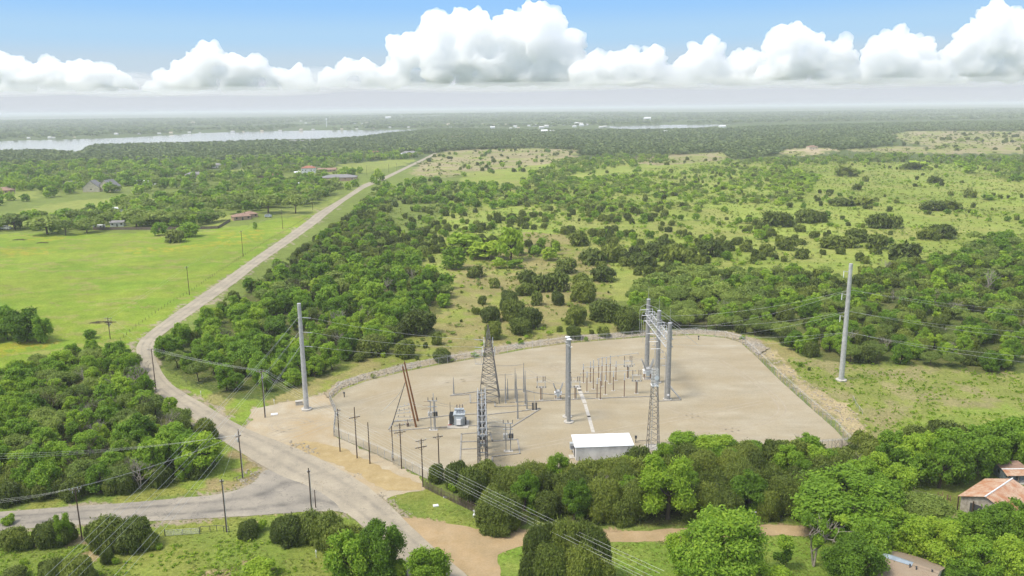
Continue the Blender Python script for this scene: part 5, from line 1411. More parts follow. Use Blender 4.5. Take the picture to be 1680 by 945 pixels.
# big transformer
def transformer():
    b_ = G(752, 697)
    o = root('power_transformer', b_, 'big pale grey transformer with a dark radiator bank on its left', 'transformer')
    MB().box(b_ + Vector((0, 0, .15)), (5.4, 5.4, .3)).build('pad', 'concrete', o)
    mb = MB(); mb.box(b_ + Vector((.35, .4, 1.75)), (2.7, 3.0, 2.7)); mb.box(b_ + Vector((.35, .4, 3.18)), (2.9, 3.2, .16)); mb.box(b_ + Vector((.35, -1.35, 1.5)), (1.7, .7, 1.9)); mb.build('tank', 'grey_paint', o)
    for k in range(10):
        MB().box(b_ + Vector((-1.75, -1.0 + k * .27, 1.85)), (1.0, .06, 2.5)).build('radiator_fin', 'dark_steel', o)
    mb = MB(); mb.tube(b_ + Vector((-1.2, -1.1, 2.95)), b_ + Vector((-1.2, 1.6, 2.95)), .12, .12, 6); mb.tube(b_ + Vector((-1.2, -1.1, .8)), b_ + Vector((-1.2, 1.6, .8)), .12, .12, 6); mb.build('radiator_header', 'grey_paint', o)
    for k in range(3):
        c = b_ + Vector((-.35 + k * .72, 1.3, 3.25))
        MB().lathe(c, [(.2, 0), (.18, .35)], 8).insulator(c + Vector((0, 0, .35)), 1.5, .17, n=8, k=7).build('bushing', 'brown_porcelain', o)
        c = b_ + Vector((-.35 + k * .72, -.3, 3.25)); MB().insulator(c, .7, .12, n=7, k=4).build('bushing', 'porcelain', o)
    MB().tube(b_ + Vector((-.9, .5, 4.1)), b_ + Vector((1.5, .5, 4.1)), .38, .38, 12).box(b_ + Vector((-.5, .5, 3.5)), (.1, .5, .8)).box(b_ + Vector((1.1, .5, 3.5)), (.1, .5, .8)).build('oil_conservator', 'grey_paint', o)
    MB().box(b_ + Vector((.2, -1.85, 1.5)), (1.1, .3, 1.4)).build('control_cabinet', 'white_paint', o)
    MB().box(b_ + Vector((1.95, -.4, 1.3)), (.35, 1.2, 1.6)).build('valve_box', 'dark_steel', o)
    MB().tube(b_ + Vector((-2.1, 1.2, .3)), b_ + Vector((-2.1, 1.2, 5.8)), .07, .05, 6).build('surge_post', 'dark_steel', o)
    c = at(738, 699); mb = MB(); mb.box((c[0], c[1], .25), (1.0, .4, .3), .3); mb.tube((c[0] - .4, c[1] - .2, .1), (c[0] + .4, c[1] + .2, .1), .1, .1, 5)
    tag(rec(mb.build('red_extinguisher', 'red_plastic')), 'small red drum lying on the gravel beside the transformer', 'fire extinguisher')
transformer()

def breaker(px, py, s, label):
    b_ = G(px, py)
    o = root('circuit_breaker', b_, label, 'circuit breaker', 'circuit breakers with splayed bushings')
    V3 = lambda x, y, z: b_ + Vector((x * s, y * s, z * s))
    for x in (-.7, .7):
        for y in (-.5, .5): MB().box(V3(x, y, .7), (.14 * s, .14 * s, 1.4 * s)).build('leg', 'rust_steel', o)
    MB().box(V3(0, 0, .12), (2.0 * s, 1.5 * s, .2 * s)).build('pad', 'concrete', o)
    MB().box(V3(0, 0, 1.75), (1.9 * s, 1.0 * s, .7 * s)).box(V3(0, 0, 2.14), (2.1 * s, 1.2 * s, .12 * s)).build('mechanism_box', 'white_paint', o)
    MB().box(V3(0, -.62, 1.5), (.8 * s, .25 * s, 1.0 * s)).build('control_cabinet', 'grey_paint', o)
    for y in (-.45, 0, .45):
        MB().tube(V3(-.75, y, 2.5), V3(.75, y, 2.5), .22 * s, .22 * s, 8).build('tank', 'galvanised', o)
        for sx in (-1, 1):
            p0 = V3(sx * .55, y, 2.6); MB().lathe(p0, [(.2 * s, 0), (.16 * s, .4 * s)], 8, (sx * .38, y * .3, 1)).insulator(p0 + Vector((sx * .38, y * .3, 1)).normalized() * .4 * s, 1.8 * s, .15 * s, (sx * .38, y * .3, 1), 8, 7).build('bushing', 'steel_grey', o)
breaker(915.5, 655, 1.0, 'white circuit breaker on brown legs, left of the twin grey poles')
breaker(1062, 622, 1.35, 'large white circuit breaker with splayed bushings under the three pole structure')

def switch_stand(px, py, hgt, label, s=1.0):
    b_ = G(px, py)
    o = root('disconnect_switch', b_, label, 'disconnect switch', 'switch stands on single columns')
    MB().box(b_ + Vector((-.12, 0, hgt * .28)), (.28, .28, hgt * .56)).build('column', 'rust_steel', o)
    MB().box(b_ + Vector((.25, .3, hgt * .28)), (.2, .2, hgt * .56)).build('column', 'steel_grey', o)
    MB().box(b_ + Vector((0, 0, .1)), (1.2, .9, .2)).build('footing', 'concrete', o)
    mb = MB(); z0, z1 = hgt * .56, hgt * .80
    for x in (-1.1, 1.1):
        for y in (-.5, .5): mb.tube(b_ + Vector((x * s, y, z0)), b_ + Vector((x * s, y, z1)), .07, .07, 5)
    for z in (z0, z1):
        for y in (-.5, .5): mb.tube(b_ + Vector((-1.35 * s, y, z)), b_ + Vector((1.35 * s, y, z)), .08, .08, 5)
        for x in (-1.1, 0, 1.1): mb.tube(b_ + Vector((x * s, -.6, z)), b_ + Vector((x * s, .6, z)), .07, .07, 5)
    mb.build('platform_frame', 'galvanised', o)
    for x in (-1.1, .55, 1.1):
        MB().insulator(b_ + Vector((x * s, 0, z1)), hgt * .22, .13, n=7, k=6).build('insulator', 'brown_porcelain', o)
    for x in (-1.3, -.4, .5, 1.3): MB().insulator(b_ + Vector((x * s, -.5, z0 + .05)), .55, .12, axis=(0, -.6, 1), n=6, k=3).build('insulator', 'dark_steel', o)
    MB().tube(b_ + Vector((.55 * s, 0, z1 + hgt * .22)), b_ + Vector((1.1 * s, 0, z1 + hgt * .22)), .05, .05, 5).build('switch_blade', 'galvanised', o)
switch_stand(888, 657, 7.0, 'switch stand with a boxy pipe platform, left of the white breaker')
switch_stand(944, 655, 6.6, 'switch stand right behind the twin grey poles', 1.1)
switch_stand(1030, 621, 7.0, 'switch stand left of the large breaker, the rear one of two', 1.0)
switch_stand(1044, 646, 7.0, 'switch stand in front of the large breaker, on two columns', 1.05)

# slim bus supports and lightning spikes, each its own footing
def post(px, py, top, label, grp, spike=False, mat='rust_steel'):
    b_ = G(px, py); h = H(px, py, top)
    o = root('lightning_spike' if spike else 'bus_support', b_, label, 'lightning spike' if spike else 'bus support', grp)
    if spike:
        MB().tube(b_, b_ + Vector((0, 0, h * .55)), .22, .18, 8).tube(b_ + Vector((0, 0, h * .55)), b_ + Vector((0, 0, h)), .16, .06, 6).build('shaft', 'steel_grey', o)
        MB().box(b_ + Vector((0, 0, .08)), (.7, .7, .16)).build('footing', 'concrete', o)
    else:
        MB().box(b_ + Vector((0, 0, h * .36)), (.23, .23, h * .72)).build('column', mat, o)
        MB().box(b_ + Vector((0, 0, .08)), (1.1, .8, .16)).build('footing', 'concrete', o)
        MB().insulator(b_ + Vector((0, 0, h * .72)), h * .28, .16, n=6, k=5).build('insulator', 'porcelain', o)
        MB().box(b_ + Vector((0, 0, h * .72)), (.5, .35, .06)).build('cap_plate', 'galvanised', o)
    return b_, h
Z5 = lambda x, y: (840 + x / 8.589, 580 + y / 8.589)
sup = []
for i, (x, y, t_) in enumerate(((1005, 415, 145), (1055, 545, 250), (1103, 410, 110), (1145, 505, 88), (1197, 638, 340), (1220, 355, 75), (1265, 465, 50), (1315, 582, 300), (1325, 395, 45), (1380, 430, 25), (1427, 527, 245), (1463, 385, 105))):
    px, py = Z5(x, y); sup.append(post(px, py, 580 + t_ / 8.589, ('leftmost', 'second from the left', 'third from the left', 'fourth from the left', 'fifth from the left, standing nearest', 'sixth from the left', 'seventh from the left', 'eighth from the left', 'ninth from the left', 'tenth from the left', 'eleventh from the left', 'rightmost')[i] + ' slim bus support among those right of the twin poles', 'bus supports right of the twin poles'))
px, py = 967.5 + 17, 653; sup.append(post(985, 656, 612, 'slim bus support standing apart before the switch stands', 'bus supports right of the twin poles'))
sup.append(post(1024, 652, 612, 'slim bus support close to the lattice mast, apart from the cluster', 'bus supports right of the twin poles'))
def bus(p, q, z, label, r=.07):
    mb = MB(); a_, b_ = G(*p), G(*q); mb.tube(a_ + Vector((0, 0, z)), b_ + Vector((0, 0, z)), r, r, 6)
    for u in (0, .5, 1):
        c = a_.lerp(b_, u) + Vector((0, 0, z)); mb.tube(c, c - Vector((0, 0, .5)), .1, .1, 6)
    tag(rec(mb.build('bus_pipe', 'galvanised')), label, 'bus pipe', 'horizontal bus pipes on the supports')
bus((952, 640), (1042, 635), 5.2, 'front horizontal bus pipe across the slim supports')
bus((956, 630), (1040, 624), 5.2, 'middle horizontal bus pipe across the slim supports')
bus((980, 622), (1046, 612), 6.5, 'rear high bus pipe across the slim supports')
for i, (px, py, t_, lb) in enumerate(((829.5, 662, 613, 'short spike beside the right foot of the pointed tower'), (833, 656, 621, 'thin spike just behind the short one near the pointed tower'), (845.5, 654.5, 603, 'spike in the middle pair right of the pointed tower'), (847.5, 661, 613, 'thin companion spike of the middle pair'),
                                 (849.5, 688, 640, 'nearest spike with a footing by the slanting cable trench'), (859.5, 644, 595, 'tallest spike, right of the middle pair'), (862, 664, 608, 'slender spike right of the tallest one'), (864.5, 672, 640, 'low front spike right of the tallest one'), (744.5, 647, 619, 'single thin spike left of the pointed tower, behind the transformer'))):
    post(px, py, t_, lb, 'lightning spikes around the pointed tower', True)

def regulator(px, py, h, label, arms=True):
    b_ = G(px, py)
    o = root('regulator_stand', b_, label, 'regulator stand', 'two column equipment stands')
    for s in (-.55, .55):
        MB().box(b_ + Vector((s, 0, h / 2)), (.22, .22, h)).build('column', 'steel_grey', o)
    MB().box(b_ + Vector((0, 0, .1)), (2.2, 1.2, .2)).build('footing', 'concrete', o)
    for z in (h * .45, h * .62, h * .8, h): MB().box(b_ + Vector((0, 0, z)), (2.4, .2, .18)).build('crossbeam', 'galvanised', o)
    for s in (-.95, -.3, .4, 1.0):
        c = b_ + Vector((s, -.35, h * .5)); t_ = MB().lathe(c, [(.1, 0), (.27, .05), (.28, 1.1), (.1, 1.2)], 9).build('regulator_can', 'galvanised' if s < 0 else 'dark_steel', o)
        MB().insulator(c + Vector((0, 0, 1.2)), .5, .08, n=6, k=3).build('bushing', 'porcelain', t_)
    for s in (-1.1, 0, 1.1): MB().insulator(b_ + Vector((s, 0, h + .1)), .8, .12, n=6, k=4).build('insulator', 'dark_steel', o)
    if arms:
        for k in range(3): MB().tube(b_ + Vector((-.5, 0, h * .98 - k * 1.0)), b_ + Vector((-2.2 - k * .3, -.2, h * .98 - k * 1.0)), .06, .05, 5).build('side_arm', 'rust_steel', o)
        MB().tube(b_ + Vector((.25, .1, 0)), b_ + Vector((.25, .1, h + 2.0)), .13, .1, 7).build('mast_post', 'galvanised', o)
regulator(834, 741, 7.2, 'equipment stand on two grey columns right of the long rack', False)
regulator(711, 706, 8.0, 'equipment stand with three side arms left of the transformer')

# pair of stubby arresters and the slack jumpers of the yard
b_ = G(877, 673); o = root('surge_arrester', b_, 'pair of short dark arresters with a thin post between the spikes and the breaker', 'arrester')
for x in (-.45, .45): MB().lathe(b_ + Vector((x, 0, 0)), [(.3, 0), (.22, .1), (.24, 2.0), (.3, 2.1), (.1, 2.2)], 8).build('arrester_column', 'dark_steel', o)
MB().tube(b_ + Vector((0, .3, 0)), b_ + Vector((0, .3, 4.2)), .08, .05, 6).build('post', 'galvanised', o); MB().box(b_ + Vector((0, 0, .06)), (1.8, 1.0, .12)).build('footing', 'concrete', o)
for k_, (p0, z0, p1, z1) in enumerate((((888, 657), 7.0, (915, 655), 4.6), ((915, 655), 4.6, (944, 655), 6.6), ((944, 655), 6.6, (975, 648), 6.2), ((1030, 621), 7.0, (1061, 622), 6.0), ((1044, 646), 7.0, (1062, 622), 6.0), ((845, 655), 6.5, (888, 657), 7.0), ((803, 657), 8.0, (845, 655), 7.5), ((803, 657), 10.5, (859, 644), 8.5), ((859, 644), 7.5, (888, 657), 6.8), ((711, 706), 7.8, (752, 697), 5.0), ((752, 697), 5.0, (793, 690), 8.0), ((834, 741), 7.4, (797, 735), 8.4), ((669, 695), 6.0, (711, 706), 6.4))):
    a_, c_ = G(*p0), G(*p1)
    for j_ in (-.6, .6):
        mb = MB(); mb.cable(sag(a_ + Vector((j_, j_ * .5, z0)), c_ + Vector((j_, j_ * .5, z1)), .35, 8), .03)
        tag(rec(mb.build('jumper_cable', 'steel_grey')), 'slack grey jumper cable strung between the yard equipment', 'cable', 'slack jumper cables in the yard')

# curbs of the cable trenches
def trench(pts, label, w=.35, mat='trench_grey', h=.16, name='cable_trench'):
    mb = MB(); q = [G(*p_) for p_ in pts]
    for a_, b_ in zip(q[:-1], q[1:]):
        d = b_ - a_; mb.box((a_ + b_) / 2 + Vector((0, 0, .1 + h / 2)), (d.length + w * .98, w, h), math.atan2(d.y, d.x))
    tag(rec(mb.build(name, mat)), label, 'cable trench', 'cable trench curbs on the gravel')
trench([(638, 705), (645, 693), (741, 682), (782, 680)], 'trench curb running left from the transformer past the leaning poles')
trench([(640, 708), (704, 703), (722, 702), (783, 699)], 'trench curb in front of the leaning poles and the transformer')
trench([(741, 649), (800, 641), (860, 640), (876, 645), (905, 648), (985, 646)], 'long trench curb behind the pointed tower')
trench([(739, 650), (771, 648), (772, 662), (812, 660), (812, 668), (872, 666)], 'stepped trench curb around the pointed tower feet')
trench([(757, 713), (754, 773)], 'trench curb forming the left side of the small bay')
trench([(757, 713), (783, 711)], 'far short trench curb of the small bay'); trench([(757, 726), (781, 725)], 'middle short trench curb of the small bay'); trench([(757, 738), (781, 737)], 'near short trench curb of the small bay')
trench([(801, 710), (804, 711), (808, 725), (849, 722), (853, 745), (808, 750), (806, 768)], 'zigzag trench curb around the two column equipment stand')
trench([(801, 681), (858, 675), (885, 671), (886, 672), (838, 702), (803, 700)], 'slanting trench curb right of the long rack')
trench([(838, 661), (905, 658), (985, 654), (1072, 651)], 'long trench curb running right past the twin poles')
trench([(1076, 645), (1081, 659), (1117, 657), (1096, 629)], 'trench curb box around the right pole of the three')
trench([(947, 634), (951, 641), (959, 661)], 'white covered trench leading towards the white building', 1.1, 'concrete', .10)
trench([(960, 664), (966, 684), (973, 709)], 'dusty covered trench ending at the white building', .9, 'concrete', .05)

# white control building
def control_building():
    q = [at(943, 734, 3.5), at(1041, 730.5, 3.5), at(1032, 710, 3.9), at(937, 713, 3.9)]
    q = [Vector(p_) for p_ in q]
    c = sum((Vector((p_.x, p_.y, 0)) for p_ in q), Vector()) / 4
    o = root('control_building', c, 'white metal building with a plain sloping roof in the yard', 'building')
    inn = [Vector((p_.x, p_.y, 0)) + (c - Vector((p_.x, p_.y, 0))).normalized() * .3 for p_ in q]
    mb = MB(); tp = [Vector((p_.x, p_.y, p2.z - .12)) for p_, p2 in zip(inn, q)]
    bs = [Vector((p_.x, p_.y, 0)) for p_ in inn]
    mb.faces(bs + tp, [(0, 1, 5, 4), (1, 2, 6, 5), (2, 3, 7, 6), (3, 0, 4, 7), (4, 5, 6, 7), (3, 2, 1, 0)])
    mb.build('wall', 'white_wall', o)
    mb = MB(); dn = [p_ - Vector((0, 0, .14)) for p_ in q]
    mb.faces(q + dn, [(0, 1, 2, 3), (7, 6, 5, 4), (0, 4, 5, 1), (1, 5, 6, 2), (2, 6, 7, 3), (3, 7, 4, 0)]); mb.build('roof', 'white_roof', o)
    ex = (inn[1] - inn[0]); fr = ex.normalized(); out = Vector((fr.y, -fr.x, 0))
    mb = MB()
    for k in range(1, 24): p_ = inn[0] + ex * k / 24 + out * .02; mb.box(p_ + Vector((0, 0, 1.65)), (.05, .04, 3.2), math.atan2(fr.y, fr.x))
    mb.build('wall_rib', 'white_wall', o)
    mb = MB()
    for k in range(1, 12):
        u = k / 12; p0 = q[0].lerp(q[1], u); p1 = q[3].lerp(q[2], u); d_ = p1 - p0
        mb.tube(p0 + Vector((0, 0, .02)), p1 + Vector((0, 0, .02)), .03, .03, 4)
    mb.build('roof_seam', 'white_wall', o)
    MB().tube(q[0] + out * .06 - Vector((0, 0, .06)), q[1] + out * .06 - Vector((0, 0, .06)), .08, .08, 6).build('gutter', 'grey_paint', o)
    lf = (inn[3] - inn[0]).normalized(); lo_ = Vector((-lf.y, lf.x, 0)) * (1 if (Vector((-lf.y, lf.x, 0)) - fr).length > 1 else -1)
    a_ = math.atan2(lf.y, lf.x)
    d0 = inn[0] + lf * 2.2 + lo_ * .05
    dr = MB().box(d0 + Vector((0, 0, 1.15)), (1.1, .1, 2.2), a_).build('door', 'dark_steel', o)
    MB().box(d0 + lf * 2.6 + lo_ * .35 + Vector((0, 0, 1.7)), (1.0, .7, 1.6), a_).build('air_conditioner', 'grey_paint', o)
    MB().box(d0 + lo_ * .6 + Vector((0, 0, .12)), (1.8, 1.3, .24), a_).build('step', 'concrete', o)
    MB().box(d0 + lo_ * .4 + Vector((0, 0, 2.5)), (1.4, .9, .08), a_).build('awning', 'dark_steel', o)
    MARKS.append(('the white metal building', c.x, c.y))
    p_ = at(1043, 727); mb = MB(); mb.tube((p_[0], p_[1], 0), (p_[0], p_[1], 1.5), .1, .1, 6); mb.box((p_[0], p_[1], 1.6), (.5, .3, .7)); mb.tube((p_[0], p_[1], .5), (p_[0] + 3.6, p_[1] + .8, .5), .06, .06, 5)
    tag(rec(mb.build('gas_meter', 'dark_steel')), 'small dark meter stand between the white building and the mast', 'meter')
control_building()

# ------------------------------------------------------------------ fences
m, t, b = nodes_mat('chain_link')
b.inputs['Base Color'].default_value = (0.36, 0.36, 0.35, 1); b.inputs['Metallic'].default_value = .3; b.inputs['Roughness'].default_value = .5
tp_ = t.nodes.new('ShaderNodeBsdfTransparent'); mx = t.nodes.new('ShaderNodeMixShader'); mx.inputs[0].default_value = 0.13
t.links.new(tp_.outputs[0], mx.inputs[1]); t.links.new(b.outputs[0], mx.inputs[2]); t.links.new(mx.outputs[0], t.nodes['Material Output'].inputs[0])
def fence_line(name, pts, step, hgt, label, post_mat, post_r, cat='fence', mesh=True, rails=(1.0,), grp=None, rail_mat='galvanised', rail_r=.03, barb=False, jitter=0):
    q = [G(*p_) for p_ in pts]
    o = root(name, q[0], label, cat, grp); r = random.Random(len(pts))
    tot = sum((b_ - a_).length for a_, b_ in zip(q[:-1], q[1:]))
    step = max(step, tot / 97)
    line = []; acc = 0
    for a_, b_ in zip(q[:-1], q[1:]):
        L = (b_ - a_).length; k = max(1, round(L / step))
        line += [a_.lerp(b_, i / k) for i in range(k)]
    line.append(q[-1])
    if len(line) > 100: line = line[:99] + [line[-1]]
    for i, p_ in enumerate(line):
        hh = hgt * (1 + r.uniform(-jitter, jitter)); lean = Vector((r.uniform(-1, 1), r.uniform(-1, 1), 0)) * jitter * .4
        mb = MB(); mb.tube(p_ - Vector((0, 0, .2)), p_ + lean + Vector((0, 0, hh)), post_r, post_r * .9, 6)
        if barb: mb.tube(p_ + Vector((0, 0, hh)), p_ + Vector((.12, .12, hh + .35)), .025, .02, 4)
        mb.build('post', post_mat, o)
    mb = MB()
    for f in rails:
        for a_, b_ in zip(line[:-1], line[1:]): mb.tube(a_ + Vector((0, 0, hgt * f)), b_ + Vector((0, 0, hgt * f)), rail_r, rail_r, 4, False)
    if barb:
        for f in (.12, .24, .35):
            for a_, b_ in zip(line[:-1], line[1:]): mb.tube(a_ + Vector((f * .35, f * .35, hgt + f)), b_ + Vector((f * .35, f * .35, hgt + f)), .012, .012, 3, False)
    mb.build('rail', rail_mat, o)
    if mesh:
        mb = MB()
        for a_, b_ in zip(line[:-1], line[1:]): mb.faces([a_ + Vector((0, 0, .08)), b_ + Vector((0, 0, .08)), b_ + Vector((0, 0, hgt)), a_ + Vector((0, 0, hgt))], [(0, 1, 2, 3)])
        mb.build('wire_mesh', 'chain_link', o)
    return o
NP = P_PAD[:12]; EP = P_PAD[11:18]
fence_line('chain_link_fence', NP, 3.2, 2.3, 'chain link fence along the rock bank at the back of the yard', 'galvanised', .05, barb=True)
fence_line('chain_link_fence', EP, 2.6, 2.4, 'chain link fence down the right side of the yard', 'steel_grey', .06, barb=True)
fence_line('chain_link_fence', [(548, 716), (585, 731), (620, 747), (655, 764), (688, 781), (702, 788)], 2.6, 2.3, 'chain link fence between the yard and the roadside poles', 'galvanised', .055, barb=True)
fence_line('chain_link_fence', [(702, 788), (780, 790), (860, 787), (940, 779), (1050, 769), (1180, 753), (1300, 743), (1396, 735)], 3.2, 2.3, 'chain link fence behind the tree row at the front of the yard', 'galvanised', .05, barb=True)
fence_line('yard_gate', [(541, 658), (551, 680), (548, 716)], 2.4, 2.4, 'wide chain link gate at the yard entrance', 'steel_grey', .07, 'gate', rails=(1.0, .5, .06))
fence_line('pasture_fence', [(186, 569), (203, 554), (228, 533), (255, 514), (280, 497), (311, 480), (345, 456), (376, 436), (400, 420), (440, 395), (470, 378), (505, 357)], 3.5, 1.2, 'barbed wire fence with thin posts between the paddock and the country road', 'pole_wood', .055, mesh=False, rails=(.95, .65, .35), rail_mat='dark_wire', rail_r=.012, jitter=.15)
fence_line('field_fence', [(330, 873), (345, 872), (356, 871), (367, 872), (376, 873)], 1.4, 1.25, 'short pipe rail fence right of the metal field gate', 'dark_steel', .06, mesh=False, rails=(.95,), rail_mat='dark_steel', rail_r=.05)
fence_line('corner_rail', [(384, 790), (389, 788), (398, 785)], 1.5, .9, 'short pipe rail at the foot of the grass corner pole', 'dark_steel', .05, mesh=False, rails=(.95,), rail_mat='dark_steel', rail_r=.045)
fence_line('yard_fence', [(1478, 812), (1492, 806), (1505, 814), (1520, 818), (1540, 822)], 2.5, 1.3, 'grey wire fence between the little white shed and the barn', 'pale_wood', .06, rails=(.95, .5), rail_mat='pale_wood')
fence_line('loose_fence', [(1399, 655), (1405, 668), (1415, 680)], 2.2, 1.1, 'leaning section of wire fence lying in the grass right of the yard', 'galvanised', .045, jitter=.3)
# field gate of metal tubes
def field_gate():
    a_, b_ = G(271, 880), G(328, 876)
    o = root('field_gate', a_, 'pale tubular metal gate in the field fence by the side road', 'gate')
    for p_ in (a_, b_): MB().tube(p_, p_ + Vector((0, 0, 1.5)), .08, .08, 6).build('post', 'dark_steel', o)
    mb = MB()
    for z in (.2, .45, .7, .95, 1.25): mb.tube(a_ + Vector((0, 0, z)), b_ + Vector((0, 0, z)), .035, .035, 5)
    for k in range(5): p_ = a_.lerp(b_, k / 4); mb.tube(p_ + Vector((0, 0, .2)), p_ + Vector((0, 0, 1.25)), .035, .035, 5)
    mb.build('gate_leaf', 'galvanised', o)
field_gate()
def stake_fence(pts, label, step=.30, h=1.9):
    q = [G(*p_) for p_ in pts]; o = root('stake_fence', q[0], label, 'fence', 'weathered stake fences'); r = random.Random(8)
    mb = MB()
    for a_, b_ in zip(q[:-1], q[1:]):
        k = int((b_ - a_).length / step)
        for i in range(k):
            p_ = a_.lerp(b_, i / k); hh = h * r.uniform(.82, 1.12)
            mb.tube(p_ + Vector((0, r.uniform(-.05, .05), -.1)), p_ + Vector((r.uniform(-.06, .06), r.uniform(-.06, .06), hh)), r.uniform(.06, .12), r.uniform(.03, .07), 5)
    mb.build('stakes', 'fence_wood', o)
    mb = MB()
    for a_, b_ in zip(q[:-1], q[1:]):
        for z in (.5, 1.4): mb.tube(a_ + Vector((0, .13, z)), b_ + Vector((0, .13, z)), .045, .045, 5)
    mb.build('rail', 'fence_wood', o)
stake_fence([(697, 801), (715, 810), (740, 822), (765, 834), (785, 843)], 'rough cedar stake fence below the corner of the yard')
stake_fence([(826, 866), (845, 866), (866, 858)], 'short stake fence behind the big round juniper by the lane')
def board_fence(pts, label, h=1.9):
    q = [G(*p_) for p_ in pts]; o = root('board_fence', q[0], label, 'fence', 'brown board fences'); mb = MB(); r = random.Random(3)
    for a_, b_ in zip(q[:-1], q[1:]):
        d = b_ - a_; k = max(1, int(d.length / .9))
        for i in range(k): p_ = a_.lerp(b_, (i + .5) / k); mb.box(p_ + Vector((0, 0, h / 2 * r.uniform(.96, 1.02))), (d.length / k * .97, .05, h), math.atan2(d.y, d.x))
    mb.build('boards', 'fence_wood', o)
    mb = MB()
    for a_, b_ in zip(q[:-1], q[1:]):
        d = b_ - a_
        for z in (.4, 1.5): mb.box((a_ + b_) / 2 + Vector((0, .06, z)), (d.length, .08, .1), math.atan2(d.y, d.x))
    mb.build('rail', 'pole_wood', o)
board_fence([(153, 377), (250, 377), (330, 376), (358, 375)], 'long brown board fence along the far side of the paddock')
board_fence([(358, 375), (378, 363)], 'short brown board fence running up to the brown roofed house')

# ------------------------------------------------------------------ wires
GT = 'transmission cables of the steel poles'
for k in range(3):
    a_ = SL[3][k]
    q = AT[3][k]
    wire(a_, q, 1.0, '%s cable from the left steel pole to the pointed lattice tower' % ('top', 'middle', 'lowest')[k], GT, .035)
    # towards the lower left, past the camera
    e1 = Vector(at((30, 70, 150)[k], 985, (zL[k]) * .62)); 
    d_ = SL[1] + Vector((-.6, 0, zL[k]))
    wire(d_, e1, 2.0, '%s cable from the left steel pole down to the lower left corner' % ('top', 'middle', 'lowest')[k], GT, .04)
    wire(d_ + Vector((.1, .4, .1)), e1 + Vector((1.6, .8, 0)), 2.1, 'twin of the %s cable from the left steel pole to the lower left corner' % ('top', 'middle', 'lowest')[k], GT, .032)
tt = SL[1] + Vector((0, 0, SL[2]))
wire(tt, Vector(at(-60, 900, 20)), 1.5, 'thin shield wire from the tip of the left steel pole to the lower left', GT, .022, 'dark_wire')
B3 = YP[1]
for k in range(3):
    for j, u in enumerate((.25, .8)):
        a_ = B3[0].lerp(B3[2], u) + Vector((.6, 0, (18.6, 16.2, 14.6)[k]))
        e1 = SR[1] + Vector((-.5 + j * .5, -.3, H(1380, 624, (476, 511, 545)[k])))
        wire(a_, e1, 2.0, '%s %s cable from the three pole structure to the right steel pole' % (('upper', 'middle', 'lower')[k], ('rear', 'front')[j]), GT, .034)
        e2 = Vector(at(1760, (512, 548, 590)[k] + j * 12, 15 - 2 * k))
        wire(e1 + Vector((.9, 0, .1)), e2, 1.2, '%s %s cable from the right steel pole out of the right edge' % (('upper', 'middle', 'lower')[k], ('rear', 'front')[j]), GT, .034)
GD = 'thin cables of the wooden poles'
offs = [-1.25, -.55, .55, 1.25]
end = G(1075, 1040); 
for k in range(4):
    s = P['h'][2][k]
    e_ = Vector((end.x + offs[k] * 1.0, end.y + offs[k] * .9, 10.2))
    wire(s, e_, 1.6, '%s of the four cables crossing the big juniper at the bottom' % ('leftmost', 'second', 'third', 'rightmost')[k], GD, .026)
    wire(P['r'][2][k], P['h'][2][k], .7, '%s cable between the half hidden pole and the pole by the steel pole' % ('first', 'second', 'third', 'fourth')[k], GD, .02)
wire(P['h'][1] - Vector((0, 0, 1.6)), Vector((end.x - .3, end.y, 8.6)), 1.6, 'lowest cable crossing the big juniper at the bottom', GD, .02)
for a_, b_, nm in (('q', 'r', 'paddock corner pole to the half hidden pole'), ('m', 'n', 'first pair of paddock poles'), ('n', 'o', 'second pair of paddock poles'), ('o', 's', 'paddock corner and the farm entrance'), ('q', 'm', 'crowded pole and the paddock row')):
    for k in (0, 3): wire(P[a_][2][k], P[b_][2][k], .6, '%s thin cable between %s' % ('left' if k == 0 else 'right', nm), GD, .017)
for k in range(3):
    wire(P['k'][2][k], P['i'][2][min(k, 3)], .8, '%s cable over the side road to the grass corner pole' % ('first', 'second', 'third')[k], GD, .017)
    wire(P['k'][2][k], Vector(at(-80, 822 + 5 * k, 10)), .7, '%s cable leaving the picture from the leftmost pole' % ('first', 'second', 'third')[k], GD, .017)
    wire(P['i'][2][k], Vector(at(-80, 745 + 5 * k, 10)), 1.2, '%s cable over the left wood to the grass corner pole' % ('first', 'second', 'third')[k], GD, .017)
wire(P['i'][1], P['j'][1], .6, 'cable between the grass corner pole and the field gate pole', GD, .02)
for a_, b_ in (('a', 'b'), ('e', 'f'), ('f', 'g')):
    for k in (0, 3): wire(P[a_][2][k], P[b_][2][k], .35, '%s cable from the %s' % ('left' if k == 0 else 'right', {'a': 'pole nearest the gate to the next', 'e': 'two tier pole to the stake fence pole', 'f': 'stake fence pole to the juniper pole'}[a_]), GD, .02)

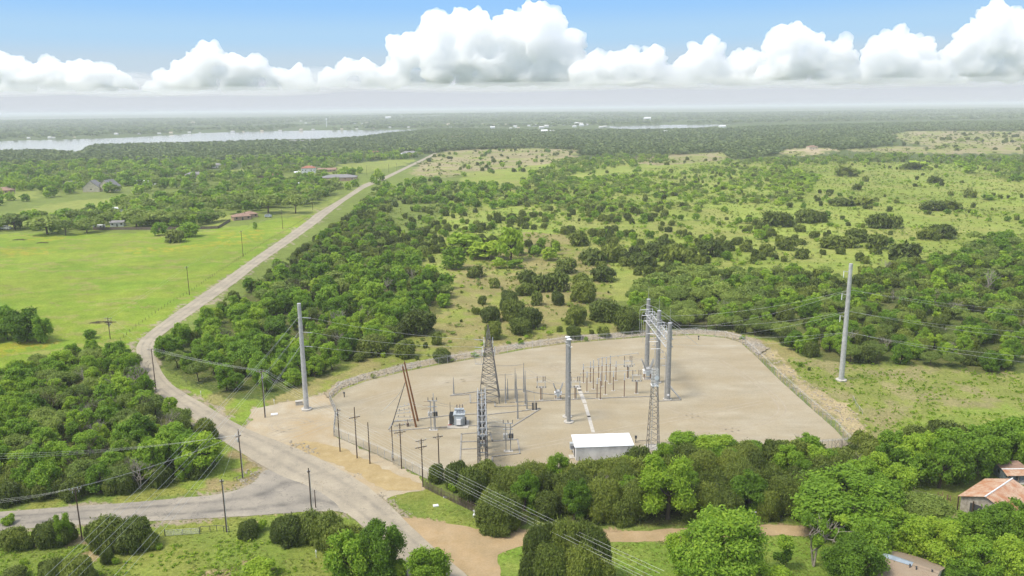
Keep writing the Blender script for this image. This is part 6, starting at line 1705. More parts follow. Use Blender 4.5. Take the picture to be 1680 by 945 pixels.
# ------------------------------------------------------------------ houses
def house(px, py, w, d, h, rz, label, wall, roof, kind='gable', pitch=.45, wins=3, eave=.5, name='house', group='distant houses', chim=True):
    b_ = G(px, py); o = root(name, b_, label, 'house', group)
    M = Matrix.Rotation(rz, 3, 'Z'); T = lambda x, y, z: b_ + M @ Vector((x, y, z))
    mb = MB(); mb.box(b_ + Vector((0, 0, h / 2)), (w, d, h), rz)
    if kind == 'gable':
        rise0 = d / 2 * pitch
        mb.faces([T(-w / 2, -d / 2, h), T(-w / 2, d / 2, h), T(-w / 2, 0, h + rise0), T(w / 2, -d / 2, h), T(w / 2, d / 2, h), T(w / 2, 0, h + rise0)], [(0, 2, 1), (3, 4, 5)])
    mb.build('wall', wall, o)
    W2, D2 = w / 2 + eave, d / 2 + eave; rise = D2 * pitch; z0 = h - eave * pitch + .04
    rg = W2 if kind == 'gable' else max(W2 - D2, .3)
    top = [T(-W2, -D2, z0), T(W2, -D2, z0), T(W2, D2, z0), T(-W2, D2, z0), T(-rg, 0, z0 + rise), T(rg, 0, z0 + rise)]
    bot = [p_ - Vector((0, 0, .22)) for p_ in top]
    f = [(0, 1, 5, 4), (2, 3, 4, 5), (1, 2, 5), (3, 0, 4)] if kind != 'gable' else [(0, 1, 5, 4), (2, 3, 4, 5)]
    allf = f + [tuple(6 + i for i in q[::-1]) for q in f] + [(0, 6, 7, 1), (2, 8, 9, 3)] + ([(1, 7, 8, 2), (3, 9, 6, 0)] if kind != 'gable' else [(1, 7, 11, 5), (5, 11, 8, 2), (3, 9, 10, 4), (4, 10, 6, 0)])
    mb = MB(); mb.faces(top + bot, allf); rf = mb.build('roof', roof, o)
    if chim: MB().box(T(w * .22, d * .1, h + rise * .8), (.9, .7, 1.8), rz).build('chimney', wall, rf)
    for k in range(wins):
        x = (k + .5) / wins * w - w / 2
        if k == wins // 2: MB().box(T(x, -d / 2 - .02, 1.05), (1.0, .06, 2.1), rz).build('door', 'dark_steel', o)
        else: MB().box(T(x, -d / 2 - .02, h * .58), (1.3, .06, 1.2), rz).build('window', 'glass_dark', o)
    for k in (-1, 1): MB().box(T(k * (w / 2 + .02), 0, h * .55), (.06, 1.3, 1.1), rz).build('window', 'glass_dark', o)
    MARKS.append((label_to_mark(label), b_.x, b_.y))
    return o
house(396, 360, 13, 9, 3.0, .55, 'tan brick house with a low brown roof at the corner of the paddock', 'brick_wall', 'brown_roof', 'hip', .38)
house(410, 356, 10, 9, 2.9, .55, 'brown roofed wing set behind the tan brick house', 'brick_wall', 'brown_roof', 'hip', .38, chim=False)
house(154, 314, 16, 16, 5.0, 1.75, 'left wing of the big cream mansion with grey roofs', 'cream_wall', 'grey_roof', 'gable', .85)
house(180, 313, 15, 16, 5.0, 1.45, 'right wing of the big cream mansion with grey roofs', 'cream_wall', 'grey_roof', 'gable', .85)
house(166, 309, 22, 9, 4.2, .05, 'middle block joining the wings of the cream mansion', 'cream_wall', 'grey_roof', 'gable', .5)
house(507, 284, 18, 12, 7.2, .15, 'two storey white house with a reddish hip roof on the meadow', 'white_wall', 'red_roof', 'hip', .42, 5)
house(537, 282, 24, 10, 3.4, .1, 'long low brick house right of the two storey white house', 'brick_wall', 'brown_roof', 'gable', .4, 5)
house(455, 292, 16, 11, 3.6, .3, 'red roofed house among the trees left of the white house', 'cream_wall', 'red_roof', 'hip', .45)
house(433, 294, 20, 10, 3.2, .2, 'tan low house left of the red roofed house', 'brick_wall', 'brown_roof', 'gable', .4)
house(488, 287, 7, 5, 3.6, .2, 'small white shed left of the two storey white house', 'white_wall', 'white_roof', 'gable', .4)
house(557, 296, 40, 22, 4.4, .08, 'wide grey roofed hall beside the upper road', 'brick_wall', 'grey_roof', 'hip', .25, 5)
house(617, 255, 24, 14, 4.6, .1, 'orange roofed house near the road crest', 'brick_wall', 'red_roof', 'hip', .45, 3)
house(634, 256, 24, 10, 4.0, .05, 'long white house right of the orange roofed one', 'white_wall', 'white_roof', 'gable', .35, 3)
house(652, 257, 16, 10, 4.0, .1, 'small white house left of the road crest', 'white_wall', 'white_roof', 'gable', .35, 3)
house(672, 255, 30, 14, 4.6, .1, 'pale grey house nearest the road crest', 'white_wall', 'grey_roof', 'hip', .45, 3)
house(596, 256, 18, 12, 4, .1, 'brown house left of the orange roofed one', 'brick_wall', 'brown_roof', 'hip', .4, 3)
house(272, 335, 20, 7, 3.2, .1, 'white roofed shed in the trees right of the meadow strip', 'white_wall', 'white_roof', 'gable', .25, 3, chim=False)
house(196, 347, 15, 6, 3.0, .1, 'white roofed shed in the trees behind the board fence', 'white_wall', 'white_roof', 'gable', .25, 3, chim=False)
house(194, 371, 9, 6, 3.2, .2, 'small pale farm building behind the oaks at the board fence', 'white_wall', 'grey_roof', 'gable', .35, 3, chim=False)
house(163, 375, 7, 4, 2.6, .1, 'white box trailer parked behind the board fence', 'white_wall', 'white_roof', 'gable', .1, 2, eave=.1, name='box_trailer', chim=False)
house(248, 303, 34, 9, 4.0, .05, 'long white roofed building right of the mansion', 'white_wall', 'white_roof', 'gable', .25, 4, chim=False)
house(320, 291, 22, 12, 4.2, .1, 'pale house at the head of the tan drive', 'cream_wall', 'grey_roof', 'hip', .45, 3)
house(5, 318, 18, 12, 4.2, .1, 'tan house at the left edge beyond the meadow', 'brick_wall', 'brown_roof', 'hip', .45, 3)
house(110, 305, 30, 12, 3.6, .1, 'low grey roofed house left of the mansion', 'brick_wall', 'grey_roof', 'hip', .35, 3)
house(498, 306, 10, 8, 3.4, .3, 'little white roofed shed among the trees below the white house', 'white_wall', 'white_roof', 'gable', .3, 2, chim=False)
house(357, 275, 26, 13, 4, .1, 'pale house hidden in the near shore wood', 'white_wall', 'grey_roof', 'hip', .4, 3)
house(496, 236, 60, 18, 6, .1, 'long pale house at the lake shore', 'white_wall', 'grey_roof', 'gable', .35, 5)
house(752, 229, 50, 20, 5, .1, 'brown and white house in the valley wood', 'cream_wall', 'brown_roof', 'hip', .4, 4)
house(1092, 219, 26, 14, 6, .1, 'big white house above the valley wood, right of the middle', 'white_wall', 'white_roof', 'hip', .5, 4)
house(1332, 245, 17, 11, 5.0, .2, 'small tan house beside the bare sand strip', 'cream_wall', 'brown_roof', 'hip', .4, 3)
# town and houses along the far shore: each a thing, far too small to show its parts
rt = random.Random(77)
def tiny(px, py, w, label, mat):
    p_ = at(px, py); z0 = float(hz(p_[0], p_[1]))
    d = w * rt.uniform(.4, .7); h = w * rt.uniform(.25, .4); mb = MB()
    mb.box((p_[0], p_[1], z0 + h / 2), (w, d, h), .2)
    mb.faces([(p_[0] - w / 2, p_[1] - d / 2, z0 + h), (p_[0] + w / 2, p_[1] - d / 2, z0 + h), (p_[0] + w / 2, p_[1] + d / 2, z0 + h), (p_[0] - w / 2, p_[1] + d / 2, z0 + h), (p_[0] - w / 2, p_[1], z0 + h * 1.5), (p_[0] + w / 2, p_[1], z0 + h * 1.5)], [(0, 1, 5, 4), (2, 3, 4, 5), (1, 2, 5), (3, 0, 4)])
    tag(rec(mb.build('lakeside_house', mat)), label, 'house', 'houses on the far side of the lake')
for k in range(22): tiny(40 + k * 30 + rt.uniform(-12, 12), 228.5 - k * .72 + rt.uniform(-.6, .2) - (3 if k > 3 else 0), rt.uniform(8, 15), 'tiny pale house on the far shore of the lake', rt.choice(('white_wall', 'cream_wall', 'white_wall')))
for k in range(16): tiny(rt.uniform(180, 330) if k < 6 else rt.uniform(480, 660), rt.uniform(197, 206), rt.uniform(12, 22), 'tiny pale house on the wooded slope beyond the lake', rt.choice(('white_wall', 'cream_wall')))
for k in range(34): tiny(rt.uniform(730, 1000), rt.uniform(204.5, 211), rt.uniform(9, 20), 'tiny pale building of the town at the narrows of the lake', rt.choice(('white_wall', 'cream_wall', 'white_roof')))
for px, py, w, lb in ((637, 197.5, 44, 'bright white hall on the slope beyond the lake'), (1062, 198.5, 40, 'long white building beyond the lake inlet'), (893, 219, 22, 'white building with a wide roof below the town'), (905, 218, 16, 'second white building below the town'), (1185, 210, 24, 'white building right of the lake inlet')): tiny(px, py, w, lb, 'white_roof')
p_ = at(536, 208); mb = MB(); mb.tube((p_[0], p_[1], 0), (p_[0], p_[1], 34), 1.6, 1.2, 8); mb.lathe((p_[0], p_[1], 33), [(1.5, 0), (4.5, 2), (5, 4.5), (3.5, 7), (.5, 8)], 12)
tag(rec(mb.build('water_tower', 'white_paint')), 'pale water tower on the far side of the lake', 'water tower')

# ------------------------------------------------------------------ farmyard at the lower right
def barn():
    e = [Vector(at(1572, 817, 3.0)), Vector(at(1617, 817, 3.2))]
    A, Bq = Vector(at(1571, 816, 3.0)), Vector(at(1618, 816, 4.6))       # eave corner and ridge end of the near gable
    C = Vector(at(1613, 789.5, 3.0)); D = Vector(at(1659, 788.5, 4.6))
    ax = Vector((D.x - Bq.x, D.y - Bq.y, 0)); L = ax.length; ax.normalize()
    sd = Vector((ax.y, -ax.x, 0))
    if sd.x < 0: sd = -sd
    wdt = abs(Vector((Bq.x - A.x, Bq.y - A.y, 0)).dot(sd))
    wdt = max(wdt, 5.0)
    R0 = Vector((Bq.x, Bq.y, 0)); c = R0 + ax * L / 2
    o = root('barn', c, 'old barn with a rust streaked corrugated metal roof at the right edge', 'barn')
    T = lambda u, v, z: R0 + ax * u + sd * v + Vector((0, 0, z))
    zr, ze = 4.9, 3.0
    def slab(s):
        q = [T(-.5, 0, zr), T(L + .5, 0, zr), T(L + .5, s * wdt, ze), T(-.5, s * wdt, ze)]
        mb = MB(); n = 26
        up_ = Vector((0, 0, 1))
        for k in range(n):
            p0, p1 = q[0].lerp(q[1], k / n), q[0].lerp(q[1], (k + 1) / n); r0, r1 = q[3].lerp(q[2], k / n), q[3].lerp(q[2], (k + 1) / n); pm, rm = p0.lerp(p1, .5) + up_ * .07, r0.lerp(r1, .5) + up_ * .07
            mb.faces([p0, pm, p1, r0, rm, r1], [(0, 1, 4, 3), (1, 2, 5, 4)])
        d_ = Vector((0, 0, -.06)); mb.faces([p_ + d_ for p_ in q], [(0, 1, 2, 3)])
        return mb
    slab(-1).build('roof', 'rusty_roof', o); slab(1).build('roof', 'rusty_roof', o)
    MB().tube(T(-.55, 0, zr + .06), T(L + .55, 0, zr + .06), .14, .14, 6).build('ridge_cap', 'white_paint', o)
    mb = MB(); w2 = wdt - .5
    for u in (0, L):
        mb.faces([T(u, -w2, 0), T(u, w2, 0), T(u, w2, 3.05), T(u, 0, 4.75), T(u, -w2, 3.05)], [(0, 1, 2, 3, 4)])
    for v in (-w2, w2): mb.faces([T(0, v, 0), T(L, v, 0), T(L, v, 3.05), T(0, v, 3.05)], [(0, 1, 2, 3)])
    mb.build('wall', 'barn_wall', o)
    MB().box(T(-.06, -w2 * .35, 1.2), (.12, 2.2, 2.4), math.atan2(ax.y, ax.x)).build('door', 'dark_steel', o)
    MB().box(T(-.06, w2 * .45, 1.6), (.12, 1.0, 1.0), math.atan2(ax.y, ax.x)).build('window', 'glass_dark', o)
    for v in (-wdt + .2, -wdt * .4, wdt * .4, wdt - .2): MB().box(T(-.35, v, 1.5), (.18, .18, 3.0)).build('post', 'pole_wood', o)
    MARKS.append(('the rusty roofed barn', c.x, c.y))
barn()
def shed():
    b_ = G(1662, 789); o = root('tin_shed', b_, 'small grey blue tin shed with a porch and rusty roof at the right edge', 'shed')
    mb = MB(); mb.box(b_ + Vector((.2, 1.6, 1.25)), (5.0, 3.6, 2.5)); mb.build('wall', 'shed_wall', o)
    def sl(y0, y1, z0, z1, m_):
        mb = MB(); n = 16
        for k in range(n):
            xa, xb = -2.7 + 5.8 * k / n, -2.7 + 5.8 * (k + 1) / n; xm = (xa + xb) / 2
            mb.faces([b_ + Vector((xa, y0, z0)), b_ + Vector((xm, y0, z0 + .05)), b_ + Vector((xb, y0, z0)), b_ + Vector((xa, y1, z1)), b_ + Vector((xm, y1, z1 + .05)), b_ + Vector((xb, y1, z1))], [(0, 1, 4, 3), (1, 2, 5, 4)])
        return mb.build('roof', m_, o)
    sl(-1.9, .1, 2.1, 2.75, 'rusty_roof'); sl(.1, 3.8, 2.78, 2.95, 'brown_roof')
    MB().box(b_ + Vector((.2, .08, 2.80)), (5.9, .25, .12)).build('roof_trim', 'white_paint', o)
    for x in (-2.4, 0, 2.7): MB().box(b_ + Vector((x, -1.7, 1.05)), (.12, .12, 2.1)).build('porch_post', 'pale_wood', o)
    MB().box(b_ + Vector((.2, -.9, .15)), (5.2, 1.9, .3)).build('porch_floor', 'concrete', o)
    MB().box(b_ + Vector((.8, -.22, 1.05)), (.9, .06, 2.0)).build('door', 'dark_steel', o)
    MB().box(b_ + Vector((-2.32, 1.6, 1.5)), (.06, .8, .7)).build('window', 'glass_dark', o); MB().box(b_ + Vector((-1.3, -.22, 1.4)), (1.0, .06, .8)).build('window', 'glass_dark', o)
    c = G(1660, 803); mb = MB(); L = 2.6; prof = []
    for k in range(12):
        a_ = 6.283 * k / 12; prof.append((math.cos(a_) * 1.3, math.sin(a_) * .5))
    vs = [c + Vector((x, y, .55)) for x, y in prof] + [c + Vector((x * .7, y * .7, .1)) for x, y in prof] + [c + Vector((x * .85, y * .8, .5)) for x, y in prof] + [c + Vector((x * .6, y * .6, .2)) for x, y in prof]
    fs = []
    for k in range(12):
        j = (k + 1) % 12; fs += [(12 + k, 12 + j, j, k), (k, j, 24 + j, 24 + k), (24 + k, 24 + j, 36 + j, 36 + k)]
    fs += [tuple(range(36, 48)), tuple(range(12, 24))[::-1]]
    mb.faces(vs, fs); tag(rec(mb.build('row_boat', 'white_paint')), 'small white rowing boat lying in front of the tin shed', 'boat')
    # car
    c = G(1677, 812); o2 = root('parked_car', c, 'white car parked in the grass at the right edge', 'car'); M = Matrix.Rotation(-.5, 3, 'Z')
    T = lambda x, y, z: c + M @ Vector((x, y, z))
    pr = [(-2.1, .35), (-2.15, .8), (-1.2, .95), (-.6, 1.42), (.8, 1.45), (1.5, .98), (2.1, .85), (2.15, .35)]
    vs = [T(x, -.85 if z < 1.2 else -.68, z) for x, z in pr] + [T(x, .85 if z < 1.2 else .68, z) for x, z in pr]
    n = len(pr); mb = MB(); mb.faces(vs, [tuple(range(n))[::-1], tuple(range(n, 2 * n))] + [(k, (k + 1) % n, n + (k + 1) % n, n + k) for k in range(n)]); mb.build('body', 'white_paint', o2)
    mb = MB(); mb.faces([T(-1.19, -.74, 1.0), T(-.64, -.66, 1.40), T(-.64, .66, 1.40), T(-1.19, .74, 1.0)], [(0, 1, 2, 3)]); [mb.v.__setitem__(i, tuple(Vector(mb.v[i]) + M @ Vector((-.03, 0, .03)))) for i in range(4)]; mb.build('windscreen', 'glass_dark', o2)
    for s in (-1, 1): mb = MB(); mb.faces([T(-1.0, s * .82, 1.02), T(1.2, s * .82, 1.02), T(.75, s * .73, 1.38), T(-.6, s * .73, 1.38)], [(0, 1, 2, 3)]); mb.build('side_window', 'glass_dark', o2)
    for x in (-1.35, 1.35):
        for s in (-.8, .8): w_ = MB().tube(T(x, s - .1, .33), T(x, s + .1, .33), .33, .33, 12).build('wheel', 'rubber', o2); MB().tube(T(x, s + (.1 if s > 0 else -.12), .33), T(x, s + (.12 if s > 0 else -.1), .33), .2, .2, 10).build('rim', 'galvanised', w_)
    for s in (-.6, .6): MB().box(T(-2.16, s, .68), (.08, .3, .14), -.5).build('headlight', 'porcelain', o2)
shed()
def brown_house():
    # the roof whose slope faces the camera at the bottom edge: ridge from upper left to lower right
    zr = 4.6
    r0, r1 = Vector(at(1436, 903, zr)), Vector(at(1538, 937, zr))
    ax = Vector((r1.x - r0.x, r1.y - r0.y, 0)).normalized(); sd = Vector((ax.y, -ax.x, 0))
    if sd.y > 0: sd = -sd
    L = (r1 - r0).length; c = r0 + ax * L / 2; c.z = 0
    o = root('ranch_house', c, 'house with a brown shingle roof and bluish ridge metal, cut by the bottom edge', 'house')
    T = lambda u, v, z: Vector((r0.x, r0.y, 0)) + ax * u + sd * v + Vector((0, 0, z))
    Wd = 6.2
    mb = MB(); mb.faces([T(-.4, .28, zr - .1), T(L + .3, .28, zr - .1), T(L + .3, Wd, 2.6), T(-.4, Wd, 2.6), T(-.4, .28, zr - .32), T(L + .3, .28, zr - .32), T(L + .3, Wd, 2.4), T(-.4, Wd, 2.4)], [(3, 2, 1, 0), (4, 5, 6, 7), (3, 7, 6, 2), (0, 4, 7, 3), (2, 6, 5, 1)])
    mb.build('roof', 'shingle_roof', o)
    mb = MB(); mb.faces([T(-.4, -.28, zr - .1), T(L + .3, -.28, zr - .1), T(L + .3, -Wd, 2.6), T(-.4, -Wd, 2.6)], [(0, 1, 2, 3)]); mb.build('roof', 'shingle_roof', o)
    mb = MB(); mb.faces([T(-.5, .95, zr - .24), T(L * .62, .75, zr - .18), T(L * .62, 0, zr + .04), T(-.5, 0, zr + .04), T(-.5, -.5, zr - .1), T(L * .62, -.5, zr - .1)], [(0, 1, 2, 3), (3, 2, 5, 4)]); mb.build('ridge_metal', 'blue_metal', o)
    mb = MB(); mb.faces([T(L * .62, .5, zr - .11), T(L + .35, .5, zr - .11), T(L + .35, 0, zr + .03), T(L * .62, 0, zr + .03), T(L * .62, -.5, zr - .11), T(L + .35, -.5, zr - .11)], [(0, 1, 2, 3), (3, 2, 5, 4)]); mb.build('ridge_metal', 'shingle_roof', o)
    mb = MB(); mb.faces([T(0, -Wd + .5, 0), T(L, -Wd + .5, 0), T(L, Wd - .5, 0), T(0, Wd - .5, 0), T(0, -Wd + .5, 2.6), T(L, -Wd + .5, 2.6), T(L, Wd - .5, 2.6), T(0, Wd - .5, 2.6), T(0, 0, zr - .4), T(L, 0, zr - .4)], [(0, 1, 5, 4), (2, 3, 7, 6), (0, 4, 8, 7, 3), (1, 2, 6, 9, 5)]); mb.build('wall', 'cream_wall', o)
    for u in (L * .60, L * .70, L * .93): MB().lathe(T(u, 1.1 if u < L * .9 else .5, zr - .6), [(.11, 0), (.1, .7), (.16, .72), (.16, .82), (.02, .9)], 8).build('vent_pipe', 'dark_steel', o)
    p_ = at(1455, 880, 5.2); q = Vector(p_)
    o2 = root('satellite_dish', (q.x, q.y, 0), 'round white dish on a post behind the brown shingle roof', 'satellite dish')
    MB().tube((q.x, q.y, 0), q, .05, .04, 6).build('post', 'galvanised', o2)
    MB().lathe(q, [(.05, 0), (.36, .12), (.42, .2)], 16, (-.25, -.85, .5)).build('dish', 'white_paint', o2)
    MB().tube(q, q + Vector((-.1, -.35, .2)), .03, .05, 5).build('feed_arm', 'dark_steel', o2)
brown_house()
def little_shed():
    b_ = G(1466, 815); house(1466, 813, 4.4, 3.4, 2.3, .9, 'little white walled shed half hidden by trees, left of the yard fence', 'white_wall', 'grey_roof', 'gable', .5, 1, .3, 'garden_shed', None, False)
little_shed()
# bins, slabs, stumps, rubble and brush
def bits():
    c = G(784, 862); o = root('wheeled_bin', c, 'black wheeled bin standing at the end of the stake fence', 'bin')
    mb = MB(); z = [0.05, 1.0]; w0, w1 = .28, .36
    mb.faces([c + Vector((sx * w, sy * w, zz)) for zz, w in ((.05, .30), (1.05, .40)) for sx, sy in ((-1, -1), (1, -1), (1, 1), (-1, 1))], [(3, 2, 1, 0), (4, 5, 6, 7), (0, 1, 5, 4), (1, 2, 6, 5), (2, 3, 7, 6), (3, 0, 4, 7)]); mb.build('body', 'black_plastic', o)
    MB().box(c + Vector((0, .02, 1.10)), (.9, .9, .08)).build('lid', 'black_plastic', o)
    for s in (-.28, .28): MB().tube(c + Vector((s - .04, .34, .12)), c + Vector((s + .04, .34, .12)), .12, .12, 10).build('wheel', 'rubber', o)
    c = G(779, 848); o = root('garden_chair', c, 'white garden chair half behind the round juniper by the bin', 'chair')
    MB().box(c + Vector((0, 0, .5)), (.75, .7, .08)).build('seat', 'white_paint', o); MB().box(c + Vector((0, .36, .9)), (.75, .08, .8)).build('backrest', 'white_paint', o)
    for x in (-.32, .32):
        for y in (-.3, .3): MB().box(c + Vector((x, y, .25)), (.07, .07, .46)).build('leg', 'white_paint', o)
    for px, py, s, lb in ((715, 830, 1.0, 'white utility lid lying in the grass in front of the stake fence'), (730, 816, .6, 'small white lid close to the stake fence'), (450, 680, 1.6, 'flat white concrete slab on the apron left of the steel pole')):
        c = G(px, py); mb = MB(); mb.box(c + Vector((0, 0, .09)), (s * 1.1, s * .8, .18), .3); mb.box(c + Vector((0, 0, .2)), (s * .7, s * .5, .06), .3)
        tag(rec(mb.build('concrete_slab', 'white_roof')), lb, 'slab', 'pale slabs on the ground')
    c = G(491, 664); mb = MB(); mb.box(c + Vector((0, 0, .55)), (1.9, 1.0, 1.1), .25); mb.box(c + Vector((0, 0, 1.13)), (2.1, 1.2, .1), .25); tag(rec(mb.build('concrete_block', 'concrete')), 'pale concrete block behind the foot of the left steel pole', 'concrete block')
    for px, py, lb in ((565, 652, 'dark marker post inside the gate on the gravel'), (1146, 558, 'dark marker post by the back fence at the right'),):
        c = G(px, py); mb = MB(); mb.tube(c, c + Vector((0, 0, 1.3)), .14, .14, 8); mb.box(c + Vector((0, 0, 1.4)), (.5, .3, .4)); tag(rec(mb.build('marker_post', 'dark_steel')), lb, 'marker post', 'dark marker posts')
    for px, py, lb in ((450, 664, 'white stake sign in the grass edge of the apron'), (519, 915, 'white stake in the field left of the bright green trees'), (330, 650, 'white delineator post in the verge of the country road')):
        c = G(px, py); mb = MB(); mb.tube(c, c + Vector((0, 0, 1.6)), .05, .05, 5); mb.box(c + Vector((0, -.05, 1.35)), (.25, .03, .45)); tag(rec(mb.build('stake_sign', 'white_paint')), lb, 'stake', 'white stakes beside the road')
    c = G(1236, 884); mb = MB(); mb.tube(c, c + Vector((0, 0, 3.2)), .34, .27, 8); mb.tube(c + Vector((0, 0, 2.4)), c + Vector((-.7, -.1, 4.4)), .15, .06, 6); tag(rec(mb.build('tree_stump', 'rust_steel')), 'tall red brown stump between the dirt lane and the lawn', 'stump')
    c = G(1545, 822)
    mb = MB(); r = random.Random(2)
    for k in range(9): p_ = c + Vector((r.uniform(-2, 2), r.uniform(-1, 1), 0)); mb.tube(p_, p_ + Vector((r.uniform(-.4, .4), 0, r.uniform(.8, 2.2))), .14, .07, 6)
    tag(rec(mb.build('scrap_pile', 'rust_steel')), 'rusty heap of old posts left of the barn', 'scrap pile')
    for px, py, w, lb in ((168, 530, 9.0, 'long heap of cut brush in the paddock behind the crowded pole'), (32, 394, 8, 'low heap of cut brush at the far left of the paddock'), (70, 399, 7, 'brown heap of brush beside the yellow flowers')):
        c = G(px, py); mb = MB(); r = random.Random(px)
        for k in range(170):
            u = r.uniform(-1, 1); p_ = c + Vector((u * w * .5, r.uniform(-1, 1) * 1.1, r.uniform(0, .7) * (1 - abs(u)) + .1)); q = p_ + Vector((r.uniform(-1.4, 1.4), r.uniform(-.7, .7), r.uniform(-.2, .45)))
            mb.tube(p_, q, .05, .02, 4, False)
        tag(rec(mb.build('brush_pile', 'bark')), lb, 'brush pile', 'heaps of cut brush in the paddock')
    mb = MB(); r = random.Random(4)
    ico = [(0, 0, 1), (.9, 0, .3), (.3, .9, .3), (-.7, .5, .3), (-.7, -.5, .3), (.3, -.9, .3)]
    for px, py, s, n in ((483, 731, .5, 26), (505, 742, .4, 30), (522, 793, .35, 26), (537, 800, .3, 26), (585, 780, .3, 12), (398, 790, .35, 40), (415, 775, .4, 20), (622, 816, .3, 40), (640, 822, .25, 40), (1400, 715, .35, 60), (660, 842, .2, 40)):
        for k in range(n):
            c = G(px + r.gauss(0, 9), py + r.gauss(0, 3)); q = s * r.uniform(.4, 1.1)
            mb.faces([c + Vector((x * q * r.uniform(.6, 1.3), y * q * r.uniform(.6, 1.3), z * q * .7)) for x, y, z in ico], [(0, 1, 2), (0, 2, 3), (0, 3, 4), (0, 4, 5), (0, 5, 1)])
    o = mb.build('roadside_rubble', 'bank_rock'); o['kind'] = 'stuff'
    # a pickup and a white van far off at the paddock edge
    for px, py, s, lb in ((10, 377, 1.2, 'white motorhome parked at the left edge beyond the paddock'), (360 + 375 / 4.667, 240 + 545 / 4.667, 1.0, 'grey pickup parked under the tree right of the brown roofed house')):
        c = G(px, py); o = root('parked_van', c, lb, 'van', 'vehicles beyond the paddock')
        MB().box(c + Vector((0, 0, 1.25 * s)), (5.2 * s, 2.0 * s, 1.5 * s)).box(c + Vector((-.5 * s, 0, 2.2 * s)), (3.2 * s, 1.8 * s, .7 * s)).build('body', 'white_paint' if s > 1.1 else 'grey_paint', o)
        MB().box(c + Vector((-.5 * s, 0, 2.2 * s)), (2.8 * s, 1.84 * s, .45 * s)).build('window', 'glass_dark', o)
        for x in (-1.7, 1.7):
            for y in (-.9, .9): MB().tube(c + Vector((x * s, (y - .12) * s, .4 * s)), c + Vector((x * s, (y + .12) * s, .4 * s)), .4 * s, .4 * s, 10).build('wheel', 'rubber', o)
    for px, py, w, L, nm in ((505, 352.5, 4, 14, 'concrete_drive'),):
        a_, b2 = G(470, 353), G(522, 350)
bits()

# bare and dying trees
def bare(px, py, hpx, seed, label, mat='dead_bark', spread=.5, lv=4, rad=.14):
    b_ = G(px, py); h = up(at(px, py), py - hpx)
    o = root('bare_tree', b_, label, 'bare tree', 'leafless trees'); mb = branch_tree(seed, 6.0, spread, lv, rad); k = h / 6.0
    mx_ = max(v[2] for v in mb.v); k = h / mx_
    tv = MB(); tv.v = [(v[0] * k + b_.x, v[1] * k + b_.y, v[2] * k) for v in mb.v]; tv.f = mb.f
    nt_ = max(8, 0); tv.build('limbs', mat, o)
    return o
bare(1318, 752, 40, 3, 'leafless grey tree standing against the gravel at the front of the yard')
bare(1372, 756, 34, 5, 'smaller leafless tree by the front right corner of the yard')
bare(1413, 745, 36, 8, 'leafless brown tree outside the right end of the tree row', 'rust_steel')
bare(1422, 790, 44, 9, 'pale dead tree among the green ones right of the row')
o = bare(1338, 930, 80, 21, 'half dead tree with pale twisted limbs and a few leafy tufts in the lawn', 'dead_bark', .8, 4, .12)
for i, (px, py, w, hgt) in enumerate(((1285, 878, 34, 34), (1275, 905, 36, 30), (1345, 862, 30, 26), (1372, 868, 34, 32), (1340, 884, 30, 20), (1318, 852, 24, 20), (1365, 845, 24, 18))):
    bz = ORG[o.name]; dp = depth(np.array((bz.x, bz.y, 5))); zc = up(np.array((bz.x, bz.y, 0)), py + hgt * .2)
    x = bz.x + (px - 1335) * dp / F
    q, t_ = proto_shrub(700 + i, 700, .2, w * dp / F, hgt * dp / F, 6)
    q = q + np.array((x - bz.x, (i % 3 - 1) * .8, zc - hgt * dp / F * .5))
    lf = np.zeros((len(q), 4, 3)); lf[:, :, 0] = t_[:, None]
    c = bpy.data.objects.new('crown', np_mesh('crown', q.reshape(-1, 3), np.arange(len(q) * 4).reshape(-1, 4), 'broad_leaf', lf.reshape(-1, 3))); COL.objects.link(c); c.parent = o
for i, (px, py, hp, lb) in enumerate(((85, 662, 46, 'pale broken dead tree in the wood inside the road bend'), (145, 645, 40, 'leafless grey tree deep in the wood inside the road bend'), (205, 660, 52, 'brown leafless tree at the right side of the wood inside the road bend'), (240, 690, 44, 'twiggy bare tree overhanging the country road from the left'),
                                    (165, 730, 44, 'bare brown thicket tree at the lower middle of the left wood'), (560, 545, 40, 'bare grey tree in the wood left of the tall steel pole line'), (540, 590, 36, 'bare brown tree just behind the left steel pole'), (600, 530, 30, 'small bare tree deep in the roadside wood'),
                                    (1180, 520, 30, 'bare grey tree in the oak thicket right of the three pole structure'), (1330, 560, 30, 'bare pink grey tree left of the right steel pole'), (1620, 480, 40, 'bare grey tree in the thicket near the right edge'), (1560, 590, 30, 'bare brown tree at the lower edge of the right thicket'),
                                    (700, 330, 14, 'far small bare tree in the grassland'), (1045, 268, 14, 'far bare tree by the dense oak band'))):
    bare(px, py, hp, 40 + i, lb, 'dead_bark' if i % 3 else 'bark', .55, 4, .12)

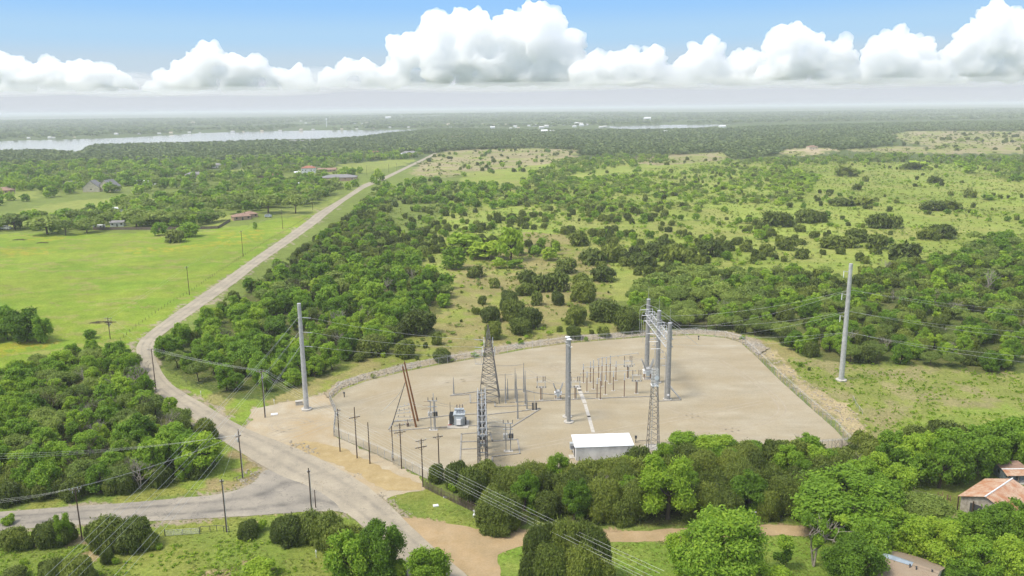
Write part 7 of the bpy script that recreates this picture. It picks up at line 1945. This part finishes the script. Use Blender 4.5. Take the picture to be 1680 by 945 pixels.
MARKS[:] = [m_ for m_ in MARKS if m_[0]]
for k_, ph in (('a', 'the pole nearest the yard gate'), ('g', 'the pole in the yard corner'), ('h', 'the dark pole left of the steel pole'), ('i', 'the pole in the grass corner'), ('j', 'the field gate pole'), ('k', 'the leftmost power pole'), ('l', 'the pole at the corner bush'), ('m', 'the middle paddock pole'), ('n', 'the second paddock pole'), ('o', 'the far corner paddock pole'), ('q', 'the pole crowded with insulators'), ('r', 'the half hidden pole at the bend'), ('s', 'the farm entrance pole')):
    MARKS.append((ph, P[k_][0].location.x, P[k_][0].location.y))
for px, py, ph in ((503, 672, 'the left steel pole'), (1380, 624, 'the right steel pole'), (1071, 735, 'the lattice mast'), (396, 360, 'the tan brick house'), (154, 313, 'the cream mansion'), (507, 284, 'the two storey white house'), (557, 296, 'the grey roofed hall'), (455, 292, 'the red roofed house'), (272, 335, 'the white roofed shed'), (194, 371, 'the small pale farm building'), (672, 255, 'the house at the road crest'), (1660, 790, 'the tin shed'), (1466, 813, 'the little white shed'), (297, 878, 'the metal field gate'), (784, 860, 'the black bin'), (1480, 940, 'the brown shingle roof')):
    MARKS.append((ph, *at(px, py)[:2]))
# ------------------------------------------------------------------ far woods: one mass each
def mass(name, x, y, w, h, q, tnt, mat, rz=None):
    n, m_ = len(x), len(q)
    rz = RNG.uniform(0, 6.283, n) if rz is None else rz
    c, s = np.cos(rz), np.sin(rz)
    v = np.empty((n, m_, 4, 3), np.float32)
    qx, qy, qz = q[None, :, :, 0], q[None, :, :, 1], q[None, :, :, 2]
    w_ = w[:, None, None]
    v[..., 0] = (qx * c[:, None, None] - qy * s[:, None, None]) * w_ + x[:, None, None]
    v[..., 1] = (qx * s[:, None, None] + qy * c[:, None, None]) * w_ + y[:, None, None]
    v[..., 2] = qz * h[:, None, None] + hz(x, y)[:, None, None]
    lf = np.zeros((n, m_, 4, 3), np.float32); lf[..., 0] = tnt[None, :, None]; lf[..., 1] = RNG.random(n)[:, None, None]
    return v.reshape(-1, 3), lf.reshape(-1, 3)
def mass_obj(name, chunks, mat, kind='stuff'):
    v = np.concatenate([c[0] for c in chunks]); lf = np.concatenate([c[1] for c in chunks])
    me = np_mesh(name, v, np.arange(len(v)).reshape(-1, 4), mat, lf)
    o = mesh_obj(name, me); o['kind'] = kind
    return o
def far_points(pts, n, seed):
    rng = np.random.default_rng(seed); w = wpoly(pts); mn, mx = w.min(0), w.max(0); X, Y = [], []; got = 0
    while got < n:
        x = rng.uniform(mn[0], mx[0], n * 2); y = rng.uniform(mn[1], mx[1], n * 2)
        ok = inpoly(x, y, w)
        for a_ in (W_['lake'], W_['lake2']): ok &= ~inpoly(x, y, a_)
        x, y = x[ok], y[ok]; X.append(x); Y.append(y); got += len(x)
        if not len(x): break
    return np.concatenate(X)[:n], np.concatenate(Y)[:n]
FQ, FT = proto_broad(501, 34, 1.35, 7.0, 7.5, 14)
FQ2, FT2 = proto_oak(502, 20, 1.9, 9.0, 6.5, 12)
def far_wood(name, pts, n, seed, w0, w1, h0, h1, q, t_, thr=None, mat='forest_leaf', sc=160., wn=7.0, hn=7.5):
    x, y = far_points(pts, n, seed)
    if thr is not None:
        k = fbm(x / sc, y / sc, seed, 3) > thr; x, y = x[k], y[k]
    rng = np.random.default_rng(seed)
    w = rng.uniform(w0, w1, len(x)) / wn; h = rng.uniform(h0, h1, len(x)) / hn
    return mass_obj(name, [mass(name, x, y, w, h, q, t_, mat)], mat)
TANM = [wpoly(p) for p in P_TANS]
_fp = far_points
def far_points(pts, n, seed):
    x, y = _fp(pts, n, seed); ok = np.ones(len(x), bool)
    for w in TANM + W_MEAD + [W_['road']]: ok &= ~inpoly(x, y, w)
    for (u, v, q) in DISCS:
        if math.hypot(u, v) > 650: ok &= (x - u) ** 2 + (y - v) ** 2 > q * q
    return x[ok], y[ok]
far_wood('near_shore_wood', [(-160, 272), (-160, 256), (60, 250), (130, 255), (152, 241.5), (240, 239), (330, 237.5), (430, 234), (520, 232.5), (590, 228), (640, 221), (700, 215), (760, 213), (860, 217), (860, 250), (720, 253), (690, 252), (560, 262), (300, 268)], 15000, 51, 8, 15, 6, 10, FQ, FT)
far_wood('valley_wood', [(700, 248), (700, 214), (1000, 215.5), (1200, 213), (1240, 209), (1500, 203), (1800, 198), (1800, 214), (1480, 216), (1460, 240), (1300, 252), (1200, 262), (1080, 262), (960, 256), (860, 250)], 21000, 52, 9, 17, 6, 10, FQ, FT)
far_wood('far_shore_wood', [(-200, 232), (100, 227), (330, 216.5), (640, 211), (860, 209), (1000, 205.5), (1240, 202), (1800, 194), (1800, 180), (1240, 186), (840, 190), (420, 196), (-200, 203)], 26000, 53, 16, 36, 7, 13, FQ2, FT2, 0.36, sc=420., wn=9.0, hn=6.5)

# ------------------------------------------------------------------ the plants themselves
SCREEN = []
for p_ in PLANTS:
    P = np.array((p_['x'], p_['y'], 0.0)); p_['d'] = float(np.hypot(p_['x'], p_['y'])); px, py, dp = proj(P)
    p_['px'], p_['py'] = float(px), float(py)
    p_['pw'] = p_['w'] * F / max(dp, 1); p_['ph'] = p_['h'] * F / max(dp, 1)
    p_['size'] = p_['pw'] * p_['ph']
    p_['in'] = -p_['pw'] * .4 < px < 1680 + p_['pw'] * .4 and py - p_['ph'] * .95 < 945 and py > 100
CAP = {'broad': 285, 'oak': 230, 'juniper': 285, 'lime': 170, 'limetree': 90, 'bare': 60}
WHERE = {'slope': 'on the dry slope behind the gravel yard', 'pasture': 'in the open grassland far behind the yard', 'south': 'on the near side of the side road', 'roadside': 'beside the near end of the country road',
         'lane': 'below the dirt lane near the bottom edge', 'yard': 'around the rusty roofed barn', 'row': 'in the row between the gravel yard and the lane', 'corner': 'in the wood inside the road bend',
         'field': 'at the edge of the green paddock', 'wood': 'in the wood right of the country road', 'thicket': 'in the thicket around the right steel pole', 'houses': 'among the houses beyond the green paddock'}
LOOK = {'broad': 'leafy green tree', 'oak': 'grey green oak', 'juniper': 'dark dense juniper', 'lime': 'low light green shrub', 'limetree': 'young yellow green tree', 'bare': 'leafless twiggy grey tree'}
def realise():
    kept = {}
    for k in CAP:
        L = sorted([p_ for p_ in PLANTS if p_['kind'] == k and p_['in']], key=lambda q: -q['size'])
        L.sort(key=lambda q: 0 if q['label'] else 1)
        kept[k] = L[:CAP[k]]
        rest = L[CAP[k]:] + [p_ for p_ in PLANTS if p_['kind'] == k and not p_['in']]
        if rest and k != 'bare':
            chunks = []
            for lod in (1, 2, 3):
                for var in range(3):
                    S_ = [p_ for p_ in rest if (1 if p_['d'] < 200 else 2 if p_['d'] < 620 else 3) == lod and p_['var'] % 3 == var]
                    if not S_: continue
                    q, t_ = proto(k, lod, var)
                    chunks.append(mass('m', np.array([p_['x'] for p_ in S_]), np.array([p_['y'] for p_ in S_]), np.array([p_['w'] / KIND[k][0] for p_ in S_]), np.array([p_['h'] / KIND[k][1] for p_ in S_]), q, t_, None))
            mass_obj({'broad': 'broadleaf_thicket', 'oak': 'oak_scrub', 'juniper': 'juniper_scrub', 'lime': 'low_brush', 'limetree': 'sapling_scrub'}[k], chunks, KIND[k][2])
    # labels: the outstanding ones of each kind and place by name, the rest of a stand share one
    used = set()
    for k, L in kept.items():
        by = {}
        for p_ in L: by.setdefault(p_['region'], []).append(p_)
        for reg, G in by.items():
            free = [p_ for p_ in G if not p_['label']]
            base = LOOK[k]; wh = WHERE[reg]
            def take(key, phrase):
                if not free: return
                p_ = min(free, key=key); free.remove(p_); p_['label'] = phrase
            if len(G) > 1:
                take(lambda q: q['px'], 'leftmost %s %s' % (base, wh)); take(lambda q: -q['px'], 'rightmost %s %s' % (base, wh))
                take(lambda q: -q['h'], 'tallest %s %s' % (base, wh)); take(lambda q: q['h'] * q['w'], 'smallest %s %s' % (base, wh))
                take(lambda q: -q['py'], 'lowest standing %s %s' % (base, wh)); take(lambda q: q['py'], 'most distant %s %s' % (base, wh)); take(lambda q: -q['w'], 'widest %s %s' % (base, wh))
                for ph, mx, my in MARKS:
                    if (k, ph) in used: continue
                    if not free: break
                    c = min(free, key=lambda q: math.hypot(q['x'] - mx, q['y'] - my))
                    if math.hypot(c['x'] - mx, c['y'] - my) < 18: free.remove(c); used.add((k, ph)); c['label'] = '%s closest to %s' % ({'broad': 'mid green tree', 'oak': 'grey green oak', 'juniper': 'dark juniper', 'lime': 'light green shrub', 'limetree': 'yellow green tree', 'bare': 'leafless twiggy tree'}[k], ph)
            for p_ in free:
                p_['label'] = '%s %s' % (base, wh) if len(free) > 1 else 'only plain %s %s' % (base, wh)
    made = 0
    for k, L in kept.items():
        w0, h0, _ = KIND[k]
        for p_ in L:
            lod = lod_for(p_['d']); lod = 4 if lod == 0 and k != 'bare' and p_['h'] * p_['w'] > 1.7 * w0 * h0 else lod; var = p_['var'] % NVAR[lod]
            sc = (p_['w'] / w0, p_['w'] / w0, p_['h'] / h0)
            grp = '%s %s' % ({'broad': 'leafy trees', 'oak': 'grey green oaks', 'juniper': 'junipers', 'lime': 'shrubs', 'limetree': 'young trees', 'bare': 'leafless twiggy trees'}[k], WHERE[p_['region']])
            if p_['ph'] > 24 and lod != 3 and k != 'bare':
                r_ = bpy.data.objects.new(NAME[k], None); COL.objects.link(r_)
                r_.location = (p_['x'], p_['y'], 0); r_.rotation_euler = (random.uniform(-.07, .07), random.uniform(-.07, .07), p_['rz']); r_.scale = sc
                for nm, me in (('crown', crown_mesh(k, lod, var)), ('trunk', trunk_mesh(k, var))):
                    c = bpy.data.objects.new(nm, me); COL.objects.link(c); c.parent = r_
            else:
                r_ = bpy.data.objects.new(NAME[k], crown_mesh(k, lod, var)); COL.objects.link(r_)
                r_.location = (p_['x'], p_['y'], 0); r_.rotation_euler = (0, 0, p_['rz']); r_.scale = sc
            tag(r_, p_['label'], CAT[k], grp); made += 1
    return made
realise()
# tufts that roughen the grass near the camera
def tufts():
    n = 16000
    rng = np.random.default_rng(9)
    px = rng.uniform(-60, 1740, n * 3); py = 945 - (rng.random(n * 3) ** 1.3) * 560
    P = at(px, py); x, y = P[:, 0], P[:, 1]
    ok = (y < 420) & (y > 0)
    for k in ('pad', 'road', 'side', 'lane', 'apron', 'mound'): ok &= ~inpoly(x, y, W_[k])
    ok &= (fbm(x / 7, y / 7, 77) > 0.42)
    x, y = x[ok][:n], y[ok][:n]
    q = []
    for k in range(4):
        a_ = rng.uniform(0, 3.14); d = np.array((math.cos(a_), math.sin(a_), 0)); l = np.array((rng.uniform(-1, 1), rng.uniform(-1, 1), .55))
        q.append(np.stack((-d * .16, d * .16, d * .22 + l * .5, -d * .22 + l * .45)))
    q = np.array(q)
    s = rng.uniform(.22, .6, len(x))
    mass_obj('grass_tufts', [mass('g', x, y, s, s * rng.uniform(.5, 1, len(x)), q, rng.random(4), None)], 'grass_blade')
tufts()
# low weeds, straw clumps and sprouts that break up the open range: nobody could count them
def range_cover(name, n, seed, mat, s0, s1, thr, pts, sc):
    x, y = _fp(pts, n, seed)
    ok = (fbm(x / sc, y / sc, seed, 4) + RNG.normal(size=len(x)) * .05) > thr
    for k in ('pad', 'road', 'apron', 'trench', 'berm'): ok &= ~inpoly(x, y, W_[k])
    x, y = x[ok], y[ok]
    rng = np.random.default_rng(seed); q, t_ = proto_shrub(900 + seed, 26, .55)
    s = rng.uniform(s0, s1, len(x)) * rng.choice((.6, 1, 1.5), len(x))
    mass_obj(name, [mass(name, x, y, s, s * rng.uniform(.45, .9, len(x)), q, t_, None)], mat)
RGP = [(560, 350), (650, 345), (760, 330), (900, 300), (1000, 285), (1200, 262), (1760, 256), (1760, 425), (1530, 430), (1440, 440), (1300, 444), (1180, 440), (1010, 450), (1000, 530), (800, 585), (560, 650), (640, 580), (740, 500), (700, 420), (640, 395)]
range_cover('range_weeds', 11000, 61, 'oak_leaf', .22, .62, .46, RGP, 26.)
range_cover('range_sprouts', 9000, 62, 'lime_leaf', .22, .75, .50, RGP, 34.)
range_cover('straw_clumps', 16000, 63, 'grass_blade', .2, .55, .44, RGP, 20.)
range_cover('verge_weeds', 2600, 64, 'lime_leaf', .10, .28, .46, P_RIGHT, 5.)
range_cover('field_weeds', 3500, 65, 'lime_leaf', .08, .22, .50, [(-200, 905), (300, 890), (540, 880), (640, 925), (690, 985), (-200, 985)], 6.)
range_cover('hill_scrub', 5000, 66, 'juniper_leaf', .4, 1.3, .50, [(700, 290), (680, 268), (730, 248), (860, 244), (1200, 247), (1500, 216), (1760, 216), (1760, 262), (1200, 268), (960, 290)], 60.)
